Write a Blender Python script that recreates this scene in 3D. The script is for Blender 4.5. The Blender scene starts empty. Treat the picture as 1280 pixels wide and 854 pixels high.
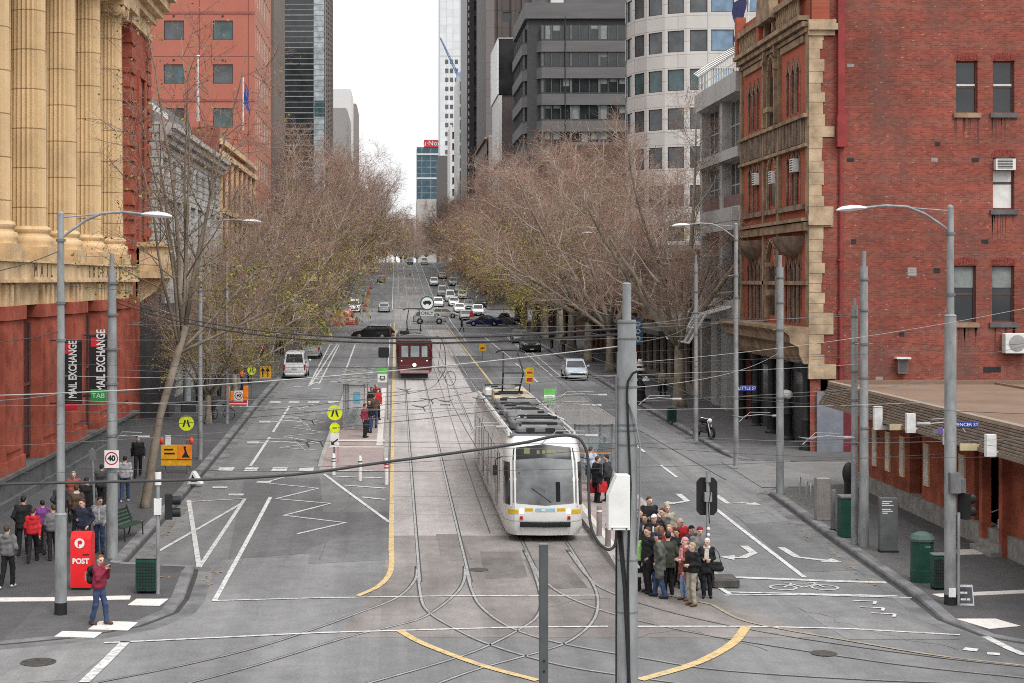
import bpy,math,random
import numpy as np
from mathutils import Vector,Matrix
R=math.radians
random.seed(7)
SC=bpy.context.scene
COL=SC.collection
FPX,CX,HY,CH=2000.0,494.0,350.0,8.6
_prof=[(-400,0),(50,0),(70,.2),(115,1.08),(180,1.85),(230,2.55),(262,3.75),(307,6.05),(418,11.7),(455,13.3),(480,13.9),(520,14.0),(4000,14.0)]
_px=np.array([p[0]for p in _prof],float);_pz=np.array([p[1]for p in _prof],float)
_gy=np.arange(-400,4001,1.0)
_gzraw=np.interp(_gy,_px,_pz)
_k=np.ones(21)/21
_gzs=np.convolve(np.pad(_gzraw,10,mode='edge'),_k,mode='valid')
def gz(y):
 return float(np.interp(y,_gy,_gzs))
def at(px,py,D):
 return Vector(((px-CX)*D/FPX,D,CH-(py-HY)*D/FPX))
def gnd(px,py):
 """point of the ground seen at a pixel of the photo"""
 d=20.0
 while d<700:
  if CH-(py-HY)*d/FPX<=gz(d):
   break
  d+=.05
 return Vector(((px-CX)*d/FPX,d,gz(d)))
def xat(px,D):return(px-CX)*D/FPX
def zat(py,D):return CH-(py-HY)*D/FPX
_M={}
def principled(name):
 m=bpy.data.materials.new(name);m.use_nodes=True
 nt=m.node_tree;b=nt.nodes['Principled BSDF']
 return m,nt,b
def col4(c):return(c[0],c[1],c[2],1)
def mat(name,c,rough=.6,metal=0.,var=.12,scale=3.,c2=None,bump=0.,bscale=None,spec=.22,detail=4.,obj_var=0.,stretch=None):
 """procedural paint/stone/metal: base colour broken up by noise, optional second colour, bump"""
 if name in _M:return _M[name]
 m,nt,b=principled(name)
 N,L=nt.nodes,nt.links
 tc=N.new('ShaderNodeTexCoord')
 vec=tc.outputs['Object']
 if stretch:
  mp=N.new('ShaderNodeMapping');mp.inputs['Scale'].default_value=stretch
  L.new(vec,mp.inputs['Vector']);vec=mp.outputs['Vector']
 nz=N.new('ShaderNodeTexNoise');nz.inputs['Scale'].default_value=scale;nz.inputs['Detail'].default_value=detail
 nz.inputs['Roughness'].default_value=.6
 L.new(vec,nz.inputs['Vector'])
 rp=N.new('ShaderNodeValToRGB')
 lo=c2 if c2 else tuple(max(0,x*(1-var*1.6))for x in c)
 hi=c if c2 else tuple(min(1,x*(1+var))for x in c)
 rp.color_ramp.elements[0].position=.32;rp.color_ramp.elements[0].color=col4(lo)
 rp.color_ramp.elements[1].position=.68;rp.color_ramp.elements[1].color=col4(hi)
 L.new(nz.outputs['Fac'],rp.inputs['Fac'])
 out=rp.outputs['Color']
 if obj_var:
  oi=N.new('ShaderNodeObjectInfo');hs=N.new('ShaderNodeHueSaturation')
  mr=N.new('ShaderNodeMapRange');mr.inputs['To Min'].default_value=1-obj_var;mr.inputs['To Max'].default_value=1+obj_var
  L.new(oi.outputs['Random'],mr.inputs['Value']);L.new(mr.outputs['Result'],hs.inputs['Value'])
  L.new(out,hs.inputs['Color']);out=hs.outputs['Color']
 L.new(out,b.inputs['Base Color'])
 b.inputs['Roughness'].default_value=rough;b.inputs['Metallic'].default_value=metal
 b.inputs['Specular IOR Level'].default_value=spec
 if bump:
  n2=N.new('ShaderNodeTexNoise');n2.inputs['Scale'].default_value=bscale or scale*4;n2.inputs['Detail'].default_value=5
  L.new(vec,n2.inputs['Vector'])
  bp=N.new('ShaderNodeBump');bp.inputs['Strength'].default_value=bump;bp.inputs['Distance'].default_value=.03
  L.new(n2.outputs['Fac'],bp.inputs['Height']);L.new(bp.outputs['Normal'],b.inputs['Normal'])
 _M[name]=m
 return m
def glass(name,c=(.03,.04,.045),rough=.08,var=.3,spec=.6,scale=.6):
 return mat(name,c,rough,0,var,scale,spec=spec)
def see_glass(name,tint=(.75,.82,.82),alpha=.25):
 if name in _M:return _M[name]
 m,nt,b=principled(name)
 b.inputs['Base Color'].default_value=col4(tint);b.inputs['Roughness'].default_value=.05
 b.inputs['Alpha'].default_value=alpha
 _M[name]=m;return m
def emit(name,c,strength=1.):
 if name in _M:return _M[name]
 m,nt,b=principled(name)
 b.inputs['Base Color'].default_value=col4(c)
 b.inputs['Emission Color'].default_value=col4(c);b.inputs['Emission Strength'].default_value=strength
 _M[name]=m;return m
def brick(name,c1,c2,mortar,plane='xz',bw=.24,bh=.086,stain=.5,speck=.0,bump=.25,patch=(.75,1.12)):
 if name in _M:return _M[name]
 m,nt,b=principled(name)
 N,L=nt.nodes,nt.links
 tc=N.new('ShaderNodeTexCoord');sp=N.new('ShaderNodeSeparateXYZ');cb=N.new('ShaderNodeCombineXYZ')
 L.new(tc.outputs['Object'],sp.inputs[0])
 L.new(sp.outputs['X' if plane[0]=='x' else 'Y'],cb.inputs['X']);L.new(sp.outputs['Z'],cb.inputs['Y'])
 bt=N.new('ShaderNodeTexBrick')
 bt.inputs['Color1'].default_value=col4(c1);bt.inputs['Color2'].default_value=col4(c2);bt.inputs['Mortar'].default_value=col4(mortar)
 bt.inputs['Scale'].default_value=1;bt.inputs['Mortar Size'].default_value=.008;bt.inputs['Mortar Smooth'].default_value=.2
 bt.inputs['Brick Width'].default_value=bw;bt.inputs['Row Height'].default_value=bh;bt.inputs['Bias'].default_value=-.1
 L.new(cb.outputs[0],bt.inputs['Vector'])
 nz=N.new('ShaderNodeTexNoise');nz.inputs['Scale'].default_value=.35;nz.inputs['Detail'].default_value=8;nz.inputs['Roughness'].default_value=.65
 L.new(tc.outputs['Object'],nz.inputs['Vector'])
 mr=N.new('ShaderNodeMapRange');mr.inputs['From Min'].default_value=.3;mr.inputs['From Max'].default_value=.7
 mr.inputs['To Min'].default_value=patch[0];mr.inputs['To Max'].default_value=patch[1]
 L.new(nz.outputs['Fac'],mr.inputs['Value'])
 mx=N.new('ShaderNodeVectorMath');mx.operation='SCALE'
 L.new(bt.outputs['Color'],mx.inputs[0]);L.new(mr.outputs['Result'],mx.inputs['Scale'])
 out=mx.outputs[0]
 mp=N.new('ShaderNodeMapping');mp.inputs['Scale'].default_value=(.5,.5,.16)
 L.new(tc.outputs['Object'],mp.inputs['Vector'])
 n3=N.new('ShaderNodeTexNoise');n3.inputs['Scale'].default_value=1.;n3.inputs['Detail'].default_value=6
 L.new(mp.outputs['Vector'],n3.inputs['Vector'])
 r3=N.new('ShaderNodeValToRGB');r3.color_ramp.elements[0].position=.5;r3.color_ramp.elements[1].position=.75
 r3.color_ramp.elements[0].color=(0,0,0,1);r3.color_ramp.elements[1].color=(stain,stain,stain,1)
 L.new(n3.outputs['Fac'],r3.inputs['Fac'])
 mm=N.new('ShaderNodeMix');mm.data_type='RGBA'
 L.new(r3.outputs['Color'],mm.inputs['Factor']);L.new(out,mm.inputs['A']);mm.inputs['B'].default_value=(.11,.07,.06,1)
 out=mm.outputs['Result']
 if speck:
  n4=N.new('ShaderNodeTexNoise');n4.inputs['Scale'].default_value=5.;n4.inputs['Detail'].default_value=2
  mp4=N.new('ShaderNodeMapping');mp4.inputs['Scale'].default_value=(.8,.8,2.6)
  L.new(tc.outputs['Object'],mp4.inputs['Vector']);L.new(mp4.outputs['Vector'],n4.inputs['Vector'])
  r4=N.new('ShaderNodeValToRGB');r4.color_ramp.elements[0].position=.66;r4.color_ramp.elements[1].position=.74
  r4.color_ramp.elements[0].color=(0,0,0,1);r4.color_ramp.elements[1].color=(speck,speck,speck,1)
  L.new(n4.outputs['Fac'],r4.inputs['Fac'])
  m4=N.new('ShaderNodeMix');m4.data_type='RGBA'
  L.new(r4.outputs['Color'],m4.inputs['Factor']);L.new(out,m4.inputs['A']);m4.inputs['B'].default_value=(.52,.42,.36,1)
  out=m4.outputs['Result']
 L.new(out,b.inputs['Base Color']);b.inputs['Roughness'].default_value=.85;b.inputs['Specular IOR Level'].default_value=.1
 bp=N.new('ShaderNodeBump');bp.inputs['Strength'].default_value=bump;bp.inputs['Distance'].default_value=.02;bp.invert=True
 L.new(bt.outputs['Fac'],bp.inputs['Height']);L.new(bp.outputs['Normal'],b.inputs['Normal'])
 _M[name]=m
 return m
def grid_mat(name,c,joint,w,h,plane='xz',jw=.03,rough=.7,var=.1,off=.5,bump=.3):
 """stone or panels with joints (brick node with big units)"""
 if name in _M:return _M[name]
 m=brick(name,c,tuple(x*.9 for x in c),joint,plane,w,h,.12,0,bump,(1-var,1+var))
 for n in m.node_tree.nodes:
  if n.type=='TEX_BRICK':
   n.inputs['Mortar Size'].default_value=jw;n.offset=off
 m.node_tree.nodes['Principled BSDF'].inputs['Roughness'].default_value=rough;m.node_tree.nodes['Principled BSDF'].inputs['Specular IOR Level'].default_value=.2
 return m
class MB:
 def __init__(s):s.v=[];s.f=[];s.m=[]
 def add(s,vs,fs,mi=0):
  o=len(s.v);s.v.extend([tuple(p)for p in vs]);s.f.extend([tuple(i+o for i in f)for f in fs]);s.m.extend([mi]*len(fs));return s
 def box(s,x0,x1,y0,y1,z0,z1,mi=0,bev=0.):
  if x0>x1:x0,x1=x1,x0
  if y0>y1:y0,y1=y1,y0
  if z0>z1:z0,z1=z1,z0
  if bev:
   b=min(bev,(x1-x0)*.45,(y1-y0)*.45,(z1-z0)*.45)
   vs=[]
   for z,e in((z0,b),(z0+b,0),(z1-b,0),(z1,b)):
    X0,X1,Y0,Y1=x0+e,x1-e,y0+e,y1-e
    vs+=[(X0+b,Y0,z),(X1-b,Y0,z),(X1,Y0+b,z),(X1,Y1-b,z),(X1-b,Y1,z),(X0+b,Y1,z),(X0,Y1-b,z),(X0,Y0+b,z)]
   fs=[tuple(range(7,-1,-1)),tuple(range(24,32))]
   for r in range(3):
    for i in range(8):
     j=(i+1)%8
     fs.append((r*8+i,r*8+j,r*8+8+j,r*8+8+i))
   return s.add(vs,fs,mi)
  vs=[(x0,y0,z0),(x1,y0,z0),(x1,y1,z0),(x0,y1,z0),(x0,y0,z1),(x1,y0,z1),(x1,y1,z1),(x0,y1,z1)]
  return s.add(vs,[(0,3,2,1),(4,5,6,7),(0,1,5,4),(1,2,6,5),(2,3,7,6),(3,0,4,7)],mi)
 def obox(s,c,size,rz=0,mi=0,rx=0,ry=0):
  """box centred at c, rotated"""
  M=Matrix.Rotation(rz,3,'Z')@Matrix.Rotation(ry,3,'Y')@Matrix.Rotation(rx,3,'X')
  a,b_,d=size[0]/2,size[1]/2,size[2]/2
  vs=[Vector(c)+M@Vector(p)for p in((-a,-b_,-d),(a,-b_,-d),(a,b_,-d),(-a,b_,-d),(-a,-b_,d),(a,-b_,d),(a,b_,d),(-a,b_,d))]
  return s.add(vs,[(0,3,2,1),(4,5,6,7),(0,1,5,4),(1,2,6,5),(2,3,7,6),(3,0,4,7)],mi)
 def tube(s,pts,r,n=8,mi=0,cap=True):
  """tube through points, r a number or a list"""
  pts=[Vector(p)for p in pts];k=len(pts)
  rs=r if isinstance(r,(list,tuple))else[r]*k
  d0=(pts[1]-pts[0]).normalized()
  up=Vector((0,0,1))if abs(d0.z)<.9 else Vector((1,0,0))
  u=d0.cross(up).normalized()
  vs=[]
  for i,p in enumerate(pts):
   d=(pts[min(i+1,k-1)]-pts[max(i-1,0)]).normalized()
   u=(u-d*u.dot(d));u=u.normalized()if u.length>1e-6 else d.orthogonal().normalized()
   w=d.cross(u)
   for j in range(n):
    a=2*math.pi*j/n
    vs.append(p+(u*math.cos(a)+w*math.sin(a))*rs[i])
  fs=[]
  for i in range(k-1):
   for j in range(n):
    j2=(j+1)%n
    fs.append((i*n+j,i*n+j2,(i+1)*n+j2,(i+1)*n+j))
  if cap and n>2:
   fs.append(tuple(range(n-1,-1,-1)));fs.append(tuple(range((k-1)*n,k*n)))
  return s.add(vs,fs,mi)
 def lathe(s,prof,n=16,c=(0,0,0),mi=0,cap=True,flute=0,depth=.05):
  vs=[]
  for r,z in prof:
   for j in range(n):
    a=2*math.pi*j/n
    rr=r
    if flute and j%2:rr=r-depth
    vs.append((c[0]+rr*math.cos(a),c[1]+rr*math.sin(a),c[2]+z))
  fs=[]
  for i in range(len(prof)-1):
   for j in range(n):
    j2=(j+1)%n
    fs.append((i*n+j,i*n+j2,(i+1)*n+j2,(i+1)*n+j))
  if cap:
   fs.append(tuple(range(n-1,-1,-1)));fs.append(tuple(range((len(prof)-1)*n,len(prof)*n)))
  return s.add(vs,fs,mi)
 def prism(s,poly,d,mi=0):
  """poly: 3D points in order (a flat outline); d: extrusion vector"""
  n=len(poly);d=Vector(d)
  vs=[Vector(p)for p in poly]+[Vector(p)+d for p in poly]
  fs=[tuple(range(n-1,-1,-1)),tuple(range(n,2*n))]
  for i in range(n):
   j=(i+1)%n;fs.append((i,j,n+j,n+i))
  return s.add(vs,fs,mi)
 def quad(s,a,b,c,d,mi=0):return s.add([a,b,c,d],[(0,1,2,3)],mi)
 def ball(s,c,r,n=10,mi=0,sq=(1,1,1)):
  m=max(4,n//2);vs=[]
  for i in range(1,m):
   t=math.pi*i/m
   for j in range(n):
    a=2*math.pi*j/n
    vs.append((c[0]+r*sq[0]*math.sin(t)*math.cos(a),c[1]+r*sq[1]*math.sin(t)*math.sin(a),c[2]+r*sq[2]*math.cos(t)))
  top=len(vs);vs.append((c[0],c[1],c[2]+r*sq[2]));vs.append((c[0],c[1],c[2]-r*sq[2]))
  fs=[]
  for i in range(m-2):
   for j in range(n):
    j2=(j+1)%n;fs.append((i*n+j,(i+1)*n+j,(i+1)*n+j2,i*n+j2))
  for j in range(n):
   j2=(j+1)%n
   fs.append((top,j,j2));fs.append((top+1,(m-2)*n+j2,(m-2)*n+j))
  return s.add(vs,fs,mi)
 def loft(s,rings,mi=0,cap=True,closed=True):
  n=len(rings[0]);vs=[p for r_ in rings for p in r_];fs=[]
  for i in range(len(rings)-1):
   for j in range(n if closed else n-1):
    j2=(j+1)%n
    fs.append((i*n+j,i*n+j2,(i+1)*n+j2,(i+1)*n+j))
  if cap:fs.append(tuple(range(n-1,-1,-1)));fs.append(tuple(range((len(rings)-1)*n,len(rings)*n)))
  return s.add(vs,fs,mi)
 def build(s,name,mats,parent=None,loc=(0,0,0),rz=0,smooth=40):
  me=bpy.data.meshes.new(name)
  me.from_pydata(s.v,[],s.f)
  if not isinstance(mats,(list,tuple)):mats=[mats]
  for m in mats:me.materials.append(m)
  if len(mats)>1:me.polygons.foreach_set('material_index',s.m)
  if smooth:
   me.polygons.foreach_set('use_smooth',[True]*len(me.polygons))
   me.set_sharp_from_angle(angle=R(smooth))
  me.update()
  o=bpy.data.objects.new(name,me);COL.objects.link(o)
  o.location=loc;o.rotation_euler=(0,0,rz)
  if parent is not None:o.parent=parent
  return o
def tag(o,label,cat,group=None,kind=None):
 if label:o['label']=label
 if cat:o['category']=cat
 if group:o['group']=group
 if kind:o['kind']=kind
 return o
def thing(name,label,cat,loc=(0,0,0),rz=0,group=None):
 o=bpy.data.objects.new(name,None);COL.objects.link(o)
 o.empty_display_size=.2
 o.location=loc;o.rotation_euler=(0,0,rz)
 return tag(o,label,cat,group)
def struct(o):
 o['kind']='structure';return o
def copy_tree(o,parent=None):
 c=o.copy();COL.objects.link(c)
 if parent is not None:c.parent=parent
 for ch in list(o.children):copy_tree(ch,c)
 return c
def again(o,loc,rz,label,group=None):
 c=copy_tree(o);c.location=loc;c.rotation_euler=(0,0,rz);c['label']=label
 if group:c['group']=group
 return c
def text_mesh(txt,name,m,parent,loc,size,rot=(R(90),0,0),ext=.01,align='CENTER',squash=1.,bold=0.):
 cu=bpy.data.curves.new(name,'FONT');cu.body=txt;cu.size=size;cu.extrude=ext;cu.align_x=align;cu.align_y='CENTER'
 cu.resolution_u=3;cu.offset=bold
 t=bpy.data.objects.new('tmp',cu);COL.objects.link(t)
 dg=bpy.context.evaluated_depsgraph_get()
 me=bpy.data.meshes.new_from_object(t.evaluated_get(dg));me.name=name
 bpy.data.objects.remove(t);bpy.data.curves.remove(cu)
 me.materials.clear();me.materials.append(m)
 o=bpy.data.objects.new(name,me);COL.objects.link(o)
 o.location=loc;o.rotation_euler=rot;o.scale=(squash,1,1)
 if parent is not None:o.parent=parent
 return o
class Wall:
 """a flat wall from origin along u (unit), up z; outward normal n. (a, b) are metres along / up"""
 def __init__(s,o,u,n):s.o=Vector(o);s.u=Vector(u).normalized();s.n=Vector(n).normalized()
 def p(s,a,b,d=0):return s.o+s.u*a+Vector((0,0,b))+s.n*d
 def face(s,mb,W,H,ops,depth=.25,mi=0,rmi=None,a0=0,b0=0):
  """wall W x H with rectangular openings (a0,a1,b0,b1) and their reveals"""
  xs=sorted(set([a0,W]+[v for o in ops for v in o[:2]]));zs=sorted(set([b0,H]+[v for o in ops for v in o[2:4]]))
  flip=s.u.cross(Vector((0,0,1))).dot(s.n)<0
  def q(a,b,c,d,m):
   mb.quad(*((a,b,c,d)if not flip else(d,c,b,a)),mi=m)
  for i in range(len(xs)-1):
   for j in range(len(zs)-1):
    ca,cb_=(xs[i]+xs[i+1])/2,(zs[j]+zs[j+1])/2
    if any(o[0]<ca<o[1]and o[2]<cb_<o[3]for o in ops):continue
    q(s.p(xs[i],zs[j]),s.p(xs[i+1],zs[j]),s.p(xs[i+1],zs[j+1]),s.p(xs[i],zs[j+1]),mi)
  r_=mi if rmi is None else rmi
  for a,b,c,d in[o[:4]for o in ops]:
   for(p1,p2)in(((a,c),(a,d)),((a,d),(b,d)),((b,d),(b,c)),((b,c),(a,c))):
    q(s.p(*p1),s.p(*p2),s.p(*p2,-depth),s.p(*p1,-depth),r_)
 def block(s,mb,a0,a1,b0,b1,d0,d1,mi=0):
  """box on the wall: along a0..a1, up b0..b1, out from d0 to d1"""
  P=s.p
  vs=[P(a0,b0,d0),P(a1,b0,d0),P(a1,b0,d1),P(a0,b0,d1),P(a0,b1,d0),P(a1,b1,d0),P(a1,b1,d1),P(a0,b1,d1)]
  mb.add(vs,[(0,3,2,1),(4,5,6,7),(0,1,5,4),(1,2,6,5),(2,3,7,6),(3,0,4,7)],mi)
 def window(s,par,op,fm,gm,depth=.25,bars=(1,1),fw=.06,name='window',arch=0):
  """window frame part with a pane sub-part set back in the opening"""
  a,b,c,d=op[:4];mb=MB()
  D0,D1=-depth,-depth+.08
  s.block(mb,a,a+fw,c,d,D0,D1);s.block(mb,b-fw,b,c,d,D0,D1)
  s.block(mb,a+fw,b-fw,c,c+fw,D0,D1);s.block(mb,a+fw,b-fw,d-fw,d,D0,D1)
  for k in range(1,bars[0]):
   x=a+(b-a)*k/bars[0];s.block(mb,x-fw/2,x+fw/2,c+fw,d-fw,D0+.004,D1-.004)
  for k in range(1,bars[1]):
   z=c+(d-c)*k/bars[1];s.block(mb,a+fw,b-fw,z-fw/2,z+fw/2,D0+.008,D1-.012)
  w=mb.build(name,fm,par,smooth=0)
  mp=MB();mp.quad(s.p(a,c,-depth+.02),s.p(b,c,-depth+.02),s.p(b,d,-depth+.02),s.p(a,d,-depth+.02))
  g=mp.build('pane',gm,w,smooth=0)
  return w
SC.render.engine='CYCLES'
SC.view_settings.view_transform='Standard';SC.view_settings.look='None'
SC.view_settings.gamma=1;SC.view_settings.use_curve_mapping=False
SC.view_settings.exposure=EXPOSURE=0.26
SC.cycles.use_denoising=False;SC.cycles.filter_width=1.0
SC.cycles.max_bounces=5;SC.cycles.diffuse_bounces=3;SC.cycles.glossy_bounces=3;SC.cycles.transparent_max_bounces=8
SC.cycles.caustics_reflective=False;SC.cycles.caustics_refractive=False
SC.render.resolution_x=1024;SC.render.resolution_y=683
cam_d=bpy.data.cameras.new('camera');cam=bpy.data.objects.new('camera',cam_d);COL.objects.link(cam)
cam.location=(0,0,CH);cam.rotation_euler=(R(90),0,0)
cam_d.sensor_width=36;cam_d.lens=36*FPX/1280
cam_d.shift_x=(640-CX)/1280;cam_d.shift_y=-(427-HY)/1280
cam_d.clip_start=.5;cam_d.clip_end=6000
SC.camera=cam
SUN_EL,SUN_AZ=R(52),R(150)
w=bpy.data.worlds.new('World');SC.world=w;w.use_nodes=True
nt=w.node_tree;bg=nt.nodes['Background']
sky=nt.nodes.new('ShaderNodeTexSky');sky.sky_type='NISHITA';sky.sun_disc=False
sky.sun_elevation=SUN_EL;sky.sun_rotation=SUN_AZ;sky.air_density=1.0;sky.dust_density=6.0;sky.ozone_density=.6
hs=nt.nodes.new('ShaderNodeHueSaturation');hs.inputs['Saturation'].default_value=.07;hs.inputs['Value'].default_value=1.55
nt.links.new(sky.outputs[0],hs.inputs['Color'])
tc=nt.nodes.new('ShaderNodeTexCoord');cn=nt.nodes.new('ShaderNodeTexNoise');cn.inputs['Scale'].default_value=3.;cn.inputs['Detail'].default_value=6
cm=nt.nodes.new('ShaderNodeMapping');cm.inputs['Scale'].default_value=(1,1,2.5)
nt.links.new(tc.outputs['Generated'],cm.inputs['Vector']);nt.links.new(cm.outputs['Vector'],cn.inputs['Vector'])
cr=nt.nodes.new('ShaderNodeMapRange');cr.inputs['From Min'].default_value=.3;cr.inputs['From Max'].default_value=.7;cr.inputs['To Min'].default_value=.9;cr.inputs['To Max'].default_value=1.15
nt.links.new(cn.outputs['Fac'],cr.inputs['Value'])
mxw=nt.nodes.new("ShaderNodeMix");mxw.data_type="RGBA";mxw.inputs["Factor"].default_value=.8;mxw.inputs["B"].default_value=(9.8,9.85,10.0,1)
nt.links.new(hs.outputs["Color"],mxw.inputs["A"])
vm=nt.nodes.new('ShaderNodeVectorMath');vm.operation='SCALE'
nt.links.new(mxw.outputs["Result"],vm.inputs[0]);nt.links.new(cr.outputs['Result'],vm.inputs['Scale'])
sz=nt.nodes.new('ShaderNodeSeparateXYZ');nt.links.new(tc.outputs['Generated'],sz.inputs[0])
gr=nt.nodes.new('ShaderNodeMapRange');gr.inputs['From Min'].default_value=0;gr.inputs['From Max'].default_value=1;gr.inputs['To Min'].default_value=.98;gr.inputs['To Max'].default_value=1.75
nt.links.new(sz.outputs['Z'],gr.inputs['Value'])
vm2=nt.nodes.new('ShaderNodeVectorMath');vm2.operation='SCALE';nt.links.new(vm.outputs[0],vm2.inputs[0]);nt.links.new(gr.outputs['Result'],vm2.inputs['Scale'])
nt.links.new(vm2.outputs[0],bg.inputs['Color']);bg.inputs['Strength'].default_value=.1
sd=bpy.data.lights.new('sun','SUN');sd.energy=1.3;sd.angle=R(18);sd.color=(1,.97,.92)
so=bpy.data.objects.new('sun',sd);COL.objects.link(so)
sdir=Vector((math.sin(SUN_AZ)*math.cos(SUN_EL),math.cos(SUN_AZ)*math.cos(SUN_EL),math.sin(SUN_EL)))
so.rotation_euler=sdir.to_track_quat('Z','Y').to_euler()
def asphalt(name,c,dark,blotch=.5,streak=True,scale=1.):
 m,nt,b=principled(name)
 N,L=nt.nodes,nt.links
 tc=N.new('ShaderNodeTexCoord')
 def noise(sc,det,mp=(1,1,1),rough=.6):
  mm=N.new('ShaderNodeMapping');mm.inputs['Scale'].default_value=mp
  L.new(tc.outputs['Object'],mm.inputs['Vector'])
  n=N.new('ShaderNodeTexNoise');n.inputs['Scale'].default_value=sc;n.inputs['Detail'].default_value=det;n.inputs['Roughness'].default_value=rough
  L.new(mm.outputs['Vector'],n.inputs['Vector']);return n.outputs['Fac']
 def rng(v,a,b_,c_,d_):
  r_=N.new('ShaderNodeMapRange');r_.inputs['From Min'].default_value=a;r_.inputs['From Max'].default_value=b_
  r_.inputs['To Min'].default_value=c_;r_.inputs['To Max'].default_value=d_;L.new(v,r_.inputs['Value']);return r_.outputs['Result']
 def mul(a,b_):
  q=N.new('ShaderNodeMath');q.operation='MULTIPLY';L.new(a,q.inputs[0]);L.new(b_,q.inputs[1]);return q.outputs[0]
 f=rng(noise(.16*scale,6,(1,.6,1)),.36,.64,1-.3*blotch,1+.16*blotch)
 f=mul(f,rng(noise(14,5,(1,1,1),.75),.3,.7,.78,1.2))
 f=mul(f,rng(noise(1.6,5),.33,.6,.88,1.05))
 if streak:
  f=mul(f,rng(noise(1.1,4,(1,.035,1)),.35,.62,.84,1.06))
  f=mul(f,rng(noise(.5,7,(1,.25,1),.72),.62,.76,1,.66))
 vo=N.new('ShaderNodeTexVoronoi');vo.distance='CHEBYCHEV';vo.inputs['Scale'].default_value=.09;vo.inputs['Randomness'].default_value=.8
 mm=N.new('ShaderNodeMapping');mm.inputs['Scale'].default_value=(1.6,.6,0.01);L.new(tc.outputs['Object'],mm.inputs['Vector']);L.new(mm.outputs['Vector'],vo.inputs['Vector'])
 sp=N.new('ShaderNodeSeparateColor');L.new(vo.outputs['Color'],sp.inputs[0])
 f=mul(f,rng(sp.outputs[0],0,1,.88,1.1))
 vm=N.new('ShaderNodeVectorMath');vm.operation='SCALE';vm.inputs[0].default_value=c
 L.new(f,vm.inputs['Scale']);L.new(vm.outputs[0],b.inputs['Base Color'])
 b.inputs['Roughness'].default_value=.86;b.inputs['Specular IOR Level'].default_value=.2
 bp=N.new('ShaderNodeBump');bp.inputs['Strength'].default_value=.35;bp.inputs['Distance'].default_value=.012
 L.new(noise(60,3),bp.inputs['Height']);L.new(bp.outputs['Normal'],b.inputs['Normal'])
 return m
M_ROAD=asphalt('asphalt',(.178,.178,.180),.1,.75)
M_PATH=asphalt('footpath_asphalt',(.083,.083,.086),.1,.6,False)
M_PATH_R=asphalt('footpath_asphalt_worn',(.098,.095,.096),.1,.6,False)
M_CONC=asphalt('tram_concrete',(.365,.34,.33),.1,.4,True)
M_JUNC=asphalt('junction_concrete',(.215,.196,.187),.1,.9,True,2.)
M_PLAT=asphalt('platform_paving',(.30,.245,.235),.1,.3,False)
M_LANE=asphalt('lane_concrete',(.17,.168,.165),.1,.5,False)
M_KERB=mat('bluestone',(.165,.165,.17),.8,var=.28,scale=1.2,bump=.3,bscale=12)
M_GUTTER=mat('gutter_stone',(.15,.15,.152),.8,var=.25,scale=1.0,bump=.2,bscale=12)
M_GAP=mat('gutter_dirt',(.05,.048,.046),.9)
def paint(name,c,wear=.5,under=(.16,.16,.16)):
 m,nt,b=principled(name)
 N,L=nt.nodes,nt.links
 tc=N.new('ShaderNodeTexCoord');n=N.new('ShaderNodeTexNoise');n.inputs['Scale'].default_value=5;n.inputs['Detail'].default_value=8;n.inputs['Roughness'].default_value=.75
 L.new(tc.outputs['Object'],n.inputs['Vector'])
 r_=N.new('ShaderNodeValToRGB');r_.color_ramp.elements[0].position=.26+wear*.18;r_.color_ramp.elements[1].position=.42+wear*.22
 r_.color_ramp.elements[0].color=col4(under);r_.color_ramp.elements[1].color=col4(c)
 L.new(n.outputs['Fac'],r_.inputs['Fac']);L.new(r_.outputs['Color'],b.inputs['Base Color'])
 b.inputs['Roughness'].default_value=.7;_M[name]=m
 return m
M_WHITE=paint('road_paint_white',(.54,.54,.53),.55,(.22,.22,.22))
M_WORN=paint('road_paint_worn',(.47,.47,.46),.55,(.24,.24,.24))
M_YELLOW=paint('road_paint_yellow',(.52,.37,.16),.45,(.2,.18,.15))
M_TACT=paint('tactile_white',(.62,.58,.55),.2,(.3,.28,.27))
M_RAIL=mat('rail_steel',(.40,.40,.40),.42,.75,var=.2,scale=4)
M_RAILGAP=mat('rail_groove',(.06,.056,.052),.9)
def ys(a,b,step=2.):
 n=max(1,int(math.ceil((b-a)/step)));return[a+(b-a)*i/n for i in range(n+1)]
def sheet(name,xl,xr,y0,y1,off,m,nx=1,step=2.,extra=()):
 """sheet between two x functions following the street's profile"""
 st=sorted(set(ys(y0,y1,step)+[e for e in extra if y0<e<y1]));vs=[];fs=[]
 for y in st:
  a=xl(y)if callable(xl)else xl;b=xr(y)if callable(xr)else xr;o=off(y)if callable(off)else off
  for i in range(nx+1):vs.append((a+(b-a)*i/nx,y,gz(y)+o))
 k=nx+1
 for j in range(len(st)-1):
  for i in range(nx):fs.append((j*k+i,j*k+i+1,(j+1)*k+i+1,(j+1)*k+i))
 mb=MB();mb.add(vs,fs);return struct(mb.build(name,m,smooth=60))
def ribbon(mb,pts,width,off=.008,mi=0,side=0.,step=1.5):
 """flat strip along XY points laid on the ground; side shifts it sideways"""
 pts=[Vector((p[0],p[1]))for p in pts];rs=[pts[0]]
 for a,b in zip(pts,pts[1:]):
  n=max(1,int(math.ceil((b-a).length/step)))
  rs+=[a+(b-a)*i/n for i in range(1,n+1)]
 vs=[];fs=[]
 for i,p in enumerate(rs):
  d=(rs[min(i+1,len(rs)-1)]-rs[max(i-1,0)]).normalized();nrm=Vector((-d.y,d.x))
  for s_ in(side+width/2,side-width/2):
   q=p+nrm*s_;vs.append((q.x,q.y,gz(q.y)+off))
 for i in range(len(rs)-1):fs.append((2*i+1,2*i+3,2*i+2,2*i))
 mb.add(vs,fs,mi)
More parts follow.
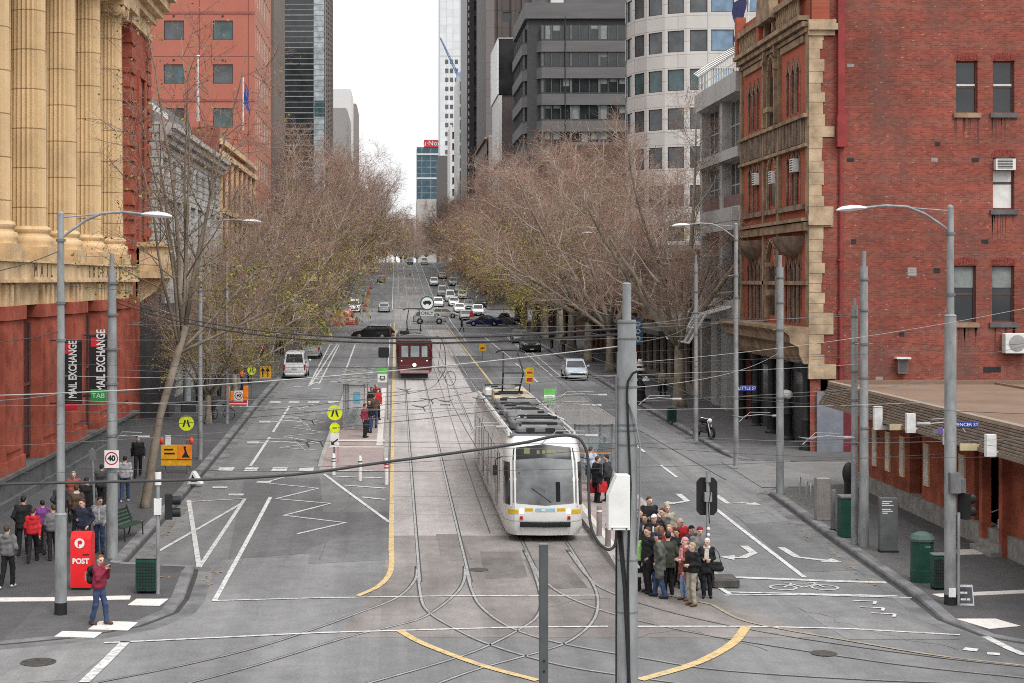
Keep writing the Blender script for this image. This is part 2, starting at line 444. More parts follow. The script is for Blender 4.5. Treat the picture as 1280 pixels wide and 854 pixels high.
def smooth_line(pts,n=8):
 """Catmull-Rom through XY points"""
 P=[Vector((p[0],p[1]))for p in pts];P=[P[0]*2-P[1]]+P+[P[-1]*2-P[-2]];out=[]
 for i in range(1,len(P)-2):
  a,b,c,d=P[i-1:i+3]
  for k in range(n):
   t=k/n
   out.append(.5*((2*b)+(c-a)*t+(2*a-5*b+4*c-d)*t*t+(3*b-3*c+d-a)*t**3))
 out.append(P[-2]);return out
def G2(*px):return[gnd(*p).xy for p in px]
st=[-250,-100,-40]+ys(0,540,2)+[600,800,1500,3000]
vs=[];fs=[];xs_=[-900,-300,-100,-40,-15,0,15,40,100,300,900]
for y in st:
 for x in xs_:vs.append((x,y,gz(y)))
k=len(xs_)
for j in range(len(st)-1):
 for i in range(k-1):fs.append((j*k+i,j*k+i+1,(j+1)*k+i+1,(j+1)*k+i))
mb=MB();mb.add(vs,fs);struct(mb.build('road',M_ROAD,smooth=60))
def interp(tab):
 xa=[t[0]for t in tab];va=[t[1]for t in tab]
 return lambda y:float(np.interp(y,xa,va))
KL=interp([(37.3,-40),(37.7,-9.4),(38.5,-7.7),(39.7,-6.4),(41.3,-5.75),(43,-5.7),(47.3,-5.95),(47.9,-8.25),(60,-8.3),(100,-8.6),(480,-8.8)])
KR=interp([(37.3,24),(37.5,15.2),(38.6,14.25),(40.4,13.85),(43.5,14.05),(63.0,14.8),(64.3,15.6),(65.0,18.)])
KR2=interp([(73.2,18.6),(73.6,16.6),(74.6,15.75),(76,15.6),(102,15.2),(480,15.2)])
EXL=[37.7,38.1,38.5,39.1,39.7,40.5,41.3,43,47.3,47.6,47.9]
EXR=[37.5,38,38.6,39.5,40.4,42,43.5,63,64.3,65,73.6,74,74.6,76]
hL=interp([(37.3,.012),(40,.03),(43.5,.12),(46,.14)])
hR=interp([(37.3,.012),(39.8,.03),(42.5,.12),(44,.14)])
sheet('footpath',-60,KL,37.35,231,hL,M_PATH,6,2.,EXL)
sheet('footpath',-60,KL,261,500,.14,M_PATH,6)
sheet('footpath',KR,70,37.35,65,hR,M_PATH_R,6,1.,EXR)
hR2=interp([(73.2,.024),(76.2,.14)])
sheet('footpath',KR2,70,73.2,231,hR2,M_PATH_R,6,2.,EXR+[75,76.2,77])
sheet('footpath',15.2,70,261,500,.14,M_PATH_R,6)
sheet('laneway',14.9,70,65.0,73.2,.02,M_LANE,4,1.)
def kerb(fn,y0,y1,extra,h,sgn):
 """kerb stone with a face, a dirty channel and a gutter strip"""
 st=sorted(set(ys(y0,y1,1.5)+[e for e in extra if y0<e<y1]))
 P=[Vector((fn(y),y))for y in st]
 mb=MB();prof=[(-.30*sgn,.006,0),(0,.006,0),(.03*sgn,-.05,0),(.03*sgn,None,1),(.16*sgn,None,1),(.161*sgn,.012,2),(.58*sgn,.01,2),(.6*sgn,-.01,2)]
 rows=[]
 for i,p in enumerate(P):
  d=(P[min(i+1,len(P)-1)]-P[max(i-1,0)]).normalized();n=Vector((d.y,-d.x));hh=h(p.y)if callable(h)else h
  row=[]
  for o,z,mi in prof:
   q=p+n*o;g=gz(q.y)
   row.append((q.x,q.y,g+(hh+z if mi==0 else(.014 if mi==1 else z))))
  rows.append(row)
 k=len(prof)
 for a,b in zip(rows,rows[1:]):
  for j in range(k-1):
   mi=(0,0,0,1,1,2,2)[j]
   q=[a[j],a[j+1],b[j+1],b[j]]
   if sgn<0:q=q[::-1]
   mb.add(q,[(0,1,2,3)],mi)
 struct(mb.build('kerb',[M_KERB,M_GAP,M_GUTTER],smooth=0))
kerb(KL,37.4,230,EXL,hL,1)
kerb(KL,262,470,[],.14,1)
kerb(KR,37.4,64.9,EXR,hR,-1)
kerb(KR2,73.3,230,EXR,hR2,-1)
kerb(lambda y:15.2,262,470,[],.14,-1)
sheet('tram_corridor',-.15,6.85,53.5,205,.004,M_CONC,2);sheet('tram_corridor',-.15,6.85,205,478,.004,asphalt('tram_concrete_grey',(.235,.225,.22),.1,.6),2)
sheet('tram_junction',lambda y:float(np.interp(y,[38,42,46,53.5],[-1.5,-.9,-.4,-.12])),lambda y:float(np.interp(y,[38,41,46,53.5],[10.5,9.5,7.6,6.8])),38.5,53.5,.004,M_JUNC,2)
mb=MB()
for y in np.arange(58,230,4.6):ribbon(mb,[(-.15,y),(6.85,y)],.035,.0065)
ribbon(mb,[(3.2,54),(3.2,230)],.05,.0065)
struct(mb.build('concrete_joints',mat('joint',(.16,.15,.145),.9),smooth=0))
XT1,XT2=1.43,4.88
mb=MB()
def rail_line(pts):
 ribbon(mb,pts,.125,.010,1);ribbon(mb,pts,.07,.014,0,.012)
for xt in(XT1,XT2):
 for s_ in(-.718,.718):
  rail_line([(xt+s_,45.5),(xt+s_,150),(xt+s_,478)])
def px_rail(*px):rail_line(smooth_line(G2(*px),8))
px_rail((521,708),(518,726),(495,748),(440,770),(390,788),(320,810),(230,832),(110,856))
px_rail((581,708),(579,728),(566,746),(530,772),(484,785),(430,798),(320,832),(230,856))
px_rail((521,708),(526,748),(535,765),(560,782),(610,806),(700,832),(800,848),(900,862))
px_rail((581,708),(590,740),(604,762),(640,786),(700,805),(800,823),(900,838),(1080,850),(1280,858))
px_rail((655,688),(667,715),(676,748),(672,770),(650,787),(600,812),(540,832),(450,858))
px_rail((709,688),(727,710),(743,735),(747,757),(740,778),(715,800),(680,814),(600,836),(540,858))
px_rail((655,688),(674,718),(700,742),(760,766),(860,790),(980,810),(1130,832),(1280,848))
px_rail((709,688),(735,722),(765,742),(840,766),(940,788),(1050,806),(1170,822),(1280,834))
struct(mb.build('tram_rails',[M_RAIL,M_RAILGAP],smooth=0))
wl,wo,ye=MB(),MB(),MB()
def line(mbx,px,w=.12,off=.018,sm=False,n=6):
 p=G2(*px);ribbon(mbx,smooth_line(p,n)if sm else p,w,off)
line(wl,[(265,752),(400,748),(560,746),(745,745)],.1);line(wl,[(905,745),(1000,744),(1140,748)],.12)
line(wl,[(130,805),(230,800),(400,792),(640,785),(760,784)],.12);line(wl,[(780,784),(940,784),(1060,787),(1200,795)],.12)
line(wl,[(157,803),(134,826),(105,854)],.24)
line(wl,[(338,622),(268,752)],.14)
line(wo,[(236,626),(249,710)],.16);line(wo,[(198,690),(302,630)],.13);line(wo,[(232,628),(303,624)],.13);line(wo,[(306,624),(249,710)],.14)
line(wl,[(905,722),(1035,727),(1108,729)],.26);line(wl,[(905,741),(1122,746)],.14)
line(wl,[(895,637),(1006,723)],.15)
line(wl,[(1232,797),(1262,812),(1282,820)],.22)
line(wl,[(897,734),(913,744)],.15)
line(wo,[(355,597),(330,604),(398,611),(345,624),(413,630),(355,645),(432,654),(372,668)],.14)
line(wo,[(392,506),(372,512),(410,517),(355,522),(408,528),(362,534),(405,541),(355,546),(398,554),(350,560),(394,563)],.13)
line(wl,[(362,508),(341,541)],.14);line(wl,[(337,547),(313,583)],.14)
line(wl,[(422,430),(388,482)],.14);line(wl,[(444,431),(426,480)],.14);line(wl,[(413,430),(386,483)],.12);line(wl,[(424,431),(399,480)],.12)
for t in np.linspace(.03,.97,13):
 a=G2((413,430),(386,483));b=G2((424,431),(399,480))
 ribbon(wl,[a[0]+(a[1]-a[0])*t,b[0]+(b[1]-b[0])*t],.28,.0215)
line(wl,[(405,593),(486,653)],.14);line(wl,[(430,607),(482,611)],.2);line(wl,[(452,622),(482,625)],.2);line(wl,[(418,596),(478,598)],.2)
line(wl,[(430,510),(405,580)],.16)
for a,b in((190,205),(233,250),(273,292),(306,322),(340,359),(374,392),(421,437),(452,466)):
 p,q=G2((a,587),(b,587));ribbon(wl,[p,q],1.15,.018)
for a,b in((337,351),(361,374),(385,399),(410,424)):
 p,q=G2((a,503),(b,503));ribbon(wo,[p,q],1.3,.018)
for px_ in((300,480),(330,489),(352,478),(372,484),(395,486),(330,603),(275,610),(295,619),(232,600)):
 p=G2(px_)[0];ribbon(wo,[(p.x-.3,p.y),(p.x+.3,p.y)],.5,.018)
ribbon(ye,[(-.13,50.5),(-.13,90),(-.13,225)],.17,.02);line(ye,[(489.5,690),(488,715),(474,733),(447,746)],.17,.02,True)
ribbon(ye,[(7.0,103),(7.0,225)],.15,.02)
ribbon(wl,[(-.6,120),(-.6,225)],.1,.02);ribbon(wl,[(-.45,262),(-.45,470)],.14,.02);ribbon(wl,[(7.,262),(7.,470)],.14,.02)
ribbon(wl,[(10.8,262),(10.8,470)],.14,.02)
line(ye,[(499,789),(530,806),(600,832),(672,852)],.2,.02,True);line(ye,[(800,851),(870,830),(915,806),(933,784)],.24,.02,True)
yw=MB();line(yw,[(890,757),(925,775),(975,787),(1060,802),(1170,820),(1290,834)],.11,.02,True);line(yw,[(820,742),(890,757)],.10,.02);struct(yw.build('yellow_markings',paint('road_paint_yellow_worn',(.36,.29,.17),.9,(.17,.16,.15)),smooth=0))
line(wl,[(606,422),(640,449)],.16);line(wl,[(644,454),(672,478)],.16);line(wl,[(633,421),(690,470)],.13);line(wl,[(645,424),(700,470)],.13)
for t in np.linspace(.0,.6,9):
 a=G2((633,421),(690,470));b=G2((645,424),(700,470))
 ribbon(wl,[a[0]+(a[1]-a[0])*t,b[0]+(b[1]-b[0])*t],.3,.0215)
line(wl,[(738,510),(750,518)],.14);line(wl,[(794,556),(806,566)],.14);line(wl,[(826,582),(846,597)],.14)
line(wl,[(560,395),(585,430)],.0+.12)
def arrow(mbx,px,w=.3,head=1.05):
 p=G2(*px);ribbon(mbx,p[:-1]+[p[-2]+(p[-1]-p[-2])*.35],w,.018)
 d=(p[-1]-p[-2]).normalized();n=Vector((-d.y,d.x));b=p[-2]+(p[-1]-p[-2])*.35
 vs=[(q.x,q.y,gz(q.y)+.0185)for q in(b+n*head*.5,b-n*head*.5,p[-1])]
 mbx.add(vs,[(0,1,2)])
arrow(wo,[(896,620),(910,630),(928,629),(951,632)],.22,.8)
arrow(wo,[(976,685),(996,697),(1020,700),(1055,704)],.24,.85)
arrow(wo,[(930,683),(942,692),(928,698),(900,697)],.26,.9)
arrow(wo,[(848,618),(859,627),(848,629),(828,630)],.24,.85)
def ring(mbx,c,r_,w=.05,n=18,a0=0,a1=2*math.pi,sx=1.):
 ribbon(mbx,[(c[0]+sx*r_*math.cos(a0+(a1-a0)*i/n),c[1]+r_*math.sin(a0+(a1-a0)*i/n))for i in range(n+1)],w,.018,step=9)
bc=G2((1005,735))[0]
ring(wo,(bc.x-.58,bc.y),.36,.08);ring(wo,(bc.x+.58,bc.y),.36,.08)
for a,b in(((-.62,0),(-.25,.55)),((-.25,.55),(.5,.55)),((.5,.55),(.0,0)),((0,0),(-.25,.55)),((0,0),(-.62,0)),((.62,0),(.45,.8)),((.3,.85),(.6,.85)),((-.45,.75),(-.1,.75)),((-.25,.55),(-.28,.75))):
 ribbon(wo,[(bc.x+a[0]*.92,bc.y+a[1]*.8),(bc.x+b[0]*.92,bc.y+b[1]*.8)],.07,.0215)
for cxp,cyp in((1082,754),(1092,762),(1106,770)):
 p=G2((cxp,cyp))[0]
 ribbon(wl,[(p.x-.28,p.y+.25),(p.x+.3,p.y+.12)],.09,.018);ribbon(wl,[(p.x+.3,p.y+.12),(p.x+.15,p.y-.25)],.09,.0215)
ribbon(wl,[tuple(q)for q in G2((1205,812),(1222,814))],.3,.018);ribbon(wl,[tuple(q)for q in G2((1234,818),(1250,819))],.25,.018)
struct(wl.build('lane_markings',M_WHITE,smooth=0));struct(wo.build('worn_markings',M_WORN,smooth=0));struct(ye.build('yellow_markings',M_YELLOW,smooth=0))
tp=MB()
def pad(px,w,d,h,rz=0.):
 p=gnd(*px);tp.obox((p.x,p.y,gz(p.y)+h(p.y)+.004),(w,d,.012),rz)
pad((186,757),.85,1.0,hL,-.12);pad((142,784),1.0,.95,hL,-.12);pad((98,795),1.0,.6,hL,-.12)
pad((1230,779),.95,1.5,hR,.35);pad((1212,696),1.1,.9,hR,.2)
def padline(px,w,h):
 p=G2(*px)
 for a,b in zip(p,p[1:]):
  c=(a+b)/2;d=b-a
  tp.obox((c.x,c.y,gz(c.y)+h(c.y)+.003),(d.length,w,.012),math.atan2(d.y,d.x))
padline([(-40,755),(70,754),(163,752)],.5,hL);padline([(1170,751),(1300,745)],.42,hR)
struct(tp.build('tactile_paving',M_TACT,smooth=0))
ic=MB()
for px_,r_ in(((48,829),.40),((1030,818),.3),((598,713),.3)):
 p=gnd(*px_);h=hL(p.y)+.006 if px_[0]<100 and p.y>37.4 else .012
 ic.lathe([(r_,0),(r_,.006),(r_*.9,.009)],20,(p.x,p.y,p.z+h))
struct(ic.build('iron_covers',mat('cast_iron',(.07,.065,.06),.7,.3,var=.3,scale=8),smooth=0))
GL_DARK=glass('glass_dark',(.022,.026,.028));GL_BLUE=glass('glass_blue',(.12,.19,.27),.1);GL_TEAL=glass('glass_teal',(.05,.085,.09),.1)
GL_LIGHT=glass('glass_light',(.30,.34,.35),.15);GL_GREY=glass('glass_grey',(.07,.075,.08),.12)
BLIND=mat('window_blind',(.62,.62,.60),.7,var=.08);BLINDG=mat('window_blind_grey',(.2,.22,.21),.6,var=.15)
FR_DARK=mat('frame_dark',(.03,.03,.032),.5);FR_WHITE=mat('frame_white',(.55,.54,.52),.6);FR_BROWN=mat('frame_brown',(.13,.05,.04),.6)
CREAM=grid_mat('cream_stone',(.60,.435,.25),(.33,.23,.13),2.4,1.45,'yz',.02,.75,.16)
CREAM_P=mat('cream_stone_plain',(.59,.425,.245),.75,var=.22,scale=.9,bump=.2,bscale=9)
CREAM_C=grid_mat('cream_column',(.60,.435,.25),(.26,.17,.09),40.,1.62,'yz',.025,.75,.22,0)
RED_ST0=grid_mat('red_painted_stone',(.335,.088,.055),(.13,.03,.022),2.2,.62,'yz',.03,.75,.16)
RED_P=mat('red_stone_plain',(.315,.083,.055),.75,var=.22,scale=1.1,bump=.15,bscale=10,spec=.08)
RED_D=mat('red_stone_shaded',(.2,.04,.028),.75,var=.18,scale=1.1,spec=.08)  # the red stone darkened: recess shade put into the colour
PLINTH=mat('plinth_stone',(.105,.108,.11),.8,var=.2,scale=1.2,bump=.2,bscale=8)
LETTER=mat('carved_letter',(.11,.075,.035),.8)
ce=thing('columned_building','cream and red classical building with a row of giant fluted columns above red pillars','building',(-14.2,90,0))
def cpart(mb,n,m,par=None,smooth=40):
 o=mb.build(n,m,None,smooth=smooth)
 o.parent=par or ce
 q=par or ce;off=Vector(q.matrix_world.translation)if False else Vector((0,0,0))
 return o
def keep(root):
 """children were built in world coordinates: shift their meshes so they sit right under the root's location"""
 off=Vector(root.location)
 for ch in root.children:ch.location=Vector(ch.location)-off
S0=6.17
DF=[58.4-2*S0+S0*k for k in range(0,7)]
mb=MB()
mb.box(-34,-16.0,42,96.5,8.6,27)
o=mb.build('wall',CREAM,ce,smooth=0)
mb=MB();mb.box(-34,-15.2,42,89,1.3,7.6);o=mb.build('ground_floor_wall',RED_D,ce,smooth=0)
mb=MB()
mb.box(-34,-14.2,42,88.2,-.3,1.28);mb.box(-34,-14.05,42,88.3,-.3,.55);mb.box(-34,-14.1,42,88.25,1.28,1.42)
mb.build('plinth',PLINTH,ce,smooth=0)
for k,d in enumerate(DF):
 mb=MB()
 if d+3.15<88.5:
  mb.box(-15.3,-14.3,d,d+3.15,1.9,7.1);mb.box(-15.4,-14.22,d-.08,d+3.23,1.42,1.9);mb.box(-15.4,-14.2,d-.1,d+3.25,7.1,7.62)
  mb.box(-14.302,-14.24,d+.5,d+2.65,2.2,6.7)
  pl=mb.build('pillar',RED_P,ce,smooth=0)
  if d+S0<88:
   mb=MB();mb.box(-15.25,-14.72,d+3.3,d+S0-.12,1.6,6.9)
   wv=mb.build('window',GL_DARK,ce,smooth=0)
   mb=MB()
   for q in(3.35,4.75,S0-.26):mb.box(-14.719,-14.66,d+q,d+q+.08,1.6,6.9)
   mb.box(-14.718,-14.665,d+3.45,d+S0-.28,4.4,4.5);mb.build('frame',FR_BROWN,wv,smooth=0)
mb=MB();mb.box(-34,-14.2,42,88.2,8.62,9.28);mb.box(-34,-14.12,42,88.3,8.5,8.62)
mb.box(-34,-14.08,42,88.3,9.28,9.36);mb.build('architrave',CREAM_P,ce,smooth=0)
mb=MB();mb.box(-34,-14.45,42,88.1,7.62,8.5)
for d in DF:
 for q in(.35,1.2,2.05):mb.box(-14.45,-14.3,d+q,d+q+.45,7.62,8.42)
mb.build('frieze',CREAM_P,ce,smooth=0)
colC=MB()
prof=[(.97,0),(.97,.12),(1.0,.2),(1.02,.3),(.97,.42),(.86,.46),(.84,.56),(.9,.62),(.92,.72),(.86,.82),(.78,.86)]
colC.lathe(prof,32)
sh=[(.765-.09*(t**1.6),.86+11.7*t)for t in np.linspace(0,1,9)]
colS=MB();colS.lathe(sh,44,flute=1,depth=.085)
capM=MB();capM.lathe([(.68,12.5),(.74,12.62),(.68,12.72),(.86,12.95),(.86,13.05)],24)
capM.box(-.95,.95,-.95,.95,13.06,13.3)
for sx in(-1,1):
 for sy in(-1,1):
  for r_,t_ in((.33,.16),(.2,.2),(.09,.24)):
   capM.tube([(sx*.82,sy*(.55-.0),12.78),(sx*.82+sx*t_*.6,sy*(.55),12.78)],r_,14)
  capM.tube([(sx*.55,sy*.8,12.78),(sx*.55,sy*1.02,12.78)],.3,14);capM.tube([(sx*.55,sy*1.02,12.78),(sx*.55,sy*1.1,12.78)],.16,12)
col0=None
for d in DF:
 if d+1.55>88:continue
 if col0 is None:
  s_=colS.build('column',CREAM_C,ce,(-15.15,d+1.55,9.95));b_=colC.build('column_base',CREAM_P,s_);c_=capM.build('capital',CREAM_P,s_)
  pm=MB();pm.box(-1.12,1.0,-1.12,1.12,-.6,0);pm.build('pedestal',CREAM_P,s_,smooth=0)
  col0=s_
 else:
  c=copy_tree(col0,ce);c.location=(-15.15,d+1.55,9.95)
mb=MB();mb.box(-34,-14.25,42,89.2,23.25,24.4);mb.box(-34,-13.6,42,89.2,24.4,25.2);mb.box(-34,-13.2,42,89.2,25.2,26)
mb.build('entablature',CREAM_P,ce,smooth=0)
mb=MB();mb.box(-34,-16,42,96,26,29);mb.build('roof',CREAM_P,ce,smooth=0)
mb=MB();mb.box(-34,-14.75,88.9,96,7.5,22.9)
z=9.5
while z<22.3:
 for d0,d1 in((88.82,90.5),(94.6,96.04)):
  mb.box(-16.2,-14.62,d0,d1,z,z+.58)
 z+=.82
mb.box(-14.752,-14.6,91.2,91.45,9.5,20.5);mb.box(-14.752,-14.6,93.8,94.05,9.5,20.5)
mb.build('pavilion',[RED_P],ce,smooth=0)
mb=MB();mb.box(-14.9,-14.7,91.9,93.4,11.2,19.8);w_=mb.build('window',GL_DARK,ce,smooth=0)
mb=MB();mb.box(-14.69,-14.6,91.5,91.9,11,20.2);mb.box(-14.69,-14.6,93.4,93.78,11,20.2);mb.box(-14.69,-14.56,91.5,93.78,20.2,20.6);mb.build('frame',RED_P,w_,smooth=0)
mb=MB()
for i,(z0,z1,e)in enumerate(((22.9,23.3,.12),(23.3,23.9,.0),(23.9,24.3,.35),(24.3,24.7,.75),(24.7,25.3,1.15),(25.3,26,1.5))):
 mb.box(-34,-14.7+e,88.75-e*.35,96.1+e*.3,z0,z1)
mb.build('cornice',CREAM_P,ce,smooth=0)
mb=MB();mb.box(-15,-13.2,91,96,8.7,9.1);mb.box(-15,-13.35,91.2,95.8,9.1,10.5);mb.box(-15,-13.2,91,96,10.5,10.75)
for q in(91.6,94.6):mb.prism([(-14.8,q,8.7),(-13.4,q,8.7),(-13.8,q,7.9),(-14.8,q,7.2)],(0,.7,0))
mb.build('balcony',CREAM_P,ce,smooth=0)
mb=MB();mb.box(-34,-14.5,88.3,91,-.2,7.6);mb.box(-34,-14.75,91,96,7.3,8.65);mb.build('corner_pier',RED_P,ce,smooth=0)
keep(ce)
for i,(t_,d)in enumerate((('M',63.2),('A',64.3),('I',65.3),('L',66.1),('E',74.3),('X',75.4),('C',76.6),('H',77.8),('A',79.0),('N',80.2),('G',81.4),('E',82.5))):
 text_mesh(t_,'lettering',LETTER,ce,Vector((-14.19,d,8.95))-Vector(ce.location),.75,(R(90),0,R(90)),.006)
sf=thing('glass_shopfront','dark glass shopfront with a flat grey canopy beyond the red pillars','shopfront',(-14.4,94,0))
mb=MB();mb.box(-24,-14.2,91.05,101.5,-.3,7.3);mb.build('wall',mat('shop_dark',(.05,.052,.055),.4),sf,smooth=0)
for q in range(4):
 mb=MB();mb.box(-14.19,-14.12,91.3+q*2.5,93.5+q*2.5,.3,5.4);mb.build('window',GL_DARK,sf,smooth=0)
mb=MB();mb.box(-14.19,-12.5,91.2,101.4,5.75,6.05);mb.build('canopy',mat('canopy_grey',(.16,.165,.17),.5),sf,smooth=0)
mb=MB();mb.box(-14.2,-12.9,91.1,93.6,-.1,7.25);mb.build('portal',mat('portal_dark',(.06,.062,.066),.35),sf,smooth=0)
keep(sf)
def banner(px,py0,py1,D,wpx,label,letters=True):
 x=xat(px,D);z1,z0=zat(py0,D),zat(py1,D);wd=wpx*D/FPX
 b=thing('banner',label,'banner',(x,D,z0))
 H=z1-z0
 mb=MB();mb.box(-wd/2,wd/2,-.02,.02,0,H);mb.build('cloth',mat('banner_black',(.022,.022,.024),.7),b,smooth=0)
 if letters:
  text_mesh('MAIL EXCHANGE','lettering',mat('banner_white',(.7,.7,.7),.7),b,(.06*wd,-.028,H*.54),wd*.56,(R(90),R(-90),0),.003,squash=.66,bold=.012)
 mb=MB();mb.box(-wd*.42,-wd*.05,-.03,-.021,H*.80,H*.97)
 mb.build('emblem',mat('banner_red',(.55,.03,.04),.6),b,smooth=0)
 mb=MB();mb.tube([(-wd/2-.5,.03,H+.04),(wd/2,.03,H+.04)],.03,6);mb.tube([(-wd/2-.5,.03,-.04),(wd/2,.03,-.04)],.03,6)
 mb.build('bracket',FR_DARK,b)
 return b
b1=banner(90,427,503,66,25,'black banner with white vertical lettering, nearer of the two on the red pillars')
b2=banner(125,420,487,73,27,'black banner with white vertical lettering, farther of the two on the red pillars')
def wallsign(name,px0,px1,py0,py1,D,m,label,txt=None,tm=None,cat='sign',ty=.5):
 x0,x1=xat(px0,D),xat(px1,D);z1,z0=zat(py0,D),zat(py1,D)
 s=thing(name,label,cat,((x0+x1)/2,D,z0));W=x1-x0;H=z1-z0
 mb=MB();mb.box(-W/2,W/2,-.03,.03,0,H,0,.02);mb.build('panel',m,s,smooth=0)
 mb=MB();mb.box(-W/2-.35,-W/2,-.02,.02,H*.4,H*.6);mb.build('bracket',FR_DARK,s,smooth=0)
 if txt:text_mesh(txt,'lettering',tm,s,(0,-.038,H*ty),H*.55,(R(90),0,0),.003)
 return s
wallsign('projecting_sign',113,133,487,503,72,mat('tab_green',(.03,.28,.08),.5),'small green sign with white letters below the farther banner','TAB',BLIND)
wallsign('projecting_sign',81,97,505,513,65,mat('sign_red',(.5,.02,.04),.5),'small red sign below the nearer banner')
def facade_parts(b,wall,W,H,ops,wm,fm,gms,depth=.25,bars=(1,2),fw=.07,maxwin=90,b0=0):
 mb=MB();wall.face(mb,W,H,ops,depth,0,b0=b0)
 mb.build('wall',wm,b,smooth=0)
 for i,op in enumerate(ops):
  gm=gms[(i*7+3)%len(gms)]if isinstance(gms,list)else gms
  wall.window(b,op,fm,gm,depth,bars,fw)
def plain(b,name,m,x0,x1,y0,y1,z0,z1):
 mb=MB();mb.box(x0,x1,y0,y1,z0,z1);return mb.build(name,m,b,smooth=0)
GREY_ST=grid_mat('grey_stone',(.44,.43,.40),(.15,.145,.14),1.4,.5,'yz',.05,.85,.22)
gs=thing('stone_building','grey rusticated stone building behind the big bare tree, beyond the shopfront','building')
Wl=Wall((-14.2,97,0),(0,1,0),(1,0,0))
ops=[]
for k in range(8):
 a=1.3+k*3.9
 ops+=[(a,a+1.5,1.2,4.2),(a,a+1.5,6.2,9.2),(a,a+1.5,10.6,13.2),(a,a+1.5,14.4,16.2)]
facade_parts(gs,Wl,32.5,18.2,ops,GREY_ST,FR_WHITE,[GL_DARK,GL_GREY],.4)
mb=MB()
for z,h,e in((5.1,.35,.3),(9.8,.25,.2),(13.6,.25,.2),(17.0,.4,.35),(17.4,.4,.65),(17.8,.35,.9)):
 Wl.block(mb,-.2,32.6,z,z+h,-.02,e)
for k in range(9):
 Wl.block(mb,k*3.9-.1,k*3.9+.8,10.1,13.6,0,.22);Wl.block(mb,k*3.9-.1,k*3.9+.8,5.5,9.75,0,.25)
mb.build('cornice',mat('grey_stone_trim',(.40,.39,.37),.85,var=.2,scale=1.),gs,smooth=0)
mb=MB();mb.box(-34,-14.6,97.1,129.4,18.2,18.9);mb.box(-24,-16,100,126,18.9,20.6);mb.build('roof',mat('roof_grey',(.2,.2,.205),.8,var=.2),gs,smooth=0)
plain(gs,'side_wall',GREY_ST,-34,-14.25,96.98,97.2,0,18.2)
mb=MB();mb.box(-20.5,-17.6,99,104,18.9,20.3,0,.05);mb.box(-17.2,-15.6,103,110,18.9,20.0,0,.05);mb.box(-19,-18,107,108,20.6,21.9,0,.05)
mb.build('roof_plant',mat('plant_white',(.66,.66,.64),.6),gs,smooth=0)
fp=thing('flagpole','white flagpole standing on the grey stone building roof','flagpole',(xat(247.5,104),104,18.9))
mb=MB();mb.tube([(0,0,0),(0,0,4.2)],[.1,.07],8);mb.build('pole',FR_WHITE,fp);mb=MB();mb.ball((0,0,4.25),.16,8,sq=(1,1,.5));mb.build('finial',FR_WHITE,fp)
RBRICK=brick('red_brick_far',(.27,.085,.06),(.2,.06,.045),(.3,.25,.2),'yz',.4,.16,.3)
rb=thing('brick_building','red brick building with cream dressings beyond the grey stone one','building')
Wl=Wall((-14.2,129.6,0),(0,1,0),(1,0,0));ops=[]
for k in range(7):
 a=1.2+k*4.4
 for z in(6.5,10.8,15.1):ops.append((a,a+1.7,z,z+2.7))
facade_parts(rb,Wl,31.5,20,ops,RBRICK,FR_WHITE,[GL_DARK,GL_GREY],.3)
mb=MB()
for k in range(8):Wl.block(mb,k*4.4-.3,k*4.4+.45,5.6,19.2,0,.18)
for z in(5.3,9.7,14.0,18.6,19.6):Wl.block(mb,-.1,31.6,z,z+.45,-.02,.3)
mb.build('trim',CREAM_P,rb,smooth=0)
plain(rb,'side_wall',RBRICK,-34,-14.25,129.55,129.9,0,21);plain(rb,'roof',mat('roof_grey',(.2,.2,.205),.8),-34,-14.5,129.9,161,20,20.6)
PINK=grid_mat('pink_panels',(.39,.13,.092),(.17,.055,.042),5.05,4.52,'xz',.05,.7,.08,0)
PINK_S=grid_mat('pink_panels_side',(.41,.19,.135),(.2,.09,.07),5.0,4.52,'yz',.05,.7,.08,0)
pk=thing('pink_tower','salmon pink panelled office tower with square windows at upper left','building')
D=165.
X1=xat(318,D)
Wl=Wall((-52,D,0),(1,0,0),(0,-1,0));ops=[]
c0=xat(205,D)+52
for k in range(-4,2):
 for j in range(-4,5):
  a=c0+k*5.05;z=zat(50,D)+j*4.52
  if a>.5:ops.append((a,a+2.06,z,z+2.0))
facade_parts(pk,Wl,X1+52,58,ops,PINK,FR_DARK,[GL_TEAL,GL_DARK,GL_TEAL,GL_GREY],.18,(1,1),.05)
Wl=Wall((X1,D,0),(0,1,0),(1,0,0));ops=[]
for k in range(9):
 for j in range(8):
  ops.append((1.6+k*2.2,2.9+k*2.2,10.2+j*4.52,12.6+j*4.52))
mb=MB();Wl.face(mb,22,58,ops,.15);mb.build('street_wall',PINK_S,pk,smooth=0)
for op in ops:Wl.window(pk,op,FR_WHITE,GL_LIGHT,.15,(1,1),.08)
mb=MB()
for j in range(0,12):mb.box(-52,X1+.07,D-.07,D+.0,zat(16,D)+(j-8)*9.04-.12,zat(16,D)+(j-8)*9.04+.12)
mb.build('ledge',mat('pink_trim',(.27,.09,.07),.7),pk,smooth=0)
mb=MB()
for op in[o for o in ops[:0]]:pass
for k in range(-4,2):
 for j in range(-1,4):
  a=c0+k*5.05-52;z=zat(50,D)+j*4.52
  mb.tube([(a+1.,D-.05,z+2.45),(a+1.,D-.005,z+2.45)],.12,8)
mb.build('vent_hole',FR_DARK,pk)
plain(pk,'roof',mat('roof_grey',(.2,.2,.205),.8),-52,X1,D+.1,D+22,58,58.6)
fl=thing('flag','blue flag hanging on a white pole in front of the pink tower','flag',(xat(304,128),128,20.6))
mb=MB();mb.tube([(0,0,0),(0,0,4.2)],.06,6);mb.build('pole',FR_WHITE,fl)
mb=MB()
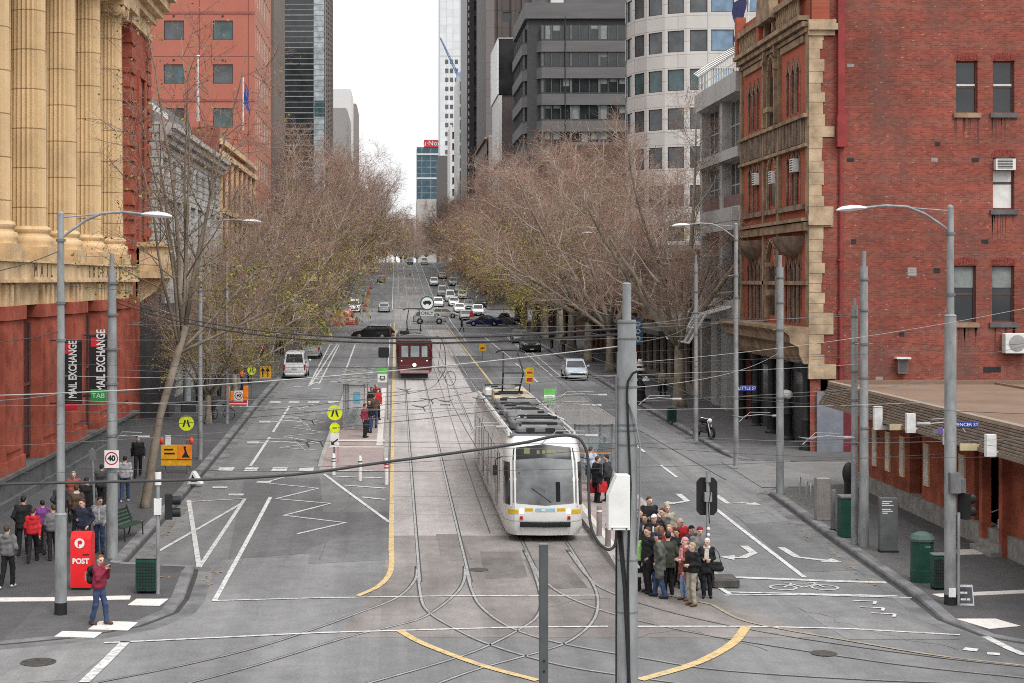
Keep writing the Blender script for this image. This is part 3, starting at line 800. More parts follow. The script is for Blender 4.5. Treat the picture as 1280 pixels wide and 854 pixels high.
g=[[(.06+.14*i+.1*math.sin(j*.9+i),.05*math.sin(j*1.3+i*1.7),3.9-j*.26-i*.35)for i in range(4)]for j in range(8)]
mb.loft(g,closed=False,cap=False);mb.build('cloth',mat('flag_blue',(.03,.06,.25),.8),fl)
bt=thing('brown_tower','plain brown concrete slab tower between the pink tower and the dark glass one','building')
BRN=grid_mat('brown_concrete',(.165,.135,.12),(.11,.09,.08),60,3.9,'xz',.04,.8,.08)
plain(bt,'wall',BRN,-38,-14.2,187.1,206,0,74);plain(bt,'roof',BRN,-37,-14.7,188,205,74,74.6)
dg=thing('dark_glass_tower','dark glass tower striped with thin pale horizontal lines on the left','building')
D=330.;xa,xb,xc=xat(345,D),xat(392,D),xat(406,D)
plain(dg,'core',FR_DARK,xa,xc-.3,D+.3,D+38,0,112)
mb=MB();mb.box(xa,xb,D,D+.25,4,112);mb.build('window_band',GL_DARK,dg,smooth=0)
mb=MB();mb.box(xb+.02,xc,D,D+.25,4,112);mb.build('window_band',GL_LIGHT,dg,smooth=0)
mb=MB();mb.box(xc-.25,xc-.02,D+.28,D+37,4,112);mb.build('street_glass',GL_GREY,dg,smooth=0)
mb=MB();mb2=MB();mb3=MB();z=6.
k=0
while z<110:
 mb.box(xa,xb,D-.06,D-.002,z,z+(.14 if k%3 else .22));mb2.box(xb,xc,D-.05,D-.002,z,z+.1)
 mb3.box(xc-.02,xc+.1,D+.3,D+37,z,z+.45)
 z+=1.12;k+=1
mb.build('sill_lines',mat('sill_pale',(.2,.21,.21),.5),dg,smooth=0);mb2.build('glazing_bars',mat('sill_blue',(.2,.23,.25),.5),dg,smooth=0)
mb3.build('balcony_lines',mat('balcony_brown',(.2,.17,.16),.7),dg,smooth=0)
for i in range(7):
 mb=MB();x=xb+(xc-xb)*.5;z=30+i*12.3
 mb.box(xb+.15,xc-.1,D-.03,D-.003,z,z+3.3);mb.build('blind_panel',GL_TEAL if i%2 else GL_LIGHT,dg,smooth=0)
mb=MB()
for q in(0,9,18,27,36.8):mb.box(xc-.1,xc+.3,D+q,D+q+.5,4,112)
mb.build('fin',mat('balcony_brown',(.2,.17,.16),.7),dg,smooth=0)
plain(dg,'roof',FR_DARK,xa,xc-.5,D+1,D+37,112,112.7)
def farblock(name,label,px0,px1,ytop,D,m,depth=30.,win=None,gm=None,zbase=0.,side=None,roofm=None):
 """a far building: walls with window openings facing the camera, roof"""
 b=thing(name,label,'building');x0,x1=xat(px0,D),xat(px1,D);z1=zat(ytop,D)
 Wl=Wall((x0,D,0),(1,0,0),(0,-1,0));ops=[]
 if win:
  n,ww,fh,wh=win;W=x1-x0;z=z1-fh
  while z>max(zbase,18)and len(ops)<96-n:
   for k in range(n):
    c=W*(k+.5)/n;ops.append((c-ww/2,c+ww/2,z,z+wh))
   z-=fh
 mb=MB();Wl.face(mb,x1-x0,z1,ops,.4);mb.box(x0+.02,x1-.02,D+.5,D+depth,0,z1-.1)
 mb.quad((x0,D,0),(x0,D+depth,0),(x0,D+depth,z1),(x0,D,z1));mb.quad((x1,D,0),(x1,D+depth,0),(x1,D+depth,z1),(x1,D,z1))
 mb.build('wall',m,b,smooth=0)
 for op in ops:Wl.window(b,op,FR_DARK,gm,.4,(1,1),.12)
 mb=MB();mb.box(x0+.3,x1-.3,D+.6,D+depth-.3,z1-.1,z1+.5);mb.build('roof',roofm or m,b,smooth=0)
 return b
PALE=mat('pale_render',(.55,.54,.53),.7,var=.06);GREYC=mat('grey_render',(.30,.285,.275),.8,var=.1);BRNC=mat('brown_render',(.22,.19,.175),.8,var=.1)
farblock('pale_block','white distant block rising behind the grey one on the left of the street',405,439,113,560,PALE,30)
farblock('grey_block','plain grey distant block beside the dark glass tower',400,434,137,450,GREYC,40)
farblock('grey_block','narrow brown grey distant block at the left edge of the sky gap',434,446,131,620,BRNC,40)
WT=grid_mat('white_tower_panels',(.60,.61,.62),(.42,.43,.44),3.2,4.0,'xz',.12,.4,.05,0)
wt=thing('white_tower','very tall pale glass tower at the far end of the street','building')
D=800.;x0,x1=xat(550,D),xat(600,D)
plain(wt,'wall',WT,x0,x1,D,D+30,0,175)
mb=MB()
for j in range(11):
 z=zat(80+j*11.3,D)
 for k in range(3):mb.box(xat(556.5+k*6,D),xat(560.5+k*6,D),D-.1,D-.02,z,z+2.2)
mb.build('window',GL_GREY,wt,smooth=0)
mb=MB();mb.box(x0,x1,D-.15,D-.05,zat(70,D),zat(70,D)+.6);mb.build('ledge',PALE,wt,smooth=0)
gg=thing('gridded_tower','white framed tower with green glass floors right of the sky gap','building')
D=450.;x0,x1=xat(573,D),xat(584,D)
plain(gg,'wall',mat('green_glass_core',(.05,.11,.09),.2,var=.4,scale=.12),x0,x1+4,D+.3,D+26,0,zat(97,D))
mb=MB();z=14.
while z<zat(97,D):
 mb.box(x0,x1+4,D,D+.28,z,z+.9);z+=3.6
mb.box(x0-.25,x0+.35,D-.1,D+26,0,zat(97,D)+.4);mb.build('floor_slabs',PALE,gg,smooth=0)
mb=MB();mb.box(x0+.4,x1+3.8,D+.08,D+.25,14,zat(99,D));mb.build('window_band',mat('green_glass',(.03,.09,.07),.12,var=.5,scale=.15),gg,smooth=0)
gg2=thing('gridded_block','lower white framed block with dark glass floors beside the green glass tower','building')
D=520.;x0,x1=xat(563,D),xat(576,D);zt=zat(160,D)
plain(gg2,'wall',FR_DARK,x0,x1,D+.3,D+26,0,zt)
mb=MB();z=16.
while z<zt+.5:
 mb.box(x0,x1,D,D+.28,z,z+1.4);z+=3.7
mb.box(x0-.1,x0+.6,D-.1,D+26,0,zt+1);mb.build('floor_slabs',PALE,gg2,smooth=0)
dk=thing('black_tower','black tower with a dotted white edge right of the sky gap','building')
D=392.;x0,x1=xat(584,D),xat(607.5,D)
BLK=mat('black_cladding',(.030,.028,.030),.4,var=.3,scale=.3)
plain(dk,'wall',BLK,x0,x1+6,D+.4,D+40,0,95)
mb=MB();z=14.
while z<94:
 mb.box(x0+1.7,x1,D,D+.38,z,z+1.5);z+=3.7
mb.box(x0,x0+1.7,D-.1,D+.39,0,95);mb.build('floor_slabs',mat('black_spandrel',(.055,.05,.05),.5),dk,smooth=0)
mb=MB()
for k in range(46):mb.box(x0+.25,x0+.5,D-.14,D-.11,10+k*1.85,11+k*1.85)
mb.build('edge_panels',PALE,dk,smooth=0)
bw=thing('brown_office_tower','tall dark brown tower with small paired windows behind the banded building','building')
D=345.;x0,x1=xat(607.5,D),xat(705,D)
BR2=grid_mat('brown_panels',(.085,.07,.066),(.05,.04,.04),4.1,3.7,'xz',.08,.6,.12,0)
GRC=grid_mat('grey_brown_panels',(.15,.135,.13),(.1,.09,.085),30,3.7,'xz',.06,.7,.06,0)
xm=xat(618,D);Wl=Wall((xm,D,0),(1,0,0),(0,-1,0));ops=[]
for j in range(9):
 for k in range(4):
  a=xat(628.5,D)-xm+k*3.4;z=zat(27,D)+(j-5)*5.6;ops.append((a,a+2.0,z,z+2.1))
mb=MB();Wl.face(mb,x1-xm,95,ops,.4);mb.box(xm,x1,D+.6,D+40,0,95);mb.build('wall',BR2,bw,smooth=0)
for i,op in enumerate(ops):Wl.window(bw,op,FR_DARK,[GL_DARK,BLIND,GL_DARK][i%3],.4,(1,1),.1)
plain(bw,'corner_shaft',GRC,x0,xm-.01,D-.3,D+40,0,95)
mb=MB()
for q in(622,639,652,664):mb.box(xat(q,D),xat(q+4,D),D-.5,D-.01,0,95)
mb.build('pier',BR2,bw,smooth=0)
bx=thing('black_box_building','dark brown block topped by a black box with a white street side','building')
D=300.;x0,x1=xat(624,D),xat(668,D)
plain(bx,'black_box',mat('black_panel',(.018,.018,.02),.35,var=.6,scale=.2),x0-.1,x1,D,D+22,zat(118,D),zat(49,D))
plain(bx,'white_side',mat('white_side',(.72,.72,.71),.6),x0-.3,x0-.11,D,D+22,zat(118,D),zat(48,D))
plain(bx,'wall',mat('brown_cladding',(.10,.08,.078),.7,var=.15,scale=.4),x0+.6,x1,D+.3,D+22,0,zat(118,D))
plain(bx,'white_fin',PALE,x0-.1,x0+.55,D+.1,D+20,0,zat(119,D));plain(bx,'roof_edge',GREYC,x0-.2,x1,D-.1,D+.2,zat(49,D)+.01,zat(47,D))
bg_=thing('blue_glass_block','distant blue glass block with a red roof sign in the sky gap','building')
D=900.;x0,x1=xat(521,D),xat(552,D)
plain(bg_,'wall',grid_mat('blue_glass_panels',(.06,.10,.125),(.16,.21,.24),5,3.6,'xz',.25,.2,.35,0),x0,x1,D,D+30,0,zat(184,D))
mb=MB()
for y in(193,223):mb.box(x0,x1,D-.4,D,zat(y,D)-.5,zat(y,D)+.5)
mb.build('ledge',PALE,bg_,smooth=0)
sg=plain(bg_,'roof_sign',mat('sign_red_far',(.42,.045,.055),.6),xat(530,D),xat(550,D),D-.6,D+.2,zat(184,D),zat(175,D))
text_mesh('u·Nous','lettering',BLIND,sg,(xat(541.5,D),D-.7,zat(179.5,D)),3.9,(R(90),0,0),.02)
farblock('beige_block','low beige distant block below the blue glass block',521,552,250,760,mat('beige',(.36,.34,.31),.8),30)
farblock('grey_block','slim dark grey distant block between the blue glass block and the white framed block',548,566,196,640,mat('dk',(.11,.1,.1),.7),30)
farblock('pale_block','small pale block closing the end of the street beyond the crest',500,517,306,980,GREYC,30,zbase=14)
cn=thing('tower_crane','pale blue luffing crane on the roof of the white framed green glass tower','crane')
D=452.;p0=Vector((xat(575,D),D+6,zat(97,D)+.5));p1=Vector((xat(550.5,D),D+2,zat(46,D)))
mb=MB()
dd=(p1-p0);n=14
for off in((.35,0,.2),(-.35,0,.2),(0,0,-.35)):mb.tube([p0+Vector(off),p1+Vector(off)*.3],.13,5)
for i in range(n):
 a=p0+dd*i/n;b=p0+dd*(i+1)/n;s_=1-.7*i/n
 mb.tube([a+Vector((.35*s_,0,.2*s_)),b+Vector((-.35*s_,0,.2*s_))],.08,4);mb.tube([a+Vector((-.35*s_,0,.2*s_)),b+Vector((0,0,-.35*s_))],.08,4)
CRB=mat('crane_blue',(.22,.33,.5),.5);mb.build('jib',CRB,cn)
mb=MB();mb.box(p0.x-.8,p0.x+2.2,D+5,D+7,p0.z-.5,p0.z+1.6);mb.tube([(p0.x+.5,D+6,p0.z+1.6),(p0.x+1.5,D+6,p0.z+5)],.25,5);mb.build('machine_deck',CRB,cn,smooth=0)
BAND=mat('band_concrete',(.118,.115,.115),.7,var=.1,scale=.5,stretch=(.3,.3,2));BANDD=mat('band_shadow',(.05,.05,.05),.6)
bo=thing('banded_office','dark grey office with continuous ribbon windows above the right-hand trees','building')
D=262.;x0,x1=xat(668,D),xat(800,D);xs=xat(655,D)
zt=zat(21,D)
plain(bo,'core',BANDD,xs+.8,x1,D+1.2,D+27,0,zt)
fh=4.36
for j in range(12):
 zs=zat(49,D)-j*fh
 mb=MB()
 out=[(xs,D+26),(xs,D+4.5),(x0+1.2,D),(x1,D)]
 for(a,b)in zip(out,out[1:]):
  A,B=Vector((a[0],a[1],0)),Vector((b[0],b[1],0));u=(B-A).normalized();nn=Vector((u.y,-u.x,0))
  if nn.y>0 or nn.x>.5:nn=-nn
  wl_=Wall(A,u,nn);L_=(B-A).length
  wl_.block(mb,0,L_,zs-2.05,zs-.25,-.6,0)
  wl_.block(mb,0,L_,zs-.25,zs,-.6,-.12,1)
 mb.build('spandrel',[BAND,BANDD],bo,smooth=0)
 mb=MB();fr=MB();seg=[]
 for(a,b)in zip(out,out[1:]):
  A,B=Vector((a[0],a[1],0)),Vector((b[0],b[1],0));u=(B-A).normalized();nn=Vector((u.y,-u.x,0))
  if nn.y>0 or nn.x>.5:nn=-nn
  wl_=Wall(A,u,nn);L_=(B-A).length
  wl_.block(mb,0,L_,zs,zs+2.31,-.75,-.55)
  q=0.;i=0
  while q<L_:
   wide=.35 if i%3==0 else .1
   wl_.block(fr,q,q+wide,zs+.002,zs+2.305,-.56,-.3);q+=1.55;i+=1
  seg.append((wl_,L_))
 wb=mb.build('window_band',GL_DARK,bo,smooth=0);fr.build('mullions',BAND,wb,smooth=0)
 rj=random.Random(j);mb=MB()
 for wl_,L_ in seg:
  for q in np.arange(.4,L_-1.4,1.55):
   if rj.random()<.4:
    hgt=rj.choice([.5,.8,1.2,2.2]);wl_.block(mb,q,q+1.1,zs+2.28-hgt,zs+2.29,-.549,-.53)
 mb.build('blinds',BLINDG,wb,smooth=0)
mb=MB();mb.box(xs+.2,x1,D+.5,D+27,zt-.2,zt+2.4);mb.box(xs+3,x1,D+3,D+27,zt+2.4,zt+6);mb.build('roof',BAND,bo,smooth=0)
mb=MB();mb.box(xat(690,D),xat(706,D),D+1.8,D+3,zt+2.5,zt+5.2,0,.1);mb.build('roof_louvre',PALE,bo,smooth=0)
mb=MB();mb.box(xat(706,D),xat(707,D),D-.12,D,4,zt);mb.build('joint',FR_DARK,bo,smooth=0)
CRM=grid_mat('white_panels',(.50,.475,.45),(.28,.255,.24),2.93,1.33,'xz',.03,.6,.06,0)
CRMY=grid_mat('white_panels_turn',(.49,.465,.44),(.28,.255,.24),2.93,1.33,'yz',.03,.6,.06,0)
rt=thing('round_tower','pale stone tower with a rounded corner and square dark windows','building')
D=165.;xr=xat(888,D);r_=7.6;cen=Vector((xr,D+r_,0));fh=48.6*D/FPX;zs0=zat(161,D)
segs=[];NS=5
for k in range(NS):
 a0=R(180+90*k/NS);a1=R(180+90*(k+1)/NS)
 A=cen+Vector((math.cos(a0),math.sin(a0),0))*r_;B=cen+Vector((math.cos(a1),math.sin(a1),0))*r_
 segs.append((A,B))
segs.append((Vector((xr,D,0)),Vector((xr+28,D,0))))
segs.insert(0,(Vector((xr-r_+9,D+r_+14,0)),Vector((xr-r_,D+r_,0))))
for i,(A,B)in enumerate(segs):
 u=(B-A).normalized();nn=Vector((u.y,-u.x,0));L_=(B-A).length;wl_=Wall(A,u,nn);ops=[]
 if 1<=i<=NS:cs=[L_/2];ww=1.75
 elif i==0:cs=[1.5+2.9*q for q in range(6)];ww=1.75
 else:cs=[1.25,4.95,8.65,12.4,16,20];ww=2.35
 for c in cs:
  for j in range(-3,6):ops.append((c-ww/2,c+ww/2,zs0+j*fh,zs0+j*fh+2.22))
 mb=MB();wl_.face(mb,L_,52,ops,.16);mb.build('wall',CRMY if i<3 else CRM,rt,smooth=0)
 for q,op in enumerate(ops):wl_.window(rt,op,FR_DARK,GL_BLUE if i==NS+1 else(GL_GREY if q%4 else GL_TEAL),.16,(1,1),.06)
mb=MB();mb.lathe([(r_-.4,0),(r_-.4,.5)],24,(cen.x,cen.y,52));mb.box(xr,xr+28,D+.3,D+25,52,52.5);mb.build('roof',PALE,rt,smooth=0)
fl=thing('flag','dark flag drooping from a pole against the pale rounded tower','flag',(xat(931.5,105),105,21.8))
mb=MB();mb.tube([(0,0,0),(.3,0,6)],.05,6);mb.build('pole',FR_WHITE,fl)
mb=MB()
g=[[(.0+.0*j-.25*i+.12*math.sin(j*.9+i),.05*math.sin(j*1.3+i*1.7),5.6-j*.33-i*.2)for i in range(4)]for j in range(9)]
mb.loft(g,closed=False,cap=False);mb.build('cloth',mat('flag_navy',(.03,.03,.08),.8),fl)
XR=19.7
BRICK_W=brick('red_brick',(.28,.076,.053),(.16,.046,.037),(.21,.115,.09),'xz',.235,.086,.8,.6,.3,(.66,1.2))
BRICK_O=brick('orange_brick',(.37,.098,.06),(.31,.078,.05),(.33,.13,.09),'yz',.235,.086,.4,0,.2)
STONE_O=mat('brown_stone',(.255,.18,.118),.85,var=.3,scale=1.3,bump=.4,bscale=7);STONE_L=mat('pale_stone',(.40,.30,.20),.85,var=.25,scale=1.2,bump=.4,bscale=7)
STONE_D=mat('weathered_stone',(.20,.145,.11),.85,var=.35,scale=1.5,bump=.4,bscale=7)
RED_PAINT=mat('red_paint',(.23,.035,.035),.5,var=.15,scale=1.5);SHUT_RED=mat('orange_red_panel',(.34,.07,.04),.6,var=.15)
ob=thing('ornate_brick_building','red brick and sandstone gothic building with a plain brick side wall on the right','building')
D=76.
Wl=Wall((XR,D,0),(1,0,0),(0,-1,0));ops=[]
for(a,b,c,d)in((1195,1222,76,141),(1241,1268,76,141),(1241,1268,197,262),(1192,1220,332,403),(1240,1268,332,403)):
 ops.append((xat(a,D)-XR,xat(b,D)-XR,zat(d,D),zat(c,D)))
mb=MB();Wl.face(mb,30,26.5,ops,.3);mb.build('side_wall',BRICK_W,ob,smooth=0)
for i,op in enumerate(ops):
 w_=Wl.window(ob,op,FR_BROWN,GL_DARK,.26,(1,2),.07)
 a,b,c,d=op;mb=MB()
 if i==2:Wl.block(mb,a+.08,b-.08,c+.08,c+1.25,-.23,-.2);Wl.block(mb,a+.08,b-.08,c+1.32,c+1.85,-.23,-.2)
 elif i>=3:Wl.block(mb,a+.08,b-.08,d-1.05,d-.08,-.23,-.2)
 else:Wl.block(mb,a+.08,b-.08,c+1.28,c+1.38,-.2,-.16)
 mb.build('blind',BLIND if i==2 else(BLINDG if i>=3 else FR_WHITE),w_,smooth=0)
 mb=MB();Wl.block(mb,a-.14,b+.14,c-.24,c-.01,-.2,.12);mb.build('sill',STONE_O if i in(0,3)else PLINTH,w_,smooth=0)
 mb=MB();rw_=random.Random(i*5+2)
 for k in range(9):
  x_=a-.1+(b-a+.15)*rw_.random();l_=rw_.uniform(.3,1.3);h_=rw_.uniform(.02,.06)
  mb.prism([Wl.p(x_-h_,c-.25,.003),Wl.p(x_+h_,c-.25,.003),Wl.p(x_+h_*.2,c-.25-l_,.003),Wl.p(x_-h_*.2,c-.25-l_,.003)],(0,-.001,0))
 mb.build('dirt_runs',mat('soot',(.12,.05,.04),.9),w_,smooth=0)
 mb=MB();n=9
 for k in range(n):
  t0,t1=k/n,(k+1)/n;ar=lambda t:.12*(1-(2*t-1)**2)
  x0_,x1_=a-.06+(b-a+.12)*t0+.006,a-.06+(b-a+.12)*t1-.006
  P=Wl.p
  mb.prism([P(x0_,d-.04+ar(t0),.015),P(x1_,d-.04+ar(t1),.015),P(x1_,d+.26+ar(t1),.015),P(x0_,d+.26+ar(t0),.015)],(0,.02,0))
 mb.build('brick_arch',mat('arch_brick',(.20,.045,.035),.85,var=.3,scale=9),w_,smooth=0)
mb=MB();Wl.block(mb,ops[2][0]+.05,ops[2][1]-.05,zat(213,D),zat(199,D),-.1,.3)
ac=mb.build('window_air_conditioner',BLIND,ob,smooth=0)
mb=MB()
for k in range(6):Wl.block(mb,ops[2][0]+.12,ops[2][1]-.2,zat(212,D)+.04+k*.075,zat(212,D)+.075+k*.075,.3,.315)
mb.build('grille',FR_DARK,ac,smooth=0)
for i,(px,py,w2,h2)in enumerate(((1063,82,9,4),(1063,200,9,5),(1172,180,7,5),(1168,200,8,5),(1219,200,9,5),(1067,302,6,6),(1140,340,11,11),(1231,302,9,5),(1171,338,8,6),(1099,473,9,4),(1240,462,22,7),(1127,418,7,5))):
 mb=MB();x=xat(px,D)-XR;z=zat(py,D);Wl.block(mb,x-w2*.019,x+w2*.019,z-h2*.019,z+h2*.019,-.05,.012)
 for q in range(3):Wl.block(mb,x-w2*.017,x+w2*.017,z-h2*.015+q*h2*.012,z-h2*.015+q*h2*.012+.03,.012,.02)
 mb.build('air_vent',FR_DARK if i%3 else GREYC,ob,smooth=0)
mb=MB();x=xat(1050,D)-XR
c=Wl.p(x,0,.1);mb.tube([c+Vector((0,0,3.2)),c+Vector((0,0,15.0))],.085,8)
Wl.block(mb,x-.22,x+.22,14.9,16.4,.01,.38);Wl.block(mb,x-.16,x+.16,16.4,22,.01,.3)
for z in(4.5,7,9.5,12):Wl.block(mb,x-.14,x+.14,z,z+.1,.002,.2)
mb.build('drainpipe',RED_PAINT,ob)
mb=MB();z=4.6;k=0
rq=random.Random(3)
while z<20.2:
 h=.42+.18*rq.random();wdt=(.62,.45,.56)[k%3]+.1*rq.random()
 if 14.9<z<16.4:wdt=1.15 if k%2 else .7
 if abs(z-6.2)<.3 or abs(z-11.4)<.3:wdt=1.1
 Wl.block(mb,-.06,wdt,z,z+h-.015,-.02,.05+.02*rq.random());z+=h;k+=1
for z,h,e,w2 in((20.2,.25,.15,1.15),(20.45,.3,.3,1.3),(20.75,.2,.2,1.2),(11.2,.5,.2,1.0),(3.9,.7,.16,1.2)):Wl.block(mb,-.1,w2,z,z+h,-.02,e)
mb.build('quoins',STONE_L,ob,smooth=0)
mb=MB();Wl.block(mb,.06,.9,20.95,24,-.5,.12);mb.build('corner_pier',BRICK_O,ob,smooth=0)
mb=MB();Wl.block(mb,2.2,30,26.5,26.9,-.5,.1);mb.build('coping',STONE_D,ob,smooth=0)
LF=14.8
Wf=Wall((XR,D+LF,0),(0,-1,0),(-1,0,0))
def da(px):return(D+LF)-XR*FPX/(px-CX)
bays=[(.55,da(956)),(da(977),LF-.7)]
mb=MB();ops=[]
def lanc(a0,a1,z0,z1,n):
 w2=(a1-a0)/n
 return[(a0+k*w2+.16,a0+(k+1)*w2-.16,z0,z1)for k in range(n)]
rows=[]
for(a0,a1)in bays:
 m_=(a0+a1)/2;hw=min(1.55,(a1-a0)*.3)
 rows+=[('top',o)for o in lanc(m_-hw,m_+hw,16.8,19.0,3)]
 rows+=[('mid',o)for o in lanc(m_-hw,m_+hw,12.3,14.6,3)]
 rows+=[('low',o)for o in lanc(m_-hw*1.2,m_+hw*1.2,6.5,9.4,4)]
ops=[o for _,o in rows]
Wf.face(mb,LF,23,ops,.2,b0=4.6);mb.build('street_front',BRICK_O,ob,smooth=0)
for kind,op in rows:
 a,b,c,d=op
 w_=Wf.window(ob,op,FR_BROWN,GL_DARK,.18,(1,1),.05)
 if kind=='top' or kind=='mid':
  mb=MB();Wf.block(mb,a+.04,b-.04,c+.03,c+(d-c)*.62,-.14,-.06);mb.build('red_panel',SHUT_RED,w_,smooth=0)
 mb=MB();m_=(a+b)/2;P=Wf.p
 for s_ in(-1,1):
  e=a if s_<0 else b
  mb.prism([P(e-s_*-.0,d-.25,.05),P(e+s_*.15,d-.25,.05),P(m_+s_*.02,d+.55,.05),P(m_+s_*.02,d+.25,.05)],(.045,0,0))
  Wf.block(mb,e-.05,e+.05,c-.05,d-.2,-.02,.04)
 mb.build('pointed_surround',STONE_D,w_,smooth=0)
mb=MB()
for a0,a1,e in((0,.4,.14),(da(956),da(956)+.35,.16),(da(975)-.1,da(975)+.3,.16),(LF-.5,LF,.1)):
 Wf.block(mb,a0,a1,4.6,20.6,-.02,e)
for z,h,e in((20.4,.2,.2),(20.65,.25,.38),(20.95,.22,.55),(14.95,.16,.26),(16.35,.18,.3),(10.95,.4,.3),(11.4,.16,.42),(8.35,.2,.16)):
 Wf.block(mb,.02,LF-.02,z,z+h,-.02,e)
for a0,a1 in bays:Wf.block(mb,a0+.2,a1-.2,20.02,20.35,-.02,.12)
mb.build('string_course',STONE_O,ob,smooth=0)
for a0,a1 in bays+[(da(956)+.4,da(977)-.4)]:
 mb=MB();q=a0
 while q<a1-.1:
  Wf.block(mb,q,q+.14,15.17,16.33,.1,.2);q+=.3
 Wf.block(mb,a0,a1,15.16,16.34,-.02,.1)
 Wf.block(mb,a0,a1,12.0,12.25,-.02,.2)
 mb.build('balcony_panel',STONE_D,ob,smooth=0)
for a0,a1 in bays:
 mb=MB();m_=(a0+a1)/2;w2=(a1-a0)*.46;rings=[]
 for t,z in((.35,9.75),(.7,10.0),(.92,10.4),(1.0,10.72)):
  rings.append([Wf.p(m_-w2*t*math.cos(R(180)*k/12),z,.95*t*math.sin(R(180)*k/12))for k in range(13)])
 mb.loft(rings);mb.build('balcony',STONE_D,ob)
mb=MB();a0,a1=da(957)+.42,da(977)-.2;m_=(a0+a1)/2;P=Wf.p
def arch(mb,m_,hw,z0,zs,zt,d0,d1,t):
 for s_ in(-1,1):
  pts_o=[(m_+s_*hw,z0)]+[(m_+s_*hw*(1-(k/7)**1.7),zs+(zt-zs)*math.sin(R(90)*k/7)**1.1)for k in range(8)]
  for(p,q)in zip(pts_o,pts_o[1:]):
   mb.prism([P(p[0],p[1],d0),P(q[0],q[1],d0),P(q[0]+s_*t*.6,q[1]+t*.7,d0),P(p[0]+s_*t,p[1]+(t*.3 if p[1]>z0 else 0),d0)],Wf.n*(d1-d0))
hw=(a1-a0)/2-.3
arch(mb,m_,hw,16.6,19.3,22.6,.05,.32,.3);arch(mb,m_,hw*.6,16.6,18.4,20.2,.03,.2,.2)
arch(mb,m_,hw*.9,6.6,8.8,10.6,.03,.2,.25);arch(mb,m_,hw*.8,12.3,13.8,15.0,.03,.16,.2)
for z,h,e in((17.3,.25,.45),(7.8,.3,.35),(9.3,.2,.3)):Wf.block(mb,m_-.5,m_+.5,z,z+h,.02,e)
mb.prism([P(a0-.3,22.0,.1),P(a1+.2,22.0,.1),P(m_,26.5,.1)],Wf.n*.5)
mb.build('gothic_arch',STONE_O,ob,smooth=0)
mb=MB();Wf.block(mb,m_-hw*.55,m_+hw*.55,16.7,19.2,-.02,.025);Wf.block(mb,m_-hw*.7,m_+hw*.7,6.8,9.2,-.02,.025);Wf.block(mb,m_-hw*.6,m_+hw*.6,12.5,14.2,-.02,.024)
mb.build('arch_glazing',GL_DARK,ob,smooth=0)
for a0,a1 in bays:
 mb=MB();q=a0+.2
 while q<a1-.1:
  c=Wf.p(q,21.2,.25);mb.lathe([(.1,0),(.06,.1),(.12,.4),(.06,.8),(.1,.95)],8,tuple(c));q+=.42
 Wf.block(mb,a0,a1,22.15,22.45,.05,.45)
 mb.build('balustrade',STONE_O,ob)
pass
mb=MB()
for q in(.05,da(956)):Wf.block(mb,q,q+.5,21.2,23.4,-.1,.45)
mb.build('parapet_pier',BRICK_O,ob,smooth=0)
for i,(px,py)in enumerate(((948,224),(969,222),(996,207))):
 mb=MB();a=da(px);z=zat(py,XR*FPX/(px-CX));Wf.block(mb,a-.35,a+.35,z-.32,z+.32,.0,.28)
 q=mb.build('window_air_conditioner',BLIND,ob,smooth=0);mb=MB()
 for k in range(5):Wf.block(mb,a-.28,a+.28,z-.26+k*.12,z-.21+k*.12,.28,.292)
 mb.build('grille',FR_DARK,q,smooth=0)
mb=MB();rings=[]
for z,e in((4.6,.3),(5.0,.5),(5.4,.55),(5.6,.95),(5.95,1.0),(6.2,1.3),(6.35,1.3)):
 rings.append([P(-.1,z,-.1),P(-.1,z,e),P(LF+.05,z,e),P(LF+.05,z,-.1)])
mb.loft(rings);mb.build('shop_cornice',STONE_O,ob,smooth=0)
mb=MB();Wf.block(mb,0,LF,-.1,4.6,-1.2,-.5);mb.build('shop_wall',mat('shop_black',(.025,.025,.027),.4),ob,smooth=0)
for k in range(6):
 mb=MB();a=.9+k*2.35
 Wf.block(mb,a,a+1.6,.6,4.0,-.5,-.44);mb.build('shop_window',GL_GREY if k%2 else GL_DARK,ob,smooth=0)
for k in range(5):
 mb=MB();a=.1+k*3.55;c=P(min(a,LF-.3),.2,.05)
 mb.lathe([(.34,-.2),(.34,.5),(.24,.6),(.2,1.6),(.26,1.7),(.19,1.9),(.17,3.8),(.28,4.1),(.34,4.45)],12,tuple(c));mb.build('shop_column',FR_DARK,ob)
mb=MB();c=P(LF-2.6,3.0,.5);mb.ball(tuple(c),.22,10);mb.ball((c.x,c.y-.5,c.z),.22,10);mb.build('globe_lamp',BLIND,ob)
mb=MB();Wl.block(mb,.3,1.55,-.1,3.3,.02,.14);mb.build('grey_panel',mat('grey_blue_paint',(.17,.18,.21),.6,var=.1),ob,smooth=0)
mb=MB();Wl.block(mb,1.56,3.6,-.1,3.2,.02,.12);mb.build('maroon_panel',mat('maroon_paint',(.13,.022,.03),.6,var=.1),ob,smooth=0)
plain(ob,'roof',mat('roof_grey',(.2,.2,.205),.8),XR+.6,48,D+.4,D+LF-.1,22.2,22.8)
mb=MB();mb.quad((XR+.02,D+LF,0),(48,D+LF,0),(48,D+LF,23),(XR+.02,D+LF,23));mb.build('far_wall',BRICK_W,ob,smooth=0)
GCON=grid_mat('grey_panels',(.36,.36,.352),(.14,.14,.14),4.2,3.0,'yz',.03,.6,.06,0);GCONX=mat('grey_panel_plain',(.36,.36,.352),.6,var=.08)
gm_=thing('grey_bay_building','light grey modern building with deep open bays beyond the gothic front','building')
D0,D1=90.95,103.4;L_=D1-D0
Wg=Wall((XR,D1,0),(0,-1,0),(-1,0,0))
rowz=[(16.3,19.3),(12.9,15.6),(7.4,11.4)]
ops=[(a,b,c,d)for(c,d)in rowz for(a,b)in((.6,6.2),(7.0,12.0))]
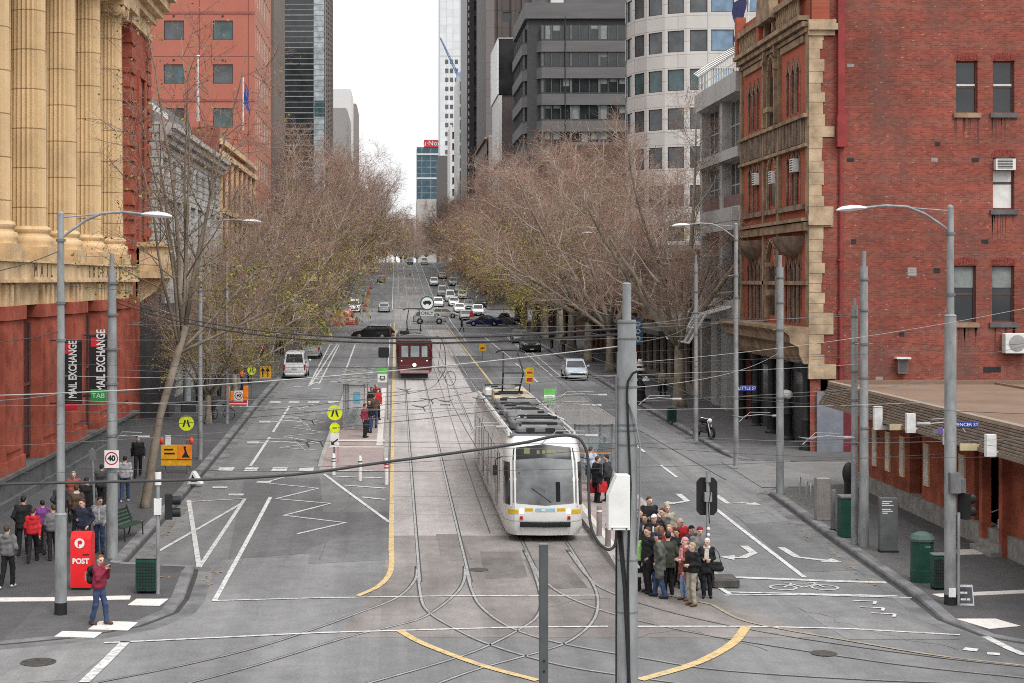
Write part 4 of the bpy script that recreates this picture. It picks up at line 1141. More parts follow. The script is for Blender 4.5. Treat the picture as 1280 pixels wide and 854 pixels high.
ops+=[(.7,3.6,.2,6.2),(5.4,6.6,.2,6.2),(8.2,11.9,.2,6.2)]
mb=MB();Wg.face(mb,L_,20.6,ops,.6);mb.build('wall',GCONX,gm_,smooth=0)
for i,op in enumerate(ops):Wg.window(gm_,op,GCONX,GL_GREY if i%3 else GL_DARK,.6,(4,2)if i<6 else(1,1),.08)
mb=MB()
for k in range(26):
 c=Wg.p(.2+k*.49,20.6,.1);mb.tube([c,c+Vector((0,0,1.1))],.025,4);mb.tube([c+Vector((0,0,1.1)),c+Vector((-.35,0,1.3))],.05,4)
Wg.block(mb,0,L_,21.65,21.72,.06,.14);Wg.block(mb,0,L_,21.1,21.15,.08,.12);mb.build('roof_rail',BLIND,gm_)
mb=MB();Wg.block(mb,-.02,L_,19.35,20.5,0,.35);Wg.block(mb,-.02,L_,15.65,16.25,0,.25);Wg.block(mb,2,L_-1,11.5,12.8,0,.35);mb.build('ledge',GCON,gm_,smooth=0)
mb=MB();Wg.block(mb,.62,6.18,12.92,13.6,-.5,-.1);Wg.block(mb,7.02,11.98,12.92,13.6,-.5,-.1);mb.build('spandrel',mat('maroon_spandrel',(.16,.1,.095),.7),gm_,smooth=0)
mb=MB();mb.box(XR+.2,45,D0+.1,D1-.02,20.5,20.6);mb.build('roof',GCONX,gm_,smooth=0)
mb=MB();mb.quad((XR,D1,0),(45,D1,0),(45,D1,20.6),(XR,D1,20.6));mb.build('far_wall',GCONX,gm_,smooth=0)
cp=thing('glass_canopy','sloping glass entrance canopy with white ribs on the grey bay building','canopy')
mb=MB();g0=Wg.p(2.2,6.6,.02)
for k in range(6):
 a=2.2+k*1.5;mb.tube([Wg.p(a,7.0,.03),Wg.p(a,6.6,1.5),Wg.p(a,4.9,2.5)],.07,5)
for z,d in((7.0,.05),(6.6,1.5),(5.75,2.0),(4.9,2.5)):mb.tube([Wg.p(2.2,z,d),Wg.p(9.7,z,d)],.06,5)
ribs=mb.build('ribs',BLIND,cp)
mb=MB();mb.quad(Wg.p(2.2,6.98,.05),Wg.p(9.7,6.98,.05),Wg.p(9.7,6.58,1.5),Wg.p(2.2,6.58,1.5));mb.quad(Wg.p(2.2,6.58,1.5),Wg.p(9.7,6.58,1.5),Wg.p(9.7,4.9,2.5),Wg.p(2.2,4.9,2.5))
mb.build('glass',see_glass('canopy_glass',(.6,.65,.66),.35),cp,smooth=0)
def front(name,label,y0,y1,h,wm,x=XR,fh=3.8,pitch=3.2,ww=1.9,wh=2.1,side=1,gms=None,z0=5.6,trim=None):
 b=thing(name,label,'building');g=gz((y0+y1)/2)
 if side>0:wl_=Wall((x,y1,0),(0,-1,0),(-1,0,0))
 else:wl_=Wall((x,y0,0),(0,1,0),(1,0,0))
 L_=y1-y0;ops=[]
 a=.7
 while a+ww<L_:
  z=z0+g
  while z+wh<h+g-.8:
   ops.append((a,a+ww,z,z+wh));z+=fh
  ops.append((a,a+ww,.6+g,3.8+g));a+=pitch
 mb=MB();wl_.face(mb,L_,h+g,ops,.3);mb.build('wall',wm,b,smooth=0)
 for i,op in enumerate(ops):wl_.window(b,op,FR_DARK,(gms or[GL_DARK,GL_GREY,GL_DARK])[(i*5)%3],.3,(1,2),.07)
 mb=MB();wl_.block(mb,0,L_,4.5+g,4.95+g,0,.3);wl_.block(mb,0,L_,h+g-.5,h+g,0,.45);mb.build('trim',trim or STONE_O,b,smooth=0)
 mb=MB();s_=side
 mb.box(x+.35*s_,x+25*s_,y0+.01,y1-.01,0,h+g-.05);mb.build('block',wm,b,smooth=0)
 mb=MB();mb.box(x+.4*s_,x+24*s_,y0+.1,y1-.1,h+g-.04,h+g+.3);mb.build('roof',GREYC,b,smooth=0)
 if side>0 and y0<200 or side<0 and y0<230:
  mb=MB();mb.box(x-2.6*s_,x,y0+.5,y1-.5,3.9+g,4.2+g);mb.build('verandah',mat('verandah_dark',(.06,.058,.055),.6),b,smooth=0)
 return b
front('shop_building','cream rendered shop building behind the right-hand trees, beyond the grey bay building',103.5,128,9.5,mat('cream_render_dull',(.27,.235,.2),.8,var=.2),XR)
front('shop_building','dark brick shop building with verandah behind the right-hand trees',128.2,160,10,mat('dark_brick_render',(.17,.1,.08),.85,var=.15),XR)
front('shop_building','brown brick corner building behind the right-hand trees, before the cross street',185,229,22,mat('brown_brick_render',(.19,.125,.1),.85,var=.15),XR)
front('shop_building','grey rendered building past the banded office on the right',290,340,24,GREYC,19.5)
front('shop_building','brown building near the crest on the right of the street',340.2,392,30,BRNC,19.5)
front('shop_building','beige building at the crest on the right of the street',392.2,470,26,mat('beige_render',(.34,.3,.26),.8,var=.1),19.5)
front('shop_building','red brick shops on the left just before the cross street',206.2,229,18,mat('red_render',(.24,.09,.07),.85,var=.15),-14.4,side=-1)
front('shop_building','cream shops on the left just past the cross street',262,329,15,mat('cream_render',(.42,.37,.31),.8,var=.12),-14.6,side=-1)
front('shop_building','brown grey building past the dark glass tower on the left',369,448,26,BRNC,-14.6,side=-1)
LB=thing('low_shop_building','low red timber building with a wide flat brown roof on the right','building')
TIM=mat('red_timber',(.30,.082,.046),.75,var=.3,scale=1.3,bump=.2);ROOFB=mat('brown_roof',(.185,.125,.09),.65,var=.12,scale=.5)
RIB=mat('awning_rib',(.20,.155,.12),.6,var=.15);RIBD=mat('awning_rib_dark',(.125,.095,.075),.7)
Wb=Wall((18.7,65,0),(0,-1,0),(-1,0,0))
mb=MB();Wb.block(mb,0,34,-.2,.85,-.4,.12);mb.build('plinth',mat('plinth_pale',(.26,.25,.235),.85,var=.2),LB,smooth=0)
def al(px):return 65-18.7*FPX/(px-CX)
bays2=[(.3,al(1137)),(al(1152),al(1218)),(al(1237)+.9,33.5)]
winx=[1094,1110.5,1128.5,1159,1203.5]
mb=MB();mb2=MB()
for a0,a1 in bays2:Wb.block(mb,a0,a1,.85,3.15,-.4,0)
mb.build('timber_wall',TIM,LB,smooth=0)
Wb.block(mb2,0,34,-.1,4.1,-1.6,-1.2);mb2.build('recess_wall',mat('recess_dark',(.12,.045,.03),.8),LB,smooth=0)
mb=MB();Wb.block(mb,0,34,3.16,3.9,-.6,-.3);mb.build('clerestory',GL_DARK,LB,smooth=0)
mb=MB()
for k in range(26):Wb.block(mb,.4+k*1.3,.58+k*1.3,3.152,3.95,-.3,-.02)
mb.build('posts',FR_DARK,LB,smooth=0)
for px in winx:
 a=al(px);D_=65-a;mb=MB();h0,h1=1.35,2.85
 Wb.block(mb,a-.26,a+.26,h0,h1,0,.06);w_=mb.build('window',mat('pale_timber_frame',(.68,.50,.32),.7),LB,smooth=0)
 mb=MB();Wb.block(mb,a-.17,a+.17,h0+.1,h1-.1,.06,.064);mb.build('pane',BLIND,w_,smooth=0)
for k,a in enumerate((al(1237),al(1262),al(1262)+2.2)):
 mb=MB();Wb.block(mb,a-.14,a+.14,.1,3.9,.0,.28);mb.build('timber_post',TIM,LB,smooth=0)
mb=MB();mb.box(18.1,18.575,48.6,50.4,.13,.31);mb.box(18.34,18.574,48.6,50.4,.31,.5)
mb.build('steps',mat('plinth_pale',(.26,.25,.235),.85),LB,smooth=0)
for px in(1230,1248):
 p=gnd(px,686 if px<1240 else 693);mb=MB()
 mb.tube([(p.x,p.y,.14),(p.x,p.y,1.1),(p.x+1.1,p.y-.2,1.55),(p.x+1.1,p.y-.2,.85)],.028,8);mb.build('handrail',mat('rail_pale',(.55,.55,.54),.4),LB)
mb=MB();mb.box(17.38,62,30,64.3,4.2,4.42);mb.box(17.38,62,64.0,64.3,4.42,4.56);mb.build('roof',ROOFB,LB,smooth=0)
mb=MB()
for x in(24,31,39):mb.box(x,x+.12,30,64,4.42,4.5)
mb.build('roof_seam',ROOFB,LB,smooth=0)
mb=MB();y0,y1=30,64
mb.quad((17.38,y0,4.40),(17.38,y1,4.40),(17.0,y1,3.72),(17.0,y0,3.72));mb.box(16.94,17.01,y0,y1,3.62,3.74)
mb.quad((17.38,y0,4.15),(17.0,y0,3.62),(17.0,y1,3.62),(17.38,y1,4.15))
for k in range(8):
 t=k/8;x=17.36-.37*t;z=4.40-.68*t;mb.box(x-.05,x+.0,y0,y1+.01,z-.05,z,0)
aw=mb.build('awning',[RIB],LB,smooth=0)
mb=MB()
for k in range(8):
 t=(k+.62)/8;x=17.36-.37*t;z=4.40-.68*t;mb.box(x-.012,x+.01,y0,y1,z-.018,z+.018,0)
mb.build('groove',RIBD,aw,smooth=0)
mb=MB();mb.box(17.33,17.58,y0,y1,4.425,4.54);mb.build('gutter',mat('gutter_pale',(.27,.21,.165),.6),LB,smooth=0)
for i,(px,py0,py1)in enumerate(((1105,508,537),(1146.5,517,541),(1194,537,556),(1247.5,543,571))):
 D_=17.0*FPX/(px-CX);mb=MB();z0=zat(py1,D_)
 hw_=(5,5.5,5.5,6)[i]*D_/FPX
 mb.box(16.92-2*hw_,16.92,D_-.1,D_+.1,z0,zat(py0,D_));mb.box(16.921,18.1,D_-.08,D_+.08,z0,z0+.16)
 mb.build('bracket_panel',mat('bracket_white',(.66,.66,.64),.5),LB,smooth=0)
for i,(p0,p1,py)in enumerate(((1112,1140,534),(1200,1242,559))):
 D_=16.93*FPX/((p0+p1)/2-CX);z=zat(py,D_);mb=MB();x0_,x1_=xat(p0,D_),xat(p1,D_)
 mb.box(x0_,x1_,D_-.03,D_+.03,z-.1,z+.1);o=mb.build('sign_board',mat('sign_cream',(.5,.42,.26),.6),LB,smooth=0)
mb=MB();D_=46.;mb.box(xat(1256,D_),xat(1300,D_),D_,D_+.1,zat(560,D_),zat(540,D_))
for k in range(7):mb.box(xat(1259+k*6,D_),xat(1262+k*6,D_),D_-.05,D_,zat(559,D_),zat(541,D_))
mb.build('lattice',mat('lattice_brown',(.12,.075,.055),.7),LB,smooth=0)
for i,px in enumerate((1278,)):
 pass
acu=thing('air_conditioner','white air conditioning unit fixed high on the plain brick wall','air conditioner',(xat(1270,75.6),75.8,zat(442,75.6)))
mb=MB();mb.box(-.55,.6,-.35,.15,0,.95,0,.03);mb.build('casing',BLIND,acu,smooth=0)
mb=MB();mb.lathe([(.36,0),(.38,.02),(.3,.03)],20);fan=mb.build('fan_grille',GREYC,acu,(.0,-.36,.5));fan.rotation_euler=(R(90),0,0)
hc=thing('wall_lantern','rusty square wall lantern with a small white hood on the brick wall','lantern',(xat(1127,75.9),75.95,zat(467,75.9)))
mb=MB();mb.box(-.24,.24,-.3,.05,0,.7);mb.build('box',mat('lantern_rust',(.16,.1,.085),.7),hc,smooth=0);mb=MB();mb.box(-.34,.34,-.42,.05,.7,.78);mb.build('hood',BLIND,hc,smooth=0);mb=MB();mb.box(-.17,.17,-.31,-.3,.1,.6);mb.build('pane',GL_GREY,hc,smooth=0)
BARK=mat('plane_bark',(.33,.285,.225),.85,var=.3,scale=1.6,c2=(.13,.105,.08),bump=.4,bscale=5,stretch=(1,1,.5))
TWIG=mat('twig_brown',(.36,.208,.168),.85,var=.25,scale=.28,c2=(.17,.125,.095),obj_var=.14,spec=.1)
LIMB=mat('limb_bark',(.50,.44,.365),.85,var=.25,scale=1.,c2=(.29,.24,.19))
LEAF_G=mat('leaf_olive',(.31,.27,.06),.7,scale=.8,c2=(.15,.15,.04),obj_var=.15)
LEAF_O=mat('leaf_orange',(.42,.19,.05),.7,scale=.8,c2=(.25,.19,.05),obj_var=.15)
def tree_meshes(seed,H=20.,spread=1.35,lean=(0,0),low=None,fork=.17,leaf=0,dens=1.05,rtr=1.):
 rg=np.random.default_rng(seed);rn=random.Random(seed)
 T,LM=MB(),MB()
 tips=[]
 P0=Vector((0,0,-.1));fk=Vector((lean[0],lean[1],H*fork))
 mid=fk*.5+Vector((-lean[0]*.15,-lean[1]*.15,0))
 r0=.021*H*rtr
 T.tube([P0,Vector((0,0,.35)),mid,fk],[r0*1.35,r0,r0*.82,r0*.72],10)
 segs=[]
 def poly(p,d,L,n,curl,wob):
  pts=[p.copy()];d=d.normalized()
  for i in range(n):
   d=(d+Vector((0,0,curl))+Vector((rn.uniform(-wob,wob),rn.uniform(-wob,wob),rn.uniform(-wob,wob)))).normalized()
   p=p+d*L/n;pts.append(p.copy())
  return pts
 nl=8;limbs=[]
 for k in range(nl):
  az=2*math.pi*(k+rn.uniform(-.25,.25))/nl;el=R((78,44,62,50,70,41,56,66)[k%8]+rn.uniform(-5,5))
  d=Vector((math.cos(az)*math.cos(el)*spread,math.sin(az)*math.cos(el)*spread,math.sin(el)))
  L=H*(.76 if el>1.0 else .62)*rn.uniform(.88,1.05)
  st=mid.lerp(fk,rn.uniform(.75,1))
  limbs.append((poly(st,d,L,7,.05,.10),r0*.5*rn.uniform(.75,1.1)))
 if low:
  for d,L in low:limbs.append((poly(mid.lerp(fk,.7),Vector(d),L,7,.04,.09),r0*.42))
 def along(pts,t):
  x=t*(len(pts)-1);i=min(int(x),len(pts)-2);return pts[i].lerp(pts[i+1],x-i),(pts[i+1]-pts[i]).normalized()
 br=[]
 for pts,rr in limbs:
  n=len(pts);T.tube(pts,[rr*(1-.86*i/(n-1))for i in range(n)],7)
  m=int(11*dens)
  for q in range(m):
   t=.16+.82*(q+rn.random())/m;p,d=along(pts,min(t,.99))
   o=Vector((rn.gauss(0,1),rn.gauss(0,1),rn.gauss(0,.7)));o=(o-d*o.dot(d)).normalized()
   L=H*.21*(1.1-.6*t)*rn.uniform(.7,1.25)
   br.append((poly(p,d*.75+o*.85,L,5,.07,.14),max(.018,rr*(1-.86*t)*.5)))
 tw=[]
 for pts,rr in br:
  LM.tube(pts,[rr*(1-.8*i/5)for i in range(6)],5,cap=False)
  m=int(10*dens)
  for q in range(m):
   t=.12+.86*(q+rn.random())/m;p,d=along(pts,min(t,.99))
   o=Vector((rn.gauss(0,1),rn.gauss(0,1),rn.gauss(0,1)));o=(o-d*o.dot(d)).normalized()
   tw.append((poly(p,d*.7+o*.9,H*.085*rn.uniform(.6,1.3),3,.06,.2),.013))
 LB_=MB()
 S,E,RA=[],[],[]
 for pts,rr in tw:
  LM.tube(pts,[rr*1.25,rr,rr*.8,rr*.5],3,cap=False)
  m=int(9*dens)
  for q in range(m):
   t=.1+.88*(q+rn.random())/m;p,d=along(pts,min(t,.99))
   o=Vector((rn.gauss(0,1),rn.gauss(0,1),rn.gauss(0,1)));o=(o-d*o.dot(d)).normalized()
   L=H*.038*rn.uniform(.5,1.4);e=p+(d*.6+o).normalized()*L
   S.append(p);E.append(e);RA.append(.009)
   if rn.random()<.8:
    o2=Vector((rn.gauss(0,1),rn.gauss(0,1),rn.gauss(0,1))).normalized()
    c=p.lerp(e,.5);S.append(c);E.append(c+(o2+d).normalized()*L*.6);RA.append(.0075)
 S=np.array([tuple(s)for s in S]);E=np.array([tuple(s)for s in E]);RA=np.array(RA)
 d=E-S;d/=np.linalg.norm(d,axis=1)[:,None]+1e-9
 ref=np.where(np.abs(d[:,2:3])<.9,np.array([[0,0,1.]]),np.array([[1.,0,0]]))
 u=np.cross(d,ref);u/=np.linalg.norm(u,axis=1)[:,None];v=np.cross(d,u)
 N=len(S);V=np.zeros((N,6,3))
 for j in range(3):
  a=2*math.pi*j/3;w_=u*math.cos(a)+v*math.sin(a)
  V[:,j]=S+w_*RA[:,None];V[:,3+j]=E+w_*RA[:,None]*.6
 base=np.arange(N)[:,None,None]*6
 F=np.array([[0,1,4,3],[1,2,5,4],[2,0,3,5]])[None]+base
 crown=mesh_np('crown',V.reshape(-1,3),F.reshape(-1,4),TWIG)
 trunk=MB();trunk.v,trunk.f,trunk.m=T.v,T.f,T.m
 tme=trunk_mesh(T,'trunk',BARK);lme=trunk_mesh(LM,'limbs',LIMB)
 leaves=None
 if leaf:
  z=E[:,2];wgt=(np.clip((H*.66-z)/(H*.5),0,1)**1.4+.01)*(.25+(np.sin(E[:,0]*.9+seed)*np.sin(E[:,1]*1.1)*np.sin(z*1.0)>.05))
  idx=rg.choice(N,size=leaf,p=wgt/wgt.sum());c=E[idx]+rg.normal(0,.12,(leaf,3));s_=rg.uniform(.04,.105,leaf)
  a=rg.normal(0,1,(leaf,3));a/=np.linalg.norm(a,axis=1)[:,None];b=np.cross(a,rg.normal(0,1,(leaf,3)));b/=np.linalg.norm(b,axis=1)[:,None]
  a*=s_[:,None];b*=s_[:,None]*.7
  V=np.stack([c-a,c-b,c+a,c+b],1).reshape(-1,3);F=np.arange(leaf*4).reshape(-1,4)
  leaves=(V,F)
 return tme,lme,crown,leaves
def mesh_np(name,V,F,m):
 me=bpy.data.meshes.new(name);nv,nf=len(V),len(F);k=F.shape[1]
 me.vertices.add(nv);me.vertices.foreach_set('co',V.astype(np.float32).ravel())
 me.loops.add(nf*k);me.loops.foreach_set('vertex_index',F.astype(np.int32).ravel())
 me.polygons.add(nf);me.polygons.foreach_set('loop_start',np.arange(0,nf*k,k,dtype=np.int32));me.polygons.foreach_set('loop_total',np.full(nf,k,dtype=np.int32))
 me.materials.append(m);me.update(calc_edges=True);me.validate()
 return me
def trunk_mesh(mb,name,m):
 me=bpy.data.meshes.new(name);me.from_pydata(mb.v,[],mb.f);me.materials.append(m)
 me.polygons.foreach_set('use_smooth',[True]*len(me.polygons));me.update();return me
VAR=[]
for sd_,kw in((11,{}),(12,dict(spread=1.5)),(13,dict(spread=1.2,fork=.2)),(14,dict(spread=1.45)),(15,dict(spread=1.3))):
 VAR.append(tree_meshes(sd_,leaf=8500,**kw))
LEAFM={}
def place_tree(var,x,y,H,rz,label,group,leafmat=None,special=None):
 tme,lme,cme,lv=special or VAR[var];s_=H/20.
 t=thing('plane_tree',label,'tree',(x,y,gz(y)+.12),rz,group);t.scale=(s_,s_,s_)
 for n,me in(('trunk',tme),('limbs',lme),('crown',cme)):
  o=bpy.data.objects.new(n,me);COL.objects.link(o);o.parent=t
 if leafmat is not None:
  key=(id(tme),leafmat.name)
  if key not in LEAFM:LEAFM[key]=mesh_np('leaves',lv[0],lv[1],leafmat)
  o=bpy.data.objects.new('leaves',LEAFM[key]);COL.objects.link(o);o.parent=t
 return t
ORD=['first','second','third','fourth','fifth','sixth','seventh','eighth','ninth','tenth','eleventh','twelfth','thirteenth','fourteenth','fifteenth','sixteenth','seventeenth','eighteenth','nineteenth']
sp1=tree_meshes(33,20.,.30,lean=(1.9,.3),low=[((.95,.2,.30),9.5),((.6,.5,.75),10.)],fork=.44,leaf=2200,dens=.62,rtr=.56)
p=gnd(182,640)
BARK_D=mat('plane_bark_dark',(.24,.20,.155),.85,var=.3,scale=1.6,c2=(.10,.08,.06),bump=.4,bscale=5,stretch=(1,1,.5));LIMB_D=mat('limb_bark_dark',(.2,.165,.135),.85,scale=1.,c2=(.1,.08,.065))
for q_ in(0,1):sp1[q_].materials[0]=(BARK_D,LIMB_D)[q_]
place_tree(0,p.x,p.y,15.2,0,'leaning bare plane tree in front of the grey stone building, nearest on the left footpath','plane trees along the left footpath',LEAF_G,sp1)
rt_=random.Random(5)
LD=[88,101,114,127,140,153,167,181,195,209,222];LH=[9.5,11,13,16,17.5,22,21,24,26,25,26]
for i,d in enumerate(LD):
 place_tree(i*2+1&3 if i%3 else 4,(-11.3 if 2<=i<=6 else-10.4)+rt_.uniform(-.3,.4),d,LH[i],rt_.uniform(0,6.28),f'bare plane tree with olive leaves low down, {ORD[i + 1]} along the left footpath','plane trees along the left footpath',LEAF_G if i<9 else LEAF_O)
RD=[97.5,126,139,153,167,181,195,209,223];RH=[19,19,21,22.5,22,23,23,23,24]
RX=[17.2,16.9,17,17,17,17,17,17,17]
for i,d in enumerate(RD):
 place_tree((i*3+2)%5,RX[i]+rt_.uniform(-.2,.2),d,RH[i],rt_.uniform(0,6.28),f'bare plane tree with pale limbs, {ORD[i]} along the right footpath','plane trees along the right footpath',LEAF_O if i in(5,6,7,8)else(LEAF_G if i in(2,3)else None))
for i in range(14):
 d=270+i*14.5
 place_tree((i*2)%5,-10+rt_.uniform(-.4,.4),d,rt_.uniform(20,23),rt_.uniform(0,6.28),f'bare brown plane tree, {ORD[i]} past the cross street in the left row','plane trees beyond the cross street',None)
 place_tree((i*2+3)%5,16.8+rt_.uniform(-.4,.4),d+3,rt_.uniform(18,21),rt_.uniform(0,6.28),f'bare brown plane tree, {ORD[i]} past the cross street in the right row','plane trees beyond the cross street',LEAF_O if i<3 else None)
for i,(x,d,h)in enumerate(((0,560,15),(8,600,14),(-9,580,19),(16,570,18),(2.5,660,20),(6.5,640,22),(12,620,21),(-4,680,22),(4.5,720,24),(9.5,700,24))):
 place_tree(i%5,x,d,h,i*1.7,f'small hazy bare tree over the crest of the street, {ORD[i]} beyond the top','trees over the crest',None)
def carpaint(name,c,rough=.25):
 if name in _M:return _M[name]
 m=mat(name,c,rough,0,.05,.7);b=m.node_tree.nodes['Principled BSDF'];b.inputs['Coat Weight'].default_value=.5;b.inputs['Coat Roughness'].default_value=.08
 return m
P_WHITE=carpaint('paint_white',(.68,.68,.67));P_SILVER=carpaint('paint_silver',(.36,.37,.38));P_GREY=carpaint('paint_grey',(.16,.165,.17));P_BLACK=carpaint('paint_black',(.015,.015,.017))
P_BLUE=carpaint('paint_blue',(.025,.035,.13));P_ICE=carpaint('paint_ice_blue',(.40,.44,.50));P_YEL=carpaint('paint_taxi',(.55,.42,.06));P_CREAM=carpaint('paint_champagne',(.42,.40,.35))
TYRE=mat('tyre_rubber',(.018,.018,.018),.85);RIM=mat('rim_alloy',(.4,.4,.41),.35,.7);TRIM=mat('black_trim',(.02,.02,.021),.6);LAMP=mat('lamp_clear',(.75,.75,.74),.1);LAMP_R=mat('lamp_red',(.35,.015,.012),.2)
PLATE=mat('number_plate',(.6,.6,.58),.5);CHROME=mat('chrome',(.6,.6,.6),.15,1.)
KINDC=dict(sedan=dict(L=4.8,W=1.8,H=1.44,belt=.93,hood=.88,deck=1.0,ws=1.15,rf=.3,rr=-1.0,rb=-1.75,r=.32),hatch=dict(L=4.1,W=1.72,H=1.5,belt=.95,hood=.92,deck=1.0,ws=1.15,rf=.35,rr=-1.5,rb=-1.9,r=.31),wagon=dict(L=4.75,W=1.8,H=1.52,belt=.95,hood=.9,deck=1.0,ws=1.2,rf=.4,rr=-1.85,rb=-2.25,r=.32),suv=dict(L=4.6,W=1.85,H=1.78,belt=1.12,hood=1.08,deck=1.15,ws=1.15,rf=.55,rr=-1.85,rb=-2.2,r=.37),van=dict(L=4.85,W=1.76,H=1.98,belt=1.12,hood=1.02,deck=1.12,ws=2.05,rf=1.25,rr=-2.25,rb=-2.36,r=.32),ute=dict(L=5.0,W=1.82,H=1.72,belt=1.08,hood=1.05,deck=1.05,ws=1.3,rf=.7,rr=-.35,rb=-.6,r=.37))
_carproto={}
def make_car(kind,paint,label,far=False):
 k=KINDC[kind];L,W,H=k['L'],k['W'],k['H'];h=W/2;r_=k['r']
 t=thing('van' if kind=='van' else 'car',label,'van' if kind=='van' else 'car',group=None)
 st=[(-L/2,.80,.42,k['deck']-.18),(-L/2+.08,.93,.32,k['deck']-.03),(-L/2+.5,.99,.24,k['deck']),(k['rb']+.3,1.,.22,k['belt']+.02),(0,1.,.2,k['belt']),(k['ws']-.1,1.,.22,k['belt']-.0),(k['ws']+.25,.995,.22,k['hood']+.02),(L/2-.45,.97,.24,k['hood']-.1),(L/2-.12,.9,.28,k['hood']-.2),(L/2,.78,.40,k['hood']-.34)]
 if kind=='van':st=st[:5]+[(k['ws']-.1,1.,.22,k['belt']+.04),(L/2-.12,.94,.26,k['hood']-.02),(L/2,.85,.36,k['hood']-.2)]
 rings=[]
 for y,wf,zb,zt in st:
  w=h*wf;e=.10
  rings.append([(-w+.14,y,zb),(w-.14,y,zb),(w-.02,y,zb+.14),(w,y,(zb+zt)/2),(w-.04,y,zt-.1),(w-.16,y,zt),(-w+.16,y,zt),(-w+.04,y,zt-.1),(-w,y,(zb+zt)/2),(-w+.02,y,zb+.14)])
 mb=MB();mb.loft(rings)
 b0=k['belt']-.03;wt=h*.76;wb_=h-.07
 g=[(k['rb'],b0,wb_),(k['rr'],H-.06,wt),(k['rr']+.25,H,wt*.98),(k['rf']-.2,H,wt*.98),(k['rf'],H-.07,wt),(k['ws'],b0,wb_)]
 vs=[]
 for y,z,w in g:vs+=[(-w,y,z),(w,y,z)]
 for y,z,w in((k['rr'],b0,wb_),(k['rf'],b0,wb_)):vs+=[(-w,y,b0),(w,y,b0)]
 fs=[(2*i,2*i+1,2*i+3,2*i+2)for i in range(5)]+[(0,2,12),(13,3,1),(10,14,8),(9,15,11),(12,2,4,6,8,14),(15,9,7,5,3,13)]
 mb.add(vs,[f[::-1]for f in fs])
 body=mb.build('body',paint,t,smooth=35)
 def panel(name,pts,m,off):
  a,b,c=Vector(pts[0]),Vector(pts[1]),Vector(pts[2]);n=(b-a).cross(c-a).normalized()*off
  q=MB();q.add([Vector(p)+n for p in pts],[tuple(range(len(pts)))]);return q.build(name,m,t,smooth=0)
 def lerp3(a,b,s):return tuple(a[i]+(b[i]-a[i])*s for i in range(3))
 zt=H-.07
 A,B,C_,D_=(-wb_,k['ws'],b0),(wb_,k['ws'],b0),(wt,k['rf'],zt),(-wt,k['rf'],zt)
 def inset(q,s0=.06,s1=.06,s2=.93):
  a,b,c,d=q
  bl,br_=lerp3(a,b,s0),lerp3(b,a,s0);tl,tr=lerp3(d,c,s0),lerp3(c,d,s0)
  return[lerp3(bl,tl,s1),lerp3(br_,tr,s1),lerp3(br_,tr,s2),lerp3(bl,tl,s2)]
 panel('windscreen',inset((B,A,D_,C_)),GL_DARK,.008)
 A2,B2,C2,D2=(-wb_,k['rb'],b0),(wb_,k['rb'],b0),(wt,k['rr'],H-.06),(-wt,k['rr'],H-.06)
 panel('rear_window',inset((A2,B2,C2,D2),.08,.12 if kind!='van' else .18),GL_DARK,.008)
 for s_ in(-1,1):
  a=(s_*wb_,k['rb']+.12,b0+.05);b=(s_*wb_,k['ws']-.16,b0+.05);c=(s_*(wt+.02),k['rf']-.04,zt-.03);d=(s_*(wt+.02),k['rr']+.06,zt-.03)
  lo=lambda s:lerp3(a,b,s);hi=lambda s:lerp3(d,c,s)
  cuts=((.02,.47),(.51,.98))if kind!='ute' else((.02,.98),)
  for s0,s1 in cuts:
   q=[lo(s0),lo(s1),hi(s1),hi(s0)]
   if s_<0:q=q[::-1]
   panel('side_window',q,GL_DARK,.010)
 wbz=L*.29
 for sy in(wbz,-wbz):
  for s_ in(-1,1):
   q=MB();q.tube([(0,0,0),(s_*.012,0,0)],r_+.06,18);arch=q.build('wheel_arch',TRIM,t,(s_*(h-.008),sy,r_+.02))
   q=MB();q.tube([(-s_*.2,0,0),(0,0,0)],[r_,r_],18);ty=q.build('wheel',TYRE,t,(s_*(h+.016),sy,r_),smooth=50)
   q=MB();q.tube([(0,0,0),(s_*.012,0,0)],[r_*.64,r_*.58],14);q.build('rim',RIM,ty)
 yn,yt=L/2,-L/2
 for s_ in(-1,1):
  q=MB();q.box(-.19,.19,-.05,.05,-.075,.075,0,.03);q.build('headlight',LAMP,t,(s_*(h*.66),yn-.115,k['hood']-.33+.05),-s_*.25)
  q=MB()
  if kind in('van','suv','hatch','wagon'):q.box(-.06,.06,-.05,.05,-.2,.2,0,.02);q.build('tail_light',LAMP_R,t,(s_*(h*.86),yt+.06,k['deck']-.25))
  else:q.box(-.2,.2,-.05,.05,-.075,.075,0,.02);q.build('tail_light',LAMP_R,t,(s_*(h*.68),yt+.045,k['deck']-.26))
  q=MB();q.box(-.1,.1,-.05,.05,-.07,.07,0,.03);q.build('wing_mirror',paint,t,(s_*(h+.07),k['ws']-.35,b0+.1))
 q=MB();q.box(-.55,.55,yn-.06,yn+.012,.42,.58,0,.02);q.build('grille',TRIM,t,smooth=0)
 q=MB();q.box(-h*.8,h*.8,yn-.1,yn+.03,.24,.40,0,.03);q.box(-h*.8,h*.8,yt-.03,yt+.1,.26,.44,0,.03);q.build('bumper',TRIM if kind in('suv','ute')else paint,t,smooth=0)
 q=MB();q.box(-.19,.19,yn+.031,yn+.04,.28,.38);q.build('number_plate',PLATE,t,smooth=0)
 q=MB();q.box(-.19,.19,yt-.05,yt-.031,.52 if kind!='van' else .75,.63 if kind!='van' else .86);q.build('number_plate',PLATE,t,smooth=0)
 return t
